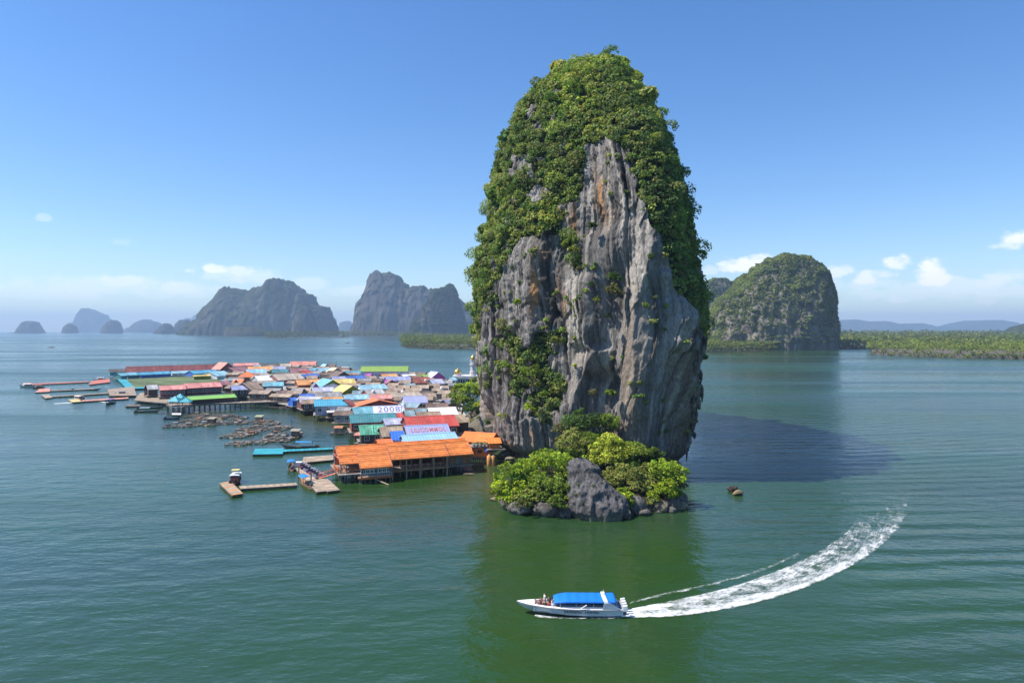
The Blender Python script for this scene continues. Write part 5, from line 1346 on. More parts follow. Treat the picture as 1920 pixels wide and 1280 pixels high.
# poles and aerials
for px, py, h, lb in [(577.5, 690, 12, 'tall thin mast above the mauve roofs'), (631, 700, 11, 'dark mast left of the green school hall'), (652, 706, 10, 'thin pole before the school hall'), (557, 728, 9, 'grey pole left of the bright orange roof'), (752, 800, 9, 'pole in front of the striped roof'), (700, 832, 7, 'pole over the water by the green roof')]:
    p = PZ(px, py, 2.0)
    r_ = empty('mast', (p.x, p.y, 0)); set_props(r_, lb, 'mast')
    MB().bar((0, 0, 1), (0, 0, h), .14, 6, .08).build('pole', POST, r_); MB().bar((-.7, 0, h - .8), (.7, 0, h - .8), .06).build('crossbar', POST, r_)
# water tanks among the roofs
for i, (px, py) in enumerate([(646, 752), (755, 735), (700, 734), (756, 760), (798, 713), (828, 728)]):
    p = PZ(px, py, 6.2); r_ = empty('water_tank', (p.x, p.y, 5.0))
    set_props(r_, ['white water tank beside the cyan roof', 'round white tank above the beige roofs', 'white tank beside the grey roof', 'white tank below the big lavender roof', 'white tank near the magenta house', 'white tank among the brown roofs'][i], 'water tank')
    MB().lathe([(.05, 0), (.75, 0), (.78, 1.2), (.6, 1.5), (.2, 1.65), (.02, 1.66)], 12, (0, 0, .3)).build('tank', WHITE, r_, True)
    mb = MB()
    for x in (-.5, .5):
        for y in (-.5, .5): mb.bar((x, y, -2.8), (x, y, .32), .06)
    mb.build('stand', POST, r_)
print('fill houses', nfill)
# ------------------------------------------------------------------ orange restaurant on stilts
def restaurant():
    OR = paint((.80, .24, .055), .6, .14, 1.1); ORD = paint((.66, .15, .04), .6, .2, 1.0); TIM = paint((.36, .19, .10), .75, .25, 1.6, True); PINKP = paint((.62, .22, .14), .7, .2, 1.5)
    ROOF = paint((.78, .225, .05), .55, .16, .9)
    ROOFM = [paint((.72 * k, .225 * k, .06 * k), .55, .22, 1.1) for k in (.82, 1.0, 1.06)]
    base = PZ(760, 897, 0)
    root = empty('restaurant', base); set_props(root, 'large orange-roofed restaurant on stilts at the water beside the tower', 'restaurant')
    dirv = (PZ(841, 855, 4.4) - PZ(734, 863, 4.4)); dirv.z = 0; dirv.normalize(); n = Vector((-dirv.y, dirv.x, 0)); ang = math.atan2(dirv.y, dirv.x)
    root.rotation_euler = (0, 0, ang)
    inv = Matrix.Rotation(-ang, 3, 'Z')
    def loc(p): q = inv @ (Vector(p) - base); return q
    def roof(eL, eR, ridge, ze, slope, back, nm='roof', crs=.55, hidden=False):
        """tiled slope of lapped courses, each its own piece"""
        A = loc(PZ(*eL, ze)); B = loc(PZ(*eR, ze)); y0 = (A.y + B.y) / 2; x0, x1 = A.x, B.x
        Mw = (PZ(*eL, ze) + PZ(*eR, ze)) / 2
        dp = solve_depth(Mw, n, ze, slope, ridge)
        zr = ze + slope * dp
        mb = MB(); slab(mb, [(x0, y0, ze - .08), (x1, y0, ze - .08), (x1, y0 + dp, zr - .08), (x0, y0 + dp, zr - .08)], .1)
        if back: slab(mb, [(x0, y0 + dp, zr - .04), (x1, y0 + dp, zr - .04), (x1, y0 + dp + back, zr - slope * back - .04), (x0, y0 + dp + back, zr - slope * back - .04)], .12)
        me = mb.mesh(nm); rf = link(nm, me, root, ROOF)
        k = max(3, int(dp / crs))
        for i in range(k):
            a, b = i / k * dp, (i + 1) / k * dp + .06
            m2 = MB(); za, zb = ze + slope * a, ze + slope * b
            m2.hexa([(x0 - .03, y0 + a - .02, za - .04), (x1 + .03, y0 + a - .02, za - .04), (x1 + .03, y0 + b, zb - .06), (x0 - .03, y0 + b, zb - .06),
                     (x0 - .03, y0 + a - .02, za + .07), (x1 + .03, y0 + a - .02, za + .07), (x1 + .03, y0 + b, zb + .015), (x0 - .03, y0 + b, zb + .015)])
            m2.build('tile_course', ROOFM[i % 3], rf)
        link('ridge_cap', MB().bar((x0 - .05, y0 + dp, zr + .02), (x1 + .05, y0 + dp, zr + .02), .13, 6).mesh('ridge_cap'), rf, OR)
        for x in (x0 - .1, x1 + .02):
            m2 = MB(); m2.hexa([(x, y0 - .1, ze - .25), (x + .08, y0 - .1, ze - .25), (x + .08, y0 + dp, zr - .25), (x, y0 + dp, zr - .25), (x, y0 - .1, ze + .1), (x + .08, y0 - .1, ze + .1), (x + .08, y0 + dp, zr + .1), (x, y0 + dp, zr + .1)])
            m2.build('barge_board', PINKP, rf)
        return x0, x1, y0, dp, zr
    bx0, bx1, by0, bdp, bzr = roof((734, 863), (841, 855), 833.5, 4.4, .55, 2.0)
    ax0, ax1, ay0, adp, azr = roof((675, 879), (735, 875), 846, 3.4, .55, 2.0)
    cx0, cx1, cy0, cdp, czr = roof((841, 855.5), (886, 851), 828, 4.3, .55, 2.0)
    dx0, dx1, dy0, ddp, dzr = roof((634, 861), (880, 842), 829.5, 4.5, .5, 4.0)
    ex0, ex1, ey0, edp, ezr = roof((637, 871), (672, 869), 854, 3.9, .6, 1.0)
    yb = dy0 + ddp + 4.0
    DK = 1.9
    MB().box(ex0 - .6, bx1 + .2, min(by0 + .4, ey0 + .5), yb - .5, DK - .25, DK).build('deck', WOODG, root)
    MB().box(ax0 - .3, ax1 + .2, ay0 + .5, by0 + .39, 1.05, 1.3).build('bay_deck', TIM, root)
    MB().box(bx1 + .21, cx1 + .3, cy0 + .3, yb - 1, DK - .25, DK).build('kitchen_deck', WOODG, root)
    # back and side walls
    MB().box(ex0 + .3, bx1, yb - 1.4, yb - 1.2, DK, 4.3).build('back_wall', ORD, root)
    MB().box(cx0 + .1, cx1 - .2, cy0 + 1.2, cy0 + 1.35, DK, 4.4).build('kitchen_wall', TIM, root)
    for i in range(3):
        o = link('panel', MB().box(0, (cx1 - cx0 - .4) / 3 - .06, -.08, 0, DK + .1, 3.5).mesh('panel'), root, [TIM, WOODG, TIM][i]); o.location = (cx0 + .15 + i * (cx1 - cx0 - .4) / 3, cy0 + 1.19, 0)
    # posts carrying the roof, standing in the water
    pm = MB().box(-.13, .13, -.13, .13, -1.5, 4.45).mesh('post'); pm.materials.append(paint((.44, .33, .22), .8, .25, 1.5, True))
    for i in range(5):
        o = link('post', pm, root); o.location = (bx0 + .25 + (bx1 - bx0 - .5) * i / 4, by0 + .5, 0)
    for i in range(6):
        o = link('post', pm, root); o.location = (bx0 + .25 + (bx1 - bx0 - .5) * i / 5, by0 + 3.6, 0)
    for i in range(3):
        o = link('post', stilt_mesh(3.4, .11), root); o.location = (ax0 + .3 + (ax1 - ax0 - .6) * i / 2, ay0 + .55, 0)
    for i in range(3):
        o = link('post', stilt_mesh(4.2, .11), root); o.location = (cx0 + .4 + (cx1 - cx0 - .6) * i / 2, cy0 + .4, 0)
    for i in range(4):
        o = link('post', stilt_mesh(4.4, .11), root); o.location = (ex0 + .2 + (ax0 - ex0) * i / 3, ey0 + .6, 0)
    # forest of stilts
    nst = 0
    for row, y in enumerate(np.linspace(ey0 + 1.4, yb - 1, 6)):
        for x in np.arange(ex0, cx1, 1.5):
            o = link('stilt', stilt_mesh(1.65, .12), root); o.location = (x + random.uniform(-.2, .2), y + random.uniform(-.2, .2), 0); nst += 1
    for x in np.arange(ax0, ax1, 1.1):
        o = link('stilt', stilt_mesh(1.0, .1), root); o.location = (x, ay0 + .8, 0)
    # railings
    def rail(xa, ya, xb, yb_, z, mat, h=.95, bal=True):
        a = Vector((xa, ya, z)); b = Vector((xb, yb_, z)); L_ = (b - a).length
        mb = MB(); mb.bar(a + Vector((0, 0, h)), b + Vector((0, 0, h)), .06, 5); mb.bar(a + Vector((0, 0, .12)), b + Vector((0, 0, .12)), .05, 5); mb.bar(a + Vector((0, 0, h * .55)), b + Vector((0, 0, h * .55)), .035, 5)
        for i in range(int(L_ / .5) + 1):
            p = a.lerp(b, i / max(1, int(L_ / .5))); mb.bar(p, p + Vector((0, 0, h)), .035, 4)
        mb.build('railing', mat, root)
    rail(bx0, by0 + .45, bx1, by0 + .45, DK, TIM)
    MB().box(bx0, bx1, by0 + .36, by0 + .42, DK - .3, DK + .06).build('fascia', TIM, root)
    rail(ax0, ay0 + .55, ax1, ay0 + .55, 1.3, WHITE, .85)
    MB().box(ax0 - .1, ax1 + .1, ay0 + .44, ay0 + .5, .9, 1.32).build('fascia', ORD, root)
    rail(ex0, ey0 + .5, ax0 - .4, ey0 + .5, DK, ORD)
    rail(ex0 - .4, ey0 + .5, ex0 - .4, ey0 + 7, DK, ORD)
    MB().box(ex0 - .6, ax0 - .35, ey0 + .38, ey0 + .46, DK - .4, DK + .1).build('fascia', ORD, root)
    # lattice screens under the eaves of the bay
    for i in range(7):
        o = link('screen', window_mesh(.9, .55, WHITE), root); o.location = (ax0 + .7 + i * (ax1 - ax0 - 1.4) / 6, ay0 + .62, 2.55)
    # tables inside
    tm = MB(); tm.lathe([(.02, .72), (.6, .72), (.6, .76), (.02, .76)], 10); tm.bar((0, 0, 0), (0, 0, .72), .05)
    tme = tm.mesh('table'); tme.materials.append(WHITE)
    for i in range(8):
        t = link('dining_table', tme, None); p = Matrix.Rotation(ang, 3, 'Z') @ Vector((bx0 + 1.5 + i * (bx1 - bx0 - 3) / 7, by0 + 1.7, DK)) + base
        t.location = p; set_props(t, '%s round white table from the left on the open restaurant deck' % ['first', 'second', 'third', 'fourth', 'fifth', 'sixth', 'seventh', 'eighth'][i], 'table', 'tables on the restaurant deck')
    # gable frames at the left end
    mb = MB()
    for yy in (dy0 + .2,):
        mb.bar((dx0 + .05, dy0, 4.4), (dx0 + .05, dy0 + ddp, dzr - .1), .07); mb.bar((dx0 + .05, dy0 + ddp, dzr - .1), (dx0 + .05, dy0 + ddp + 4, dzr - 2.1), .07); mb.bar((dx0 + .05, dy0, 4.4), (dx0 + .05, dy0 + ddp + 4, 4.4), .07); mb.bar((dx0 + .05, dy0 + ddp, 4.4), (dx0 + .05, dy0 + ddp, dzr), .06)
    mb.build('gable_frame', ORD, root)
    # --- terrace house at the right end
    t = empty('terrace_house', PZ(885, 872, 0), ang * .6); set_props(t, 'orange house with a planted roof terrace between restaurant and tower', 'house')
    o0 = t.location; Yt = o0.y
    k = Yt / F
    W = 46 * k
    MB().box(0, W * .84, 0, 3.6, 1.9, 4.2).build('wall', OR, t)
    MB().box(-.1, W * .95, -.3, 3.9, 4.2, 4.4).build('terrace_floor', WOODG, t)
    MB().box(0, W, -.2, 3.6, 1.65, 1.9).build('deck', WOODG, t)
    for i in range(14):
        o = link('stilt', stilt_mesh(1.65, .12), t); o.location = (i * W / 13, .1, 0)
        o = link('stilt', stilt_mesh(1.65, .12), t); o.location = (i * W / 13, 2.5, 0)
    o = link('window', window_mesh(.9, .7, ORD), t); o.location = (W * .32, -.01, 3.2)
    mb = MB(); mb.add([(W * .5, -.02, 4.1), (W * .82, -.02, 4.1), (W * .82, -1.0, 3.3), (W * .5, -1.0, 3.3), (W * .5, -.02, 4.04), (W * .82, -.02, 4.04), (W * .82, -1.0, 3.24), (W * .5, -1.0, 3.24)], [(0, 1, 2, 3), (7, 6, 5, 4), (0, 3, 7, 4), (1, 5, 6, 2), (3, 2, 6, 7), (0, 4, 5, 1)])
    mb.build('awning', paint((.02, .12, .42), .7, .1, 1), t)
    mb = MB()
    for i in range(22): x = i * W * .94 / 21; mb.bar((x, -.25, 4.4), (x, -.25, 5.2), .03, 4)
    mb.bar((0, -.25, 5.2), (W * .94, -.25, 5.2), .045); mb.bar((0, -.25, 4.8), (W * .94, -.25, 4.8), .03)
    mb.build('railing', WHITE, t)
    for i, x in enumerate((.70, .86)):
        tk = empty('storage_drum', o0 + Vector((W * x, -.75, 0))); set_props(tk, ['left tall orange drum beside the terrace house', 'right tall orange drum beside the terrace house'][i], 'drum')
        MB().lathe([(.02, 2.5), (.25, 2.5), (.55, 2.35), (.58, .4), (.5, -.8), (.02, -.8)], 14).build('drum', paint((.62, .30, .10), .6, .2, 1), tk, True)
        MB().bar((0, 0, 2.45), (0, 0, 2.7), .18, 8).build('cap', WHITE, tk)
    for i in range(7):
        x = .5 + i * W * .85 / 6
        pl = empty('potted_plant', o0 + Vector((x, .5 + .5 * (i % 2), 4.4))); set_props(pl, '%s leafy potted plant from the left on the orange terrace' % ['first', 'second', 'third', 'fourth', 'fifth', 'sixth', 'seventh'][i], 'plant', 'potted plants on the terrace')
        MB().lathe([(.02, 0), (.22, 0), (.3, .42), (.02, .42)], 10).build('pot', paint((.4, .16, .08), .8, .2, 2), pl)
        c_ = np.array([[0, 0, .8], [.15, .1, .65], [-.15, 0, .7]]); LV, LF, LC = leaf_cloud(c_, np.tile([[0, 0, 1.]], (3, 1)), np.full(3, .38), 40, .17, np.tile([[.13, .2, .03] if i % 3 else [.35, .3, .04]], (3, 1)))
        link('foliage', mesh_np('foliage', LV, LF, False, LC), pl, LEAF)
    house((915, 832), (941, 831), 820.5, (.78, .225, .05), (.6, .2, .06), 'small orange roof on posts at the right end of the terrace', ze=5.3, deck=3.9, slope=.5, back=1.0, name='pavilion', cat='pavilion', var=.08)
    house((858, 827), (918, 831), 811, (.78, .2, .045), (.68, .14, .04), 'orange-red house behind the terrace with a sloping roof', ze=4.5, deck=2.0, slope=.45, var=.1, back=3)
restaurant()

# ------------------------------------------------------------------ piers, pontoons, rafts
def pontoon(pts, label, mat, z=.55, th=.4, name='pontoon', planks=0, group=None, floats=True, cat='pontoon', plank_mats=None):
    """pts: four photo pixels (front-left, front-right, back-right, back-left) of the deck"""
    P3 = [PZ(px, py, z) for px, py in pts]; o = sum(P3, Vector()) / 4; o.z = 0
    root = empty(name, o); set_props(root, label, cat, group)
    q = [p - o for p in P3]
    MB().hexa([v - Vector((0, 0, th)) for v in q] + [v - Vector((0, 0, .06)) for v in q]).build('frame', WOOD, root)
    n = planks or 1
    a0, a1, b1, b0 = q
    if (a1 - a0).length < (b0 - a0).length: a0, a1, b1, b0 = q[0], q[3], q[2], q[1]
    for i in range(n):
        t0, t1 = i / n, (i + .93) / n if n > 1 else 1
        c = [a0.lerp(a1, t0), a0.lerp(a1, t1), b0.lerp(b1, t1), b0.lerp(b1, t0)]
        dz = Vector((0, 0, random.uniform(-.012, .012)))
        m = MB().hexa([v + dz - Vector((0, 0, .05)) for v in c] + [v + dz for v in c])
        m.build('plank' if n > 1 else 'deck', (plank_mats[i % len(plank_mats)] if plank_mats else mat), root)
    if floats:
        L_ = (a1 - a0).length; k = max(2, int(L_ / 2.2))
        for i in range(k):
            for s_ in (.12, .88):
                p = a0.lerp(b0, s_).lerp(a1.lerp(b1, s_), (i + .5) / k)
                link('float', MB().bar(p + Vector((0, 0, -.55 - z * .3)), p + Vector((0, 0, -.3)), .32, 8).mesh('float'), root, paint((.03, .05, .08), .5, .2, 2))
    return root
PK = [paint((.40 * k, .31 * k, .23 * k), .85, .25, 1.8, True) for k in (.8, .95, 1.08)]
PO = [paint((.55 * k, .26 * k, .10 * k), .8, .2, 1.8) for k in (.9, 1.05)]
pontoon([(433, 929), (454, 926), (430, 902), (409, 906)], 'tan pontoon head with an orange end, nearest in the left bay', PK[1], planks=14, plank_mats=PO[:1] + PK)
pontoon([(450, 917), (556, 910), (554, 905.5), (446, 912)], 'long narrow walkway pontoon from the tan head to the landing stage', PK[1], planks=26, plank_mats=PK)
pontoon([(592, 923), (610, 921), (566, 869), (548, 873)], 'long planked landing stage running towards the restaurant', PK[0], planks=26, plank_mats=PK)
pontoon([(612, 922), (636, 919), (612, 897), (590, 900)], 'short grey planked landing raft at the near end of the stage', PK[0], planks=12, plank_mats=PK)
TQ = paint(COL['turq'], .55, .12, .8); TQ2 = paint(tuple(c * .85 for c in COL['turq']), .55, .15, .8)
pontoon([(472, 852), (529, 851), (530, 840.5), (477, 841.5)], 'big turquoise pontoon platform in the left bay', TQ, planks=8, plank_mats=[TQ, TQ2])
pontoon([(529, 847), (624, 842), (623, 839), (530, 843)], 'narrow turquoise walkway pontoon leading to the restaurant', TQ, planks=12, plank_mats=[TQ, TQ2])
RD = paint((.50, .17, .12), .7, .2, 1); RD2 = paint((.58, .27, .20), .7, .2, 1)
pontoon([(41, 722), (61, 721.5), (58, 717.5), (43, 718)], 'reddish pontoon head farthest left', RD2, planks=4)
pontoon([(60, 721), (166, 716), (166, 714.5), (58, 719)], 'long thin red walkway pontoon, back one of the four left ones', RD, planks=10)
pontoon([(64, 735.5), (92, 734), (92, 727.5), (72, 729)], 'pink-brown pontoon head with a boat at its back', RD2, planks=6)
pontoon([(92, 733), (176, 729.5), (176, 727.5), (92, 731)], 'second long thin walkway pontoon at the left', WOODG, planks=10)
pontoon([(84, 746.5), (97, 745), (90, 739), (76, 740)], 'small tan pontoon head at the left', PK[1], planks=5)
pontoon([(96, 744), (210, 737), (210, 735), (96, 742)], 'third long thin walkway pontoon with pale joints', WOODG, planks=14)
pontoon([(136, 754), (152, 752.5), (145, 747), (126, 749)], 'yellowish pontoon head with a white boat moored behind', paint((.55, .45, .22), .8, .2, 1), planks=5)
pontoon([(152, 752.5), (240, 747), (240, 744.5), (152, 750)], 'nearest of the four long thin walkway pontoons at the left', RD2, planks=12)
pontoon([(166, 721), (206, 716), (204, 709), (170, 714)], 'dark red landing deck below the village left corner', RD, planks=8)
pontoon([(205, 742), (255, 741), (250, 724), (200, 730)], 'weathered wooden landing deck with railings at the village left end', PK[0], planks=10, z=1.0)
pontoon([(250, 750), (316, 756), (318, 740), (262, 736)], 'cluttered brown wooden deck below the pink roofs', PK[0], planks=10, z=1.4)
pontoon([(234, 762), (262, 761), (262, 758), (236, 759)], 'small drifting timber raft by the pier', WOOD, planks=5, name='raft', cat='raft')
pontoon([(565, 868), (624, 862), (624, 853), (568, 857)], 'grey fish cage raft beside the landing stage', WOODG, planks=16, plank_mats=PK, name='raft', cat='raft')

def pier():
    A = PZ(310, 772, 0); B = PZ(549, 763, 0); d = (B - A); d.z = 0; L_ = d.length; d.normalize()
    root = empty('pier', A, math.atan2(d.y, d.x)); set_props(root, 'long wooden pier on dark posts below the green canopy', 'pier')
    W = 5.0; z = 2.6
    n = 46
    for i in range(n):
        x0, x1 = i * L_ / n, (i + .95) * L_ / n
        MB().box(x0, x1, 0, W, z - .12, z + random.uniform(-.015, .015)).build('plank', PK[i % 3], root)
    for y in (.4, W - .4): MB().box(0, L_, y - .12, y + .12, z - .5, z - .13).build('beam', WOOD, root)
    MB().box(0, L_, -.06, 0, z - .55, z + .02).build('fascia', WOODG, root)
    k = int(L_ / 1.9)
    for i in range(k):
        for y in (.3, W - .4):
            o = link('post', stilt_mesh(z - .2, .2), root); o.location = (i * L_ / k + .4, y, 0)
    mb = MB()
    for i in range(int(L_ * .35 / 2)): mb.bar((L_ * .62 + i * 2, .2, z), (L_ * .62 + i * 2, .2, z + 1), .05, 4)
    mb.bar((L_ * .62, .2, z + 1), (L_ * .97, .2, z + 1), .05, 4); mb.build('railing', WOODG, root)
    MB().box(1, L_ * .2, -.9, -.1, 1.6, 1.75).build('lower_step', paint(COL['ltlav'], .7, .2, 1), root)
pier()
# gangways: red-orange ramp from the stage up to the restaurant, pole ramp on the right
def gangway(a, za, b, zb, w, label, mat, rail=True):
    A = PZ(*a, za); B = PZ(*b, zb); root = empty('gangway', (A.x, A.y, 0)); set_props(root, label, 'gangway')
    A = A - root.location; B = B - root.location; d = (B - A).normalized(); s = d.cross(Vector((0, 0, 1))).normalized() * w / 2
    MB().hexa([A - s - Vector((0, 0, .12)), A + s - Vector((0, 0, .12)), B + s - Vector((0, 0, .12)), B - s - Vector((0, 0, .12)), A - s, A + s, B + s, B - s]).build('ramp', mat, root)
    if rail:
        for sg in (-1, 1):
            mb = MB(); u = Vector((0, 0, .95)); mb.bar(A + s * sg + u, B + s * sg + u, .06, 5); mb.bar(A + s * sg + u * .5, B + s * sg + u * .5, .04, 5)
            for i in range(9): p = A.lerp(B, i / 8) + s * sg; mb.bar(p, p + u, .05, 4)
            mb.build('handrail', mat, root)
gangway((596, 897), .6, (646, 882), 2.0, 1.2, 'red-orange gangway from the landing stage to the restaurant', paint((.62, .20, .12), .7, .2, 1.5))
gangway((728, 909), .1, (686, 891), 1.3, .35, 'thin pole ramp slanting from the restaurant bay into the water', paint((.38, .30, .2), .8, .2, 1.5), False)

# fish farm rafts
def raft(px, py, w, h, label, k, hut=False, rot=0.0):
    c = PZ(px, py, .3); W = w * c.y / F; D = h * (c.y ** 2) / (F * CAM_H)
    root = empty('fish_raft', (c.x, c.y, 0), rot); set_props(root, label, 'raft')
    m = [WOOD, WOODG, PK[0], PK[1], RD2]
    nx = max(2, int(W / 2.2)); ny = max(2, int(D / 2.6))
    rj = random.Random(k)
    for i in range(nx + 1):
        x = -W / 2 + W * i / nx
        MB().box(x - .16, x + .16, -D / 2 + rj.uniform(-.5, .3), D / 2 + rj.uniform(-.3, .6), .12, .34).build('beam', m[(i + k) % 4], root)
    for j in range(ny + 1):
        y = -D / 2 + D * j / ny
        MB().box(-W / 2 + rj.uniform(-.5, .3), W / 2 + rj.uniform(-.3, .5), y - .2, y + .2, .345, .48).build('plank', m[(j + k + 1) % 4], root)
    for i in range(nx * 2):
        x = rj.uniform(-W / 2, W / 2); y = rj.choice([-1, 1]) * D / 2 + rj.uniform(-.3, .3)
        link('float', MB().bar((x - .45, y, .02), (x + .45, y, .02), .3, 8).mesh('float'), root, paint(rj.choice([(.05, .07, .1), (.45, .43, .40), (.3, .2, .1)]), .6, .2, 2))
    for i in range(int(nx * 1.6)):
        x = rj.uniform(-W / 2, W / 2); y = rj.uniform(-D / 2, D / 2); s = rj.uniform(.4, 1.1)
        mb = MB(); mb.box(x, x + s * 1.6, y, y + s, .482, .5 + s * rj.uniform(.3, .7)); mb.build('heap', rj.choice([paint((.38, .30, .24), .9, .35, 2), paint((.22, .17, .13), .9, .35, 2), paint((.5, .46, .42), .8, .3, 2), paint((.45, .2, .12), .8, .3, 2)]), root)
    for i in range(3):
        x = rj.uniform(-W / 2, W / 2); y = rj.uniform(-D / 2, D / 2)
        link('pole', MB().bar((x, y, -.5), (x + .1, y, rj.uniform(1.2, 2.2)), .06, 5).mesh('pole'), root, POST)
    if hut:
        mb = MB(); mb.box(-1.1, 1.1, -.9, .9, .5, 2.0); mb.build('hut_wall', m[k % 3], root)
        mb = MB(); slab(mb, [(-1.4, -1.2, 2.0), (1.4, -1.2, 2.0), (1.4, 1.2, 2.45), (-1.4, 1.2, 2.45)]); mb.build('hut_roof', paint(((.3, .26, .2), (.42, .18, .1), (.3, .33, .2))[k % 3], .8, .3, 1.5), root)
for i, a in enumerate([(368, 779, 30, 6, 'raft with brown heaps at the back of the fish farm', 0), (408, 781, 40, 7, 'long raft with a pale tarpaulin at the back of the fish farm', 0), (445, 784, 24, 4, 'thin low raft right of the back fish rafts', 0),
        (362, 788, 34, 6, 'raft with stacked planks in the left fish farm', 0), (330, 798, 36, 5, 'low raft at the left end of the fish farm', 0), (360, 796, 28, 6, 'raft with a white drum in the left fish farm', 0), (396, 794, 32, 6, 'raft with an orange-brown roof in the left fish farm', 1),
        (440, 792, 36, 5, 'raft with brown roof pieces in the middle of the fish farm', 0), (485, 790, 34, 7, 'raft with a dark hut in the middle of the fish farm', 1), (508, 794, 26, 4, 'thin raft right of the dark hut raft', 0),
        (470, 803, 42, 6, 'row raft with dark boxes in the fish farm', 0), (520, 803, 34, 8, 'raft with pinkish heaps at the right of the fish farm', 0), (447, 815, 40, 10, 'dark decked raft with slanting planks in front', 0), (470, 812, 16, 5, 'small raft tied right of the dark decked one', 0),
        (516, 817, 36, 9, 'heaped raft with white and brown clutter', 0), (553, 818, 14, 6, 'little raft with a mossy hut at the right', 1), (446, 831, 34, 6, 'front left fish raft with black floats', 0), (484, 828, 32, 6, 'front fish raft with reddish planks', 0), (530, 824, 30, 7, 'front right raft with pale floats', 0), (634, 812, 26, 3, 'small raft with a wooden box by the stilts', 1), (540, 765, 30, 3, 'narrow raft with poles below the pier end', 0)]):
    raft(*a[:5], i, bool(a[5]), random.uniform(-.12, .12))

# ------------------------------------------------------------------ boats
def hull_mesh(L_, B_, H_, bow=.35, name='hull', mi=0):
    rings = []
    for t in np.linspace(0, 1, 11):
        x = L_ * (t - .5); hb = B_ / 2 * (1 - max(0, (t - .45) / .55) ** 2.2) * (.72 + .28 * min(1, t / .25)); hb = max(hb, .02)
        zt = H_ * (1 + bow * max(0, (t - .5) / .5) ** 2 * 3 + .12 * max(0, (.15 - t) / .15)); zk = -.25 + max(0, (t - .75) / .25) ** 2 * (zt + .1)
        rings.append([(x, -hb, zt), (x, -hb * .72, zk + (zt - zk) * .3), (x, 0, zk), (x, hb * .72, zk + (zt - zk) * .3), (x, hb, zt), (x, hb * .86, zt - .02), (x, hb * .6, max(zk + .12, zt - .5)), (x, -hb * .6, max(zk + .12, zt - .5)), (x, -hb * .86, zt - .02)])
    return MB().loft(rings)
def longtail(px, py, rz, label, canopy, hullc=(.2, .12, .07), L_=9.0, B_=1.7, name='longtail_boat', can_x=(-.28, .12)):
    c = PZ(px, py, 0); root = empty(name, c, rz); set_props(root, label, 'boat')
    hull_mesh(L_, B_, .55).build('hull', paint(hullc, .6, .25, 1.5), root)
    mb = MB(); mb.bar((L_ * .49, 0, 1.0), (L_ * .56, 0, 2.0), .09, 6, .05); mb.build('stem_post', paint(hullc, .6, .2, 2), root)
    for t in (-.3, -.1, .1, .28): MB().box(L_ * t - .12, L_ * t + .12, -B_ * .38, B_ * .38, .36, .42).build('bench', WOODG, root)
    if canopy:
        x0, x1 = L_ * can_x[0], L_ * can_x[1]
        rings = [[(x, B_ * .55 * math.cos(t), 1.75 + .3 * math.sin(t)) for t in np.linspace(0, math.pi, 9)] + [(x, B_ * .53 * math.cos(t), 1.70 + .28 * math.sin(t)) for t in np.linspace(math.pi, 0, 9)] for x in np.linspace(x0, x1, 4)]
        MB().loft(rings).build('canopy', paint(canopy, .6, .12, 1.2), root)
        for x in (x0 + .1, x1 - .1):
            for y in (-B_ * .48, B_ * .48): link('canopy_post', MB().bar((x, y * .9, .5), (x, y, 1.75), .035, 5).mesh('canopy_post'), root, POST)
    mb = MB(); mb.box(-L_ * .46, -L_ * .38, -.25, .25, .6, 1.05); mb.bar((-L_ * .44, 0, .85), (-L_ * .78, .1, .15), .05, 5); mb.build('tail_engine', paint((.08, .08, .09), .4, .2, 2), root)
    return root
BL = (.02, .20, .55)
longtail(545, 880, 1.9, 'longtail boat with a blue canopy at the far end of the landing stage', BL, can_x=(-.2, .3), L_=6.5)
longtail(572, 911, 2.2, 'longtail boat with a blue canopy moored at the middle of the stage', BL, (.42, .25, .14), can_x=(-.1, .3), L_=8)
longtail(562, 841, 3.1, 'longtail boat with a raised bow and flat blue canopy behind the turquoise pontoon', (.03, .22, .45), (.10, .09, .08), L_=11, can_x=(-.3, .1))
longtail(275, 773, .1, 'longtail boat with a grey canopy beside the pier head', (.25, .30, .38), (.15, .12, .10), L_=10)
longtail(282, 766, .15, 'dark longtail boat behind the grey canopied one', None, (.06, .06, .06), L_=11)
longtail(205, 757, -1.45, 'small dark boat with a blue cover underway with a white wake', (.03, .06, .28), (.05, .06, .08), L_=8, B_=2.4, can_x=(-.3, .35))
longtail(322, 786, .05, 'small low blue boat left of the fish farm', None, (.03, .06, .16), L_=6)
longtail(160, 732, .08, 'dark longtail boat moored along the second left pontoon', None, (.05, .05, .06), L_=16, B_=1.8)
longtail(522, 766, .05, 'long brown boat lying under the pier end', None, (.16, .12, .09), L_=11)
longtail(500, 851.5, .05, 'slim grey boat shadowed behind the turquoise platform', None, (.3, .3, .3), L_=4) if False else None
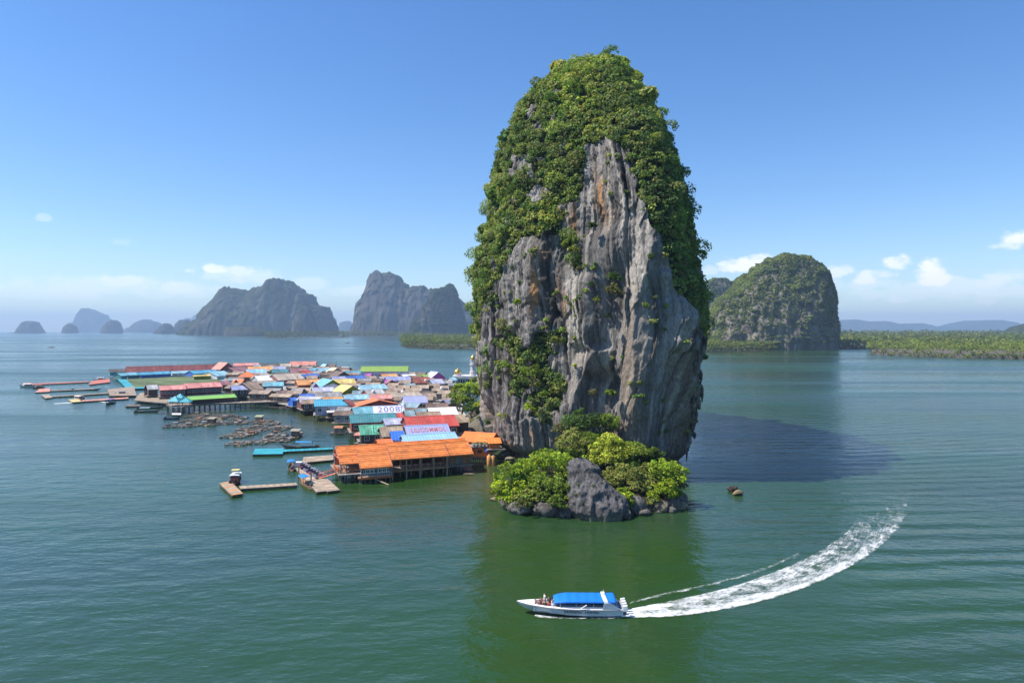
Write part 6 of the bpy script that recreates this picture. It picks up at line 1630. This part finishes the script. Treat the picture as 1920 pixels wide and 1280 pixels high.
def cabin_boat(px, py, rz, label, hullc, topc, L_=7.0, B_=2.4, eng=2, tower=False):
    c = PZ(px, py, 0); root = empty('cabin_boat', c, rz); set_props(root, label, 'boat')
    hull_mesh(L_, B_, .8, .15).build('hull', paint(hullc, .45, .15, 1.2), root)
    MB().box(-L_ * .22, L_ * .2, -B_ * .36, B_ * .36, .7, 1.35).build('cabin', paint((.3, .12, .09), .6, .2, 1.2), root)
    MB().box(-L_ * .2, L_ * .205, -B_ * .365, B_ * .365, 1.35, 1.75).build('windows', GLASS, root)
    rings = [[(x, B_ * .46 * math.cos(t), 1.76 + .2 * math.sin(t)) for t in np.linspace(0, math.pi, 9)] for x in np.linspace(-L_ * .3, L_ * .26, 4)]
    MB().loft(rings).build('roof', paint(topc, .4, .05, 1), root)
    for i in range(eng):
        y = (i - (eng - 1) / 2) * .6
        mb = MB(); mb.box(-L_ * .5 - .45, -L_ * .5 + .05, y - .2, y + .2, .6, 1.25); mb.bar((-L_ * .5 - .25, y, .6), (-L_ * .5 - .25, y, -.3), .1); mb.build('outboard_engine', paint((.05, .05, .06), .35, .1, 2), root)
    if tower:
        mb = MB()
        for x in (-.5, .5):
            for y in (-.6, .6): mb.bar((x, y, 1.8), (x, y, 2.7), .04, 5)
        mb.box(-.8, .8, -.8, .8, 2.7, 2.78); mb.build('sun_top', paint((.6, .5, .2), .6, .1, 1), root)
cabin_boat(440, 905, 1.75, 'reddish cabin boat with a white roof moored behind the tan pontoon head', (.26, .10, .08), (.75, .76, .76), 6.2, 2.3, 2, True)
cabin_boat(147, 749.5, 2.6, 'white cabin boat moored behind the yellowish pontoon head', (.72, .7, .68), (.78, .78, .78), 8, 3.0, 2)
cabin_boat(73, 728.5, .2, 'small brown boat behind the pink-brown pontoon head', (.3, .2, .15), (.35, .22, .18), 6, 2.2, 1)
cabin_boat(52, 725.5, .1, 'pale blue-white boat at the end of the back pontoon', (.6, .68, .75), (.7, .75, .8), 8, 2.4, 1)
cabin_boat(188, 713, .4, 'white boat with a pink front at the village left corner', (.7, .68, .66), (.8, .78, .76), 7, 2.6, 1)
cabin_boat(228, 741, .2, 'dark blue boat tucked at the left landing deck', (.04, .06, .16), (.1, .12, .25), 6, 2.2, 1)
cabin_boat(97, 651.5, .3, 'tiny white boat far out on the left water', (.75, .76, .78), (.8, .8, .8), 11, 3.4, 1)
cabin_boat(168, 630.5, .1, 'white speck of a boat near the left islands', (.75, .76, .78), (.8, .8, .8), 20, 5, 1)
cabin_boat(652, 642.5, .2, 'white speck of a boat below the blue massif', (.75, .76, .78), (.8, .8, .8), 12, 4, 1)
# low white float in front of the pier
pontoon([(321, 777.5), (338, 777.5), (338, 774.5), (321, 774.5)], 'small white float in front of the pier head', WHITE, name='raft', cat='raft', floats=False)
# jet skis and kayaks on the landing stage
def jetski(p, rz, label, col, group=None):
    root = empty('jet_ski', p, rz); set_props(root, label, 'jet ski', group)
    hull_mesh(2.8, 1.1, .45, .12).build('hull', paint(col, .35, .08, 2), root)
    MB().hexa([(-1.0, -.22, .4), (.2, -.22, .4), (.2, .22, .4), (-1.0, .22, .4), (-.95, -.16, .78), (.1, -.16, .7), (.1, .16, .7), (-.95, .16, .78)]).build('seat', paint((.03, .03, .05), .5, .1, 2), root)
    mb = MB(); mb.bar((.35, 0, .5), (.25, 0, 1.0), .06, 5); mb.bar((.2, -.35, 1.0), (.2, .35, 1.0), .03, 5); mb.build('handlebar', POST, root)
    MB().hexa([(.2, -.3, .4), (1.1, -.2, .42), (1.1, .2, .42), (.2, .3, .4), (.3, -.2, .78), (.9, -.1, .62), (.9, .1, .62), (.3, .2, .78)]).build('hood', paint((.8, .8, .82), .35, .05, 2), root)
for i in range(8):
    t = i / 7; p = PZ(564 + 36 * t, 873 + 22 * t, 0.6)
    jetski(p, .25 + .1 * (i % 3), ['white', 'white and red', 'dark blue', 'white', 'violet', 'white and red', 'white', 'pale'][i] + ' jet ski, number %s from the far end of the landing stage row' % ['one', 'two', 'three', 'four', 'five', 'six', 'seven', 'eight'][i], [(.75, .75, .76), (.7, .3, .25), (.04, .05, .2), (.75, .75, .76), (.2, .12, .4), (.65, .25, .2), (.78, .78, .78), (.6, .62, .66)][i])
bx_ = link('storage_box', MB().box(-.9, .9, -.7, .7, 0, 1.0).box(-.95, .95, -.75, .75, 1.0, 1.1).mesh('storage_box'), None, WHITE); bx_.location = PZ(558, 875, .56); set_props(bx_, 'white storage box at the far end of the landing stage', 'box')
for i, (px, py, h, lb) in enumerate([(559, 893, 2.0, 'black mooring post beside the blue canopied boat'), (582, 906, 2.2, 'dark post on the landing stage'), (546, 800, 2.2, 'lone dark post in the water right of the fish farm')]):
    p = PZ(px, py, 0); q = link('mooring_post', MB().bar((0, 0, -1), (0, 0, h), .16, 7, .13).bar((0, 0, h), (0, 0, h + .12), .2, 7).mesh('mooring_post'), None, POST); q.location = p; set_props(q, lb, 'post')
# ------------------------------------------------------------------ people
def person_mesh(pose):
    """one continuous figure grown over a joint skeleton; facing +x"""
    J = {}; E = []; Rd = {}
    if pose == 'sit':
        pel = (0, 0, .46); che = (-.05, 0, .86); nek = (-.04, 0, 1.02); hed = (-.01, 0, 1.2)
        hips = [((.02, s * .1, .44), (.42, s * .13, .46), (.44, s * .13, .08), (.58, s * .14, .03)) for s in (-1, 1)]
        arms = [((-.05, s * .19, .95), (.08, s * .26, .70), (.28, s * .2, .58)) for s in (-1, 1)]
    else:
        pel = (0, 0, .95); che = (0, 0, 1.32); nek = (0, 0, 1.5); hed = (.02, 0, 1.66)
        hips = [((0, s * .1, .92), (.03, s * .11, .5), (0, s * .12, .08), (.16, s * .13, .03)) for s in (-1, 1)]
        arms = [((0, s * .2, 1.42), (.02, s * .27, 1.14), (.14, s * .25, .9)) for s in (-1, 1)]
    vs, es, rad = [], [], []
    def add(p, r, par=None):
        vs.append(p); rad.append(r)
        if par is not None: es.append((par, len(vs) - 1))
        return len(vs) - 1
    a = add(pel, .15); b = add(che, .17, a); n = add(nek, .065, b); h1 = add((hed[0], hed[1], hed[2] - .04), .10, n); add((hed[0], 0, hed[2] + .08), .085, h1)
    for hp in hips:
        k = a
        for p, r in zip(hp, (.095, .07, .05, .04)): k = add(p, r, k)
    for ar in arms:
        k = b
        for p, r in zip(ar, (.07, .05, .038)): k = add(p, r, k)
        for dy in (-.02, 0, .02): add((p[0] + .08, p[1] + dy, p[2] - .02), .012, k)
    me = bpy.data.meshes.new('figure'); me.from_pydata(vs, es, [])
    o = bpy.data.objects.new('figure', me); C.objects.link(o)
    o.modifiers.new('skin', 'SKIN'); sv = me.skin_vertices[0].data
    for i, r in enumerate(rad): sv[i].radius = (r, r)
    sv[0].use_root = True
    ss = o.modifiers.new('sub', 'SUBSURF'); ss.levels = 1; ss.render_levels = 1
    dg = bpy.context.evaluated_depsgraph_get(); r = bpy.data.meshes.new_from_object(o.evaluated_get(dg))
    bpy.data.objects.remove(o)
    zt = hed[2]; zs = nek[2] - .05; zw = pel[2] + .04; kn = .3 if pose == 'sit' else .45
    mi = []
    for f in r.polygons:
        c = f.center
        if c.z > zt + .03 or (c.z > zt - .1 and c.x < hed[0] - .05): mi.append(3)
        elif c.z > zs or (abs(c.y) > .235 and c.z < zs - .12 and c.z > .5 and pose == 'stand') or (c.x > .12 and c.z > .53 and pose == 'sit'): mi.append(0)
        elif c.z > zw: mi.append(1)
        elif c.z > kn: mi.append(2)
        else: mi.append(0)
    r.polygons.foreach_set('material_index', mi); r.polygons.foreach_set('use_smooth', [True] * len(mi)); r.update()
    return r
PM = {k: person_mesh(k) for k in ('sit', 'stand')}
SKIN = paint((.42, .24, .16), .6, .08, 3); HAIR = paint((.025, .018, .014), .6, .1, 3)
def person(p, rz, pose, shirt, shorts, label):
    me = PM[pose].copy(); o = link('person', me, None, [SKIN, paint(shirt, .8, .08, 4), paint(shorts, .8, .08, 4), HAIR])
    o.location = p; o.rotation_euler = (0, 0, rz); set_props(o, label, 'person'); return o

# ------------------------------------------------------------------ excursion speedboat
def speedboat():
    st = PZ(1168, 1163.5, 0); stern = Vector((st.x, st.y + 1.55, 0))
    root = empty('speedboat', stern, math.pi - .015); set_props(root, 'white excursion speedboat with a blue canopy speeding left across the foreground', 'speedboat')
    HULL = paint((.74, .73, .76), .3, .05, .8, spec=.5); DECK = paint((.80, .79, .77), .5, .05, 1); NAVY = paint((.05, .07, .13), .2, .1, 1, spec=.5)
    S = [(0, 1.42, .98, 1.28, .22, -.3), (1.5, 1.5, 1.0, 1.32, .2, -.32), (4, 1.56, 1.03, 1.34, .2, -.34), (6.2, 1.52, 1.08, 1.22, .26, -.3), (8, 1.36, 1.14, .95, .4, -.15), (9.5, 1.06, 1.22, .62, .62, .08), (10.7, .70, 1.30, .32, .85, .42), (11.5, .36, 1.37, .13, 1.1, .85), (12.0, .05, 1.42, .02, 1.34, 1.25)]
    outer = []
    for x, hb, zg, cb, zc, zk in S:
        mid = zc + (zg - zc) * .62
        outer.append([(x, -hb, zg), (x, -(cb + (hb - cb) * .5), mid), (x, -cb, zc), (x, 0, zk), (x, cb, zc), (x, (cb + (hb - cb) * .5), mid), (x, hb, zg)])
    mb = MB(); mb.loft(outer, closed=False, cap=False); mb.add(outer[0], [tuple(range(7))])
    mb.build('hull', HULL, root, False)
    # rub rail and dark boot stripe
    for sg in (-1, 1):
        mb = MB()
        for a, b in zip(S[:-1], S[1:]): mb.bar((a[0], sg * (a[1] + .02), a[2] - .06), (b[0], sg * (b[1] + .02), b[2] - .06), .035, 5)
        mb.build('rub_rail', paint((.25, .24, .28), .5, .1, 2), root)
    # decks: foredeck, bow well, side decks, aft
    def deckpoly(x0, x1, inset, z=0.0, n=8):
        xs = np.linspace(x0, x1, n); g = lambda k, x: np.interp(x, [s[0] for s in S], [s[k] for s in S])
        L_ = [(x, -max(.02, g(1, x) - inset), g(2, x) + z) for x in xs]; R_ = [(x, max(.02, g(1, x) - inset), g(2, x) + z) for x in xs]
        return L_, R_
    L_, R_ = deckpoly(10.1, 12.0, .0, .0); MB().add(L_ + R_, [(i, i + 1, len(L_) + i + 1, len(L_) + i) for i in range(len(L_) - 1)]).build('foredeck', DECK, root)
    mb = MB()
    for sg in (0, 1):
        A, B = deckpoly(.0, 10.1, .0), deckpoly(.0, 10.1, .28, .05)
        o_, i_ = A[sg], B[sg]; k = len(o_); low = [(p[0], p[1], .55) for p in i_]
        mb.add(o_ + i_ + low, [(i, i + 1, k + i + 1, k + i) for i in range(k - 1)] + [(k + i, k + i + 1, 2 * k + i + 1, 2 * k + i) for i in range(k - 1)])
    mb.build('side_deck', DECK, root)
    MB().box(.0, 10.0, -.75, .75, .52, .56).box(.0, 8.2, -1.25, 1.25, .50, .555).build('sole', DECK, root)
    A, B = deckpoly(7.5, 10.1, .3, -.28)
    for sd_, nm in ((A, 1), (B, -1)):
        inn = [(p[0], p[1] + nm * .42 if abs(p[1]) > .45 else p[1] * .2, p[2]) for p in sd_]; low = [(p[0], p[1], .56) for p in inn]; k = len(sd_)
        MB().add(list(sd_) + inn + low, [(i, i + 1, k + i + 1, k + i) for i in range(k - 1)] + [(k + i, k + i + 1, 2 * k + i + 1, 2 * k + i) for i in range(k - 1)]).build('bow_seat', paint((.72, .70, .70), .6, .06, 2), root)
    MB().box(9.95, 10.1, -.85, .85, .56, 1.26).build('bow_bulkhead', DECK, root)
    # cabin sides with long dark windows
    for sg in (-1, 1):
        o = MB().hexa([(1.6, sg * 1.3, 1.02), (7.2, sg * 1.24, 1.1), (7.2, sg * 1.16, 1.1), (1.6, sg * 1.22, 1.02), (1.6, sg * 1.3, 1.2), (7.0, sg * 1.24, 1.22), (7.0, sg * 1.16, 1.22), (1.6, sg * 1.22, 1.2)]); o.build('cabin_side', HULL, root)
        MB().hexa([(1.9, sg * 1.28, 1.205), (7.0, sg * 1.22, 1.225), (7.0, sg * 1.2, 1.225), (1.9, sg * 1.26, 1.205), (2.1, sg * 1.26, 1.5), (6.8, sg * 1.2, 1.5), (6.8, sg * 1.18, 1.5), (2.1, sg * 1.24, 1.5)]).build('window', NAVY, root)
    MB().hexa([(7.0, -1.2, 1.1), (7.55, -.9, 1.12), (7.55, .9, 1.12), (7.0, 1.2, 1.1), (6.9, -1.15, 1.62), (7.15, -.8, 1.6), (7.15, .8, 1.6), (6.9, 1.15, 1.62)]).build('windscreen', NAVY, root)
    # rows of seats under the canopy
    for i in range(6):
        for y in (-.65, .65):
            o = link('passenger_seat', MB().box(-.25, .25, -.45, .45, .56, .95).box(-.3, -.2, -.45, .45, .95, 1.4).mesh('passenger_seat'), root, paint((.05, .06, .09), .6, .1, 2)); o.location = (2.3 + i * .75, y, 0)
    # canopy: cambered, dropping at the front
    CAN = paint((.006, .165, .62), .65, .05, 1.2)
    rings = []
    for x in np.linspace(.65, 7.75, 46):
        f = max(0, (x - 6.0) / 1.75); hb = 1.42 * (1 - .22 * f ** 2); zc = 2.12 - .28 * f ** 2 - .05 * abs(math.sin((x - 1.0) * math.pi / 1.05)); ze = 1.72 - .2 * f ** 2
        up = [(x, hb * math.cos(t), ze + (zc - ze) * math.sin(t) ** .7) for t in np.linspace(0, math.pi, 15)]
        dn = [(x, hb * .98 * math.cos(t), ze - .05 + (zc - ze) * math.sin(t) ** .7) for t in np.linspace(math.pi, 0, 15)]
        rings.append(up + dn)
    MB().loft(rings).build('canopy', CAN, root, True)
    for x in (1.0, 3.2, 5.2, 7.0):
        for y in (-1.3, 1.3): link('canopy_post', MB().bar((x, y * .97, 1.0), (x, y, 1.78), .03, 6).mesh('canopy_post'), root, paint((.6, .6, .62), .3, .05, 2, metal=.6))
    # white arch over the canopy and the raked quarter panels
    rings = []
    for t in np.linspace(-.15, math.pi + .15, 19):
        s_ = max(0, math.sin(t)); y = 1.50 * math.cos(t); z = 1.68 + .5 * s_ ** .7; xx = 1.75 + .25 * s_
        rings.append([(xx - .22, y, z), (xx + .22, y, z), (xx + .22, y * .98, z + .07), (xx - .22, y * .98, z + .07)])
    MB().loft(rings).build('arch', DECK, root)
    for sg in (-1, 1):
        MB().hexa([(.1, sg * 1.46, 1.0), (2.2, sg * 1.5, 1.02), (2.2, sg * 1.44, 1.02), (.1, sg * 1.40, 1.0), (1.35, sg * 1.5, 1.74), (2.0, sg * 1.5, 1.74), (2.0, sg * 1.44, 1.74), (1.35, sg * 1.44, 1.74)]).build('quarter_panel', HULL, root)
    MB().bar((1.95, 0, 2.24), (1.95, 0, 2.75), .03).box(1.85, 2.05, -.2, .2, 2.26, 2.34).build('mast', DECK, root)
    # fender board hung on the near side
    MB().bar((4.0, 1.5, 1.55), (4.75, 1.62, 1.14), .06, 8).build('fender', WHITE, root)
    # four outboards
    for i in range(4):
        y = -1.05 + .7 * i
        mb = MB(); mb.hexa([(-.75, y - .2, .72), (-.12, y - .2, .72), (-.12, y + .2, .72), (-.75, y + .2, .72), (-.68, y - .16, 1.38), (-.2, y - .15, 1.3), (-.2, y + .15, 1.3), (-.68, y + .16, 1.38)])
        e = mb.build('outboard_engine', paint((.82, .82, .82), .3, .04, 2), root)
        MB().box(-.6, -.25, y - .09, y + .09, -.4, .72).build('leg', paint((.1, .1, .12), .4, .1, 2), e)
    MB().box(-.18, 0, -1.3, 1.3, .2, .75).build('transom', HULL, root)
    MB().box(-.9, -.02, 1.0, 1.42, .2, .3).build('swim_step', DECK, root); MB().box(-.9, -.02, -1.42, -1.0, .2, .3).build('swim_step', DECK, root)
    # name on both sides
    for sg in (1, -1):
        cu = bpy.data.curves.new('t', 'FONT'); cu.body = 'SAWANU TRAVEL'; cu.size = .46; cu.align_x = 'CENTER'; cu.extrude = .006; cu.resolution_u = 2; cu.space_character = 1.12; cu.offset = .016
        to = bpy.data.objects.new('t', cu); C.objects.link(to); me = bpy.data.meshes.new_from_object(to.evaluated_get(bpy.context.evaluated_depsgraph_get())); bpy.data.objects.remove(to)
        o = link('name_lettering', me, root, paint((.13, .13, .20), .5, .08, 2))
        o.location = (4.6, sg * 1.53, .60); o.rotation_euler = (R(90) - R(14), 0, math.pi if sg > 0 else 0)
    # passengers on the bow
    Mw = Matrix.Rotation(math.pi - .015, 4, 'Z')
    def at(x, y, z): return stern + Mw.to_3x3() @ Vector((x, y, z))
    W_ = (.75, .75, .75)
    # rz: heading in the boat's own frame (0 = towards the bow, pi = facing aft, +-pi/2 = towards the middle)
    for (x, y, z, rz, pose, sh, so, lb) in [(9.85, .0, .50, math.pi, 'sit', (.5, .3, .22), (.06, .06, .08), 'bare-armed passenger sitting foremost on the bow'), (9.35, .38, .46, -1.4, 'sit', (.34, .10, .07), (.05, .05, .07), 'passenger in dark red sitting at the near side of the bow'),
            (9.2, -.45, .46, 1.5, 'sit', (.42, .2, .14), (.1, .1, .12), 'passenger in brown at the far side of the bow'), (8.75, .52, .46, -1.5, 'sit', (.10, .07, .045), (.03, .03, .03), 'passenger in dark clothes in the middle of the bow'),
            (8.75, -.25, .56, .2, 'stand', W_, (.6, .58, .55), 'passenger in white standing on the bow'), (8.3, .62, .46, -1.5, 'sit', (.50, .08, .08), (.08, .08, .1), 'passenger in a red top near the windscreen'),
            (8.2, -.7, .46, 1.5, 'sit', (.08, .08, .1), (.3, .2, .15), 'passenger in black on the far seat by the windscreen'), (7.85, .75, .46, -1.6, 'sit', (.72, .70, .78), (.2, .2, .3), 'passenger in pale lilac at the near side by the windscreen'), (7.9, -.05, .46, 0, 'sit', (.6, .4, .34), (.05, .05, .08), 'passenger in a peach top just before the windscreen')]:
        person(at(x, y, z), rz + math.pi - .015, pose, sh, so, lb)
    person(at(3.6, .75, .5), math.pi + .4, 'sit', (.5, .3, .22), (.1, .1, .1), 'passenger leaning at the open side under the canopy')
    return stern
STERN = speedboat()
# ------------------------------------------------------------------ foam
def foam_mat():
    m, N, L, out = new_mat('foam')
    p = N.new('ShaderNodeBsdfPrincipled'); p.inputs['Roughness'].default_value = .85; p.inputs['Base Color'].default_value = (.80, .82, .82, 1); p.inputs['Specular IOR Level'].default_value = .1
    tr = N.new('ShaderNodeBsdfTransparent'); mx = N.new('ShaderNodeMixShader')
    at = N.new('ShaderNodeVertexColor'); at.layer_name = 'tint'
    sp = N.new('ShaderNodeSeparateColor'); L.new(at.outputs[0], sp.inputs[0])
    uv = N.new('ShaderNodeUVMap')
    def nz(scale, sx, det, ro):
        mp = N.new('ShaderNodeMapping'); mp.inputs['Scale'].default_value = (sx, 1, 1); L.new(uv.outputs[0], mp.inputs[0])
        n = N.new('ShaderNodeTexNoise'); n.inputs['Scale'].default_value = scale; n.inputs['Detail'].default_value = det; n.inputs['Roughness'].default_value = ro
        n.inputs['Distortion'].default_value = .6
        L.new(mp.outputs[0], n.inputs[0]); return n.outputs[0]
    a = nz(.8, .45, 6, .7); b = nz(3.2, .6, 4, .6)
    def M(op, x, y):
        n = N.new('ShaderNodeMath'); n.operation = op
        for i, v in enumerate((x, y)):
            if isinstance(v, (int, float)): n.inputs[i].default_value = v
            else: L.new(v, n.inputs[i])
        return n.outputs[0]
    s = M('ADD', M('MULTIPLY', a, .65), M('MULTIPLY', b, .35))
    s = M('ADD', s, sp.outputs[0])
    mr = N.new('ShaderNodeMapRange'); mr.interpolation_type = 'SMOOTHSTEP'; mr.inputs['From Min'].default_value = .80; mr.inputs['From Max'].default_value = 1.22
    L.new(s, mr.inputs[0])
    bp = N.new('ShaderNodeBump'); bp.inputs['Distance'].default_value = .35; bp.inputs['Strength'].default_value = .8; L.new(s, bp.inputs['Height']); L.new(bp.outputs[0], p.inputs['Normal'])
    L.new(mr.outputs[0], mx.inputs[0]); L.new(tr.outputs[0], mx.inputs[1]); L.new(p.outputs[0], mx.inputs[2]); L.new(mx.outputs[0], out.inputs[0])
    return m
FOAM = foam_mat()
def cr(P, n):
    """smooth curve through points"""
    P = np.array(P, float); t = np.linspace(0, len(P) - 1, n); i = np.clip(t.astype(int), 0, len(P) - 2); f = (t - i)[:, None]
    p0 = P[np.clip(i - 1, 0, None)]; p1 = P[i]; p2 = P[i + 1]; p3 = P[np.clip(i + 2, None, len(P) - 1)]
    return .5 * (2 * p1 + (p2 - p0) * f + (2 * p0 - 5 * p1 + 4 * p2 - p3) * f ** 2 + (3 * p1 - p0 - 3 * p2 + p3) * f ** 3)
def ribbon(name, lower, upper, dens, label, nu=260, nv=36, h=.12, cat='wake'):
    """lower / upper: photo pixels of the two edges; dens(u, v) gives foam cover"""
    A = cr([tuple(PZ(*p, .0))[:2] for p in lower], nu); B = cr([tuple(PZ(*p, .0))[:2] for p in upper], nu)
    v = np.linspace(0, 1, nv); u = np.linspace(0, 1, nu)
    XY = A[:, None] * (1 - v[None, :, None]) + B[:, None] * v[None, :, None]
    U, Vv = np.meshgrid(u, v, indexing='ij')
    rag = fbm(XY[..., 0] * 1.0, XY[..., 1] * 1.0, 0 * U + 3, 5, .65)
    d = dens(U, Vv + .16 * rag * (nv > 10), XY) + .15 * rag
    e = np.minimum(1, np.minimum(Vv, 1 - Vv) * 6) * np.minimum(1, np.minimum(U, 1 - U) * 20)
    Z = .025 + h * np.clip(d, 0, 1) * (0.5 + .5 * fbm(XY[..., 0] * 1.1, XY[..., 1] * 1.1, 0 * U, 3)) * e
    s = np.concatenate([[0], np.cumsum(np.hypot(*np.diff((A + B) / 2, axis=0).T))]); w = np.hypot(*(B - A).T)
    ii = np.arange(nu * nv).reshape(nu, nv); Fq = np.stack([ii[:-1, :-1], ii[:-1, 1:], ii[1:, 1:], ii[1:, :-1]], -1).reshape(-1, 4)
    o = np.array([XY[..., 0].mean(), XY[..., 1].mean(), 0])
    me = mesh_np(name, np.concatenate([XY, Z[..., None]], -1).reshape(-1, 3) - o, Fq, True, np.repeat((d * np.minimum(1, e * 1.5) ).reshape(-1, 1), 3, 1))
    l = me.uv_layers.new(name='UVMap'); uvv = np.stack([s[:, None] + 0 * Vv, w[:, None] * Vv], -1).reshape(-1, 2); l.data.foreach_set('uv', uvv[Fq.ravel()].astype(np.float32).ravel())
    ob = link(name, me, None, FOAM); ob.location = o; set_props(ob, label, cat, None, 'stuff'); return ob
def g(x, c, w): return np.exp(-((x - c) / w) ** 2)
ribbon('wake', [(1164, 1162), (1210, 1163), (1290, 1160), (1370, 1148), (1450, 1130), (1530, 1104), (1600, 1070), (1650, 1040), (1685, 1008), (1704, 985), (1716, 955), (1724, 905)],
       [(1168, 1146), (1215, 1137), (1290, 1120), (1370, 1100), (1450, 1072), (1510, 1046), (1560, 1016), (1590, 990), (1602, 970), (1606, 955), (1604, 935), (1600, 900)],
       lambda u, v, p: np.clip(.50 - .19 * u, .0, 1) * (1 - .45 * sstep(.25, 1, v)) + .13 * g(v, .16, .15) * sstep(1.02, .55, u) + .22 * g(v, .75, .2) * sstep(.95, .4, u) + .25 * sstep(.14, .0, u) + .16 * g(v, .93, .06) * sstep(1, .5, u) - .05 * sstep(.8, 1.0, u),
       'white churned wake curving away behind the speedboat', nu=420, nv=60, h=.22)
ribbon('wake', [(1176, 1140), (1230, 1126), (1300, 1112), (1380, 1092), (1450, 1070), (1510, 1044)], [(1180, 1130), (1232, 1114), (1300, 1099), (1378, 1080), (1448, 1057), (1502, 1030)],
       lambda u, v, p: .42 * g(v, .45, .36) * (1 - .25 * u) + .04, 'thin outer foam line above the main wake', nu=200, nv=12, h=.12)
ribbon('bow_wave', [(996, 1163), (1016, 1168), (1060, 1171), (1110, 1170), (1176, 1167)], [(1006, 1153), (1025, 1155), (1060, 1157), (1110, 1158), (1176, 1158)],
       lambda u, v, p: .52 * g(v, .62, .34) - .06 * u, 'white bow foam along the near side of the speedboat', nu=140, nv=20, h=.25, cat='foam')
ribbon('bow_wave', [(1010, 1150), (1060, 1145), (1110, 1142), (1178, 1140)], [(1012, 1146), (1060, 1138), (1110, 1135), (1182, 1132)],
       lambda u, v, p: .5 * g(v, .4, .4), 'foam along the far side of the speedboat', nu=100, nv=12, h=.2, cat='foam')
ribbon('wake', [(98, 757.6), (115, 756.8), (135, 755.2)], [(100, 756.4), (116, 755.3), (135, 753.6)], lambda u, v, p: .6 + 0 * u, 'white streak of wake left of the yellowish pontoon', nu=40, nv=8, h=.1)
ribbon('wake', [(180, 754.5), (190, 755), (202, 757)], [(180, 752.5), (190, 752.8), (203, 754)], lambda u, v, p: .3 + .4 * u, 'short white wake behind the blue covered boat', nu=40, nv=8, h=.1)
ribbon('wake', [(92, 653.5), (100, 653.3), (130, 652.8)], [(92, 652.2), (100, 652.0), (130, 652.0)], lambda u, v, p: .5 - .2 * u, 'faint wake of the tiny far boat', nu=30, nv=6, h=.1)
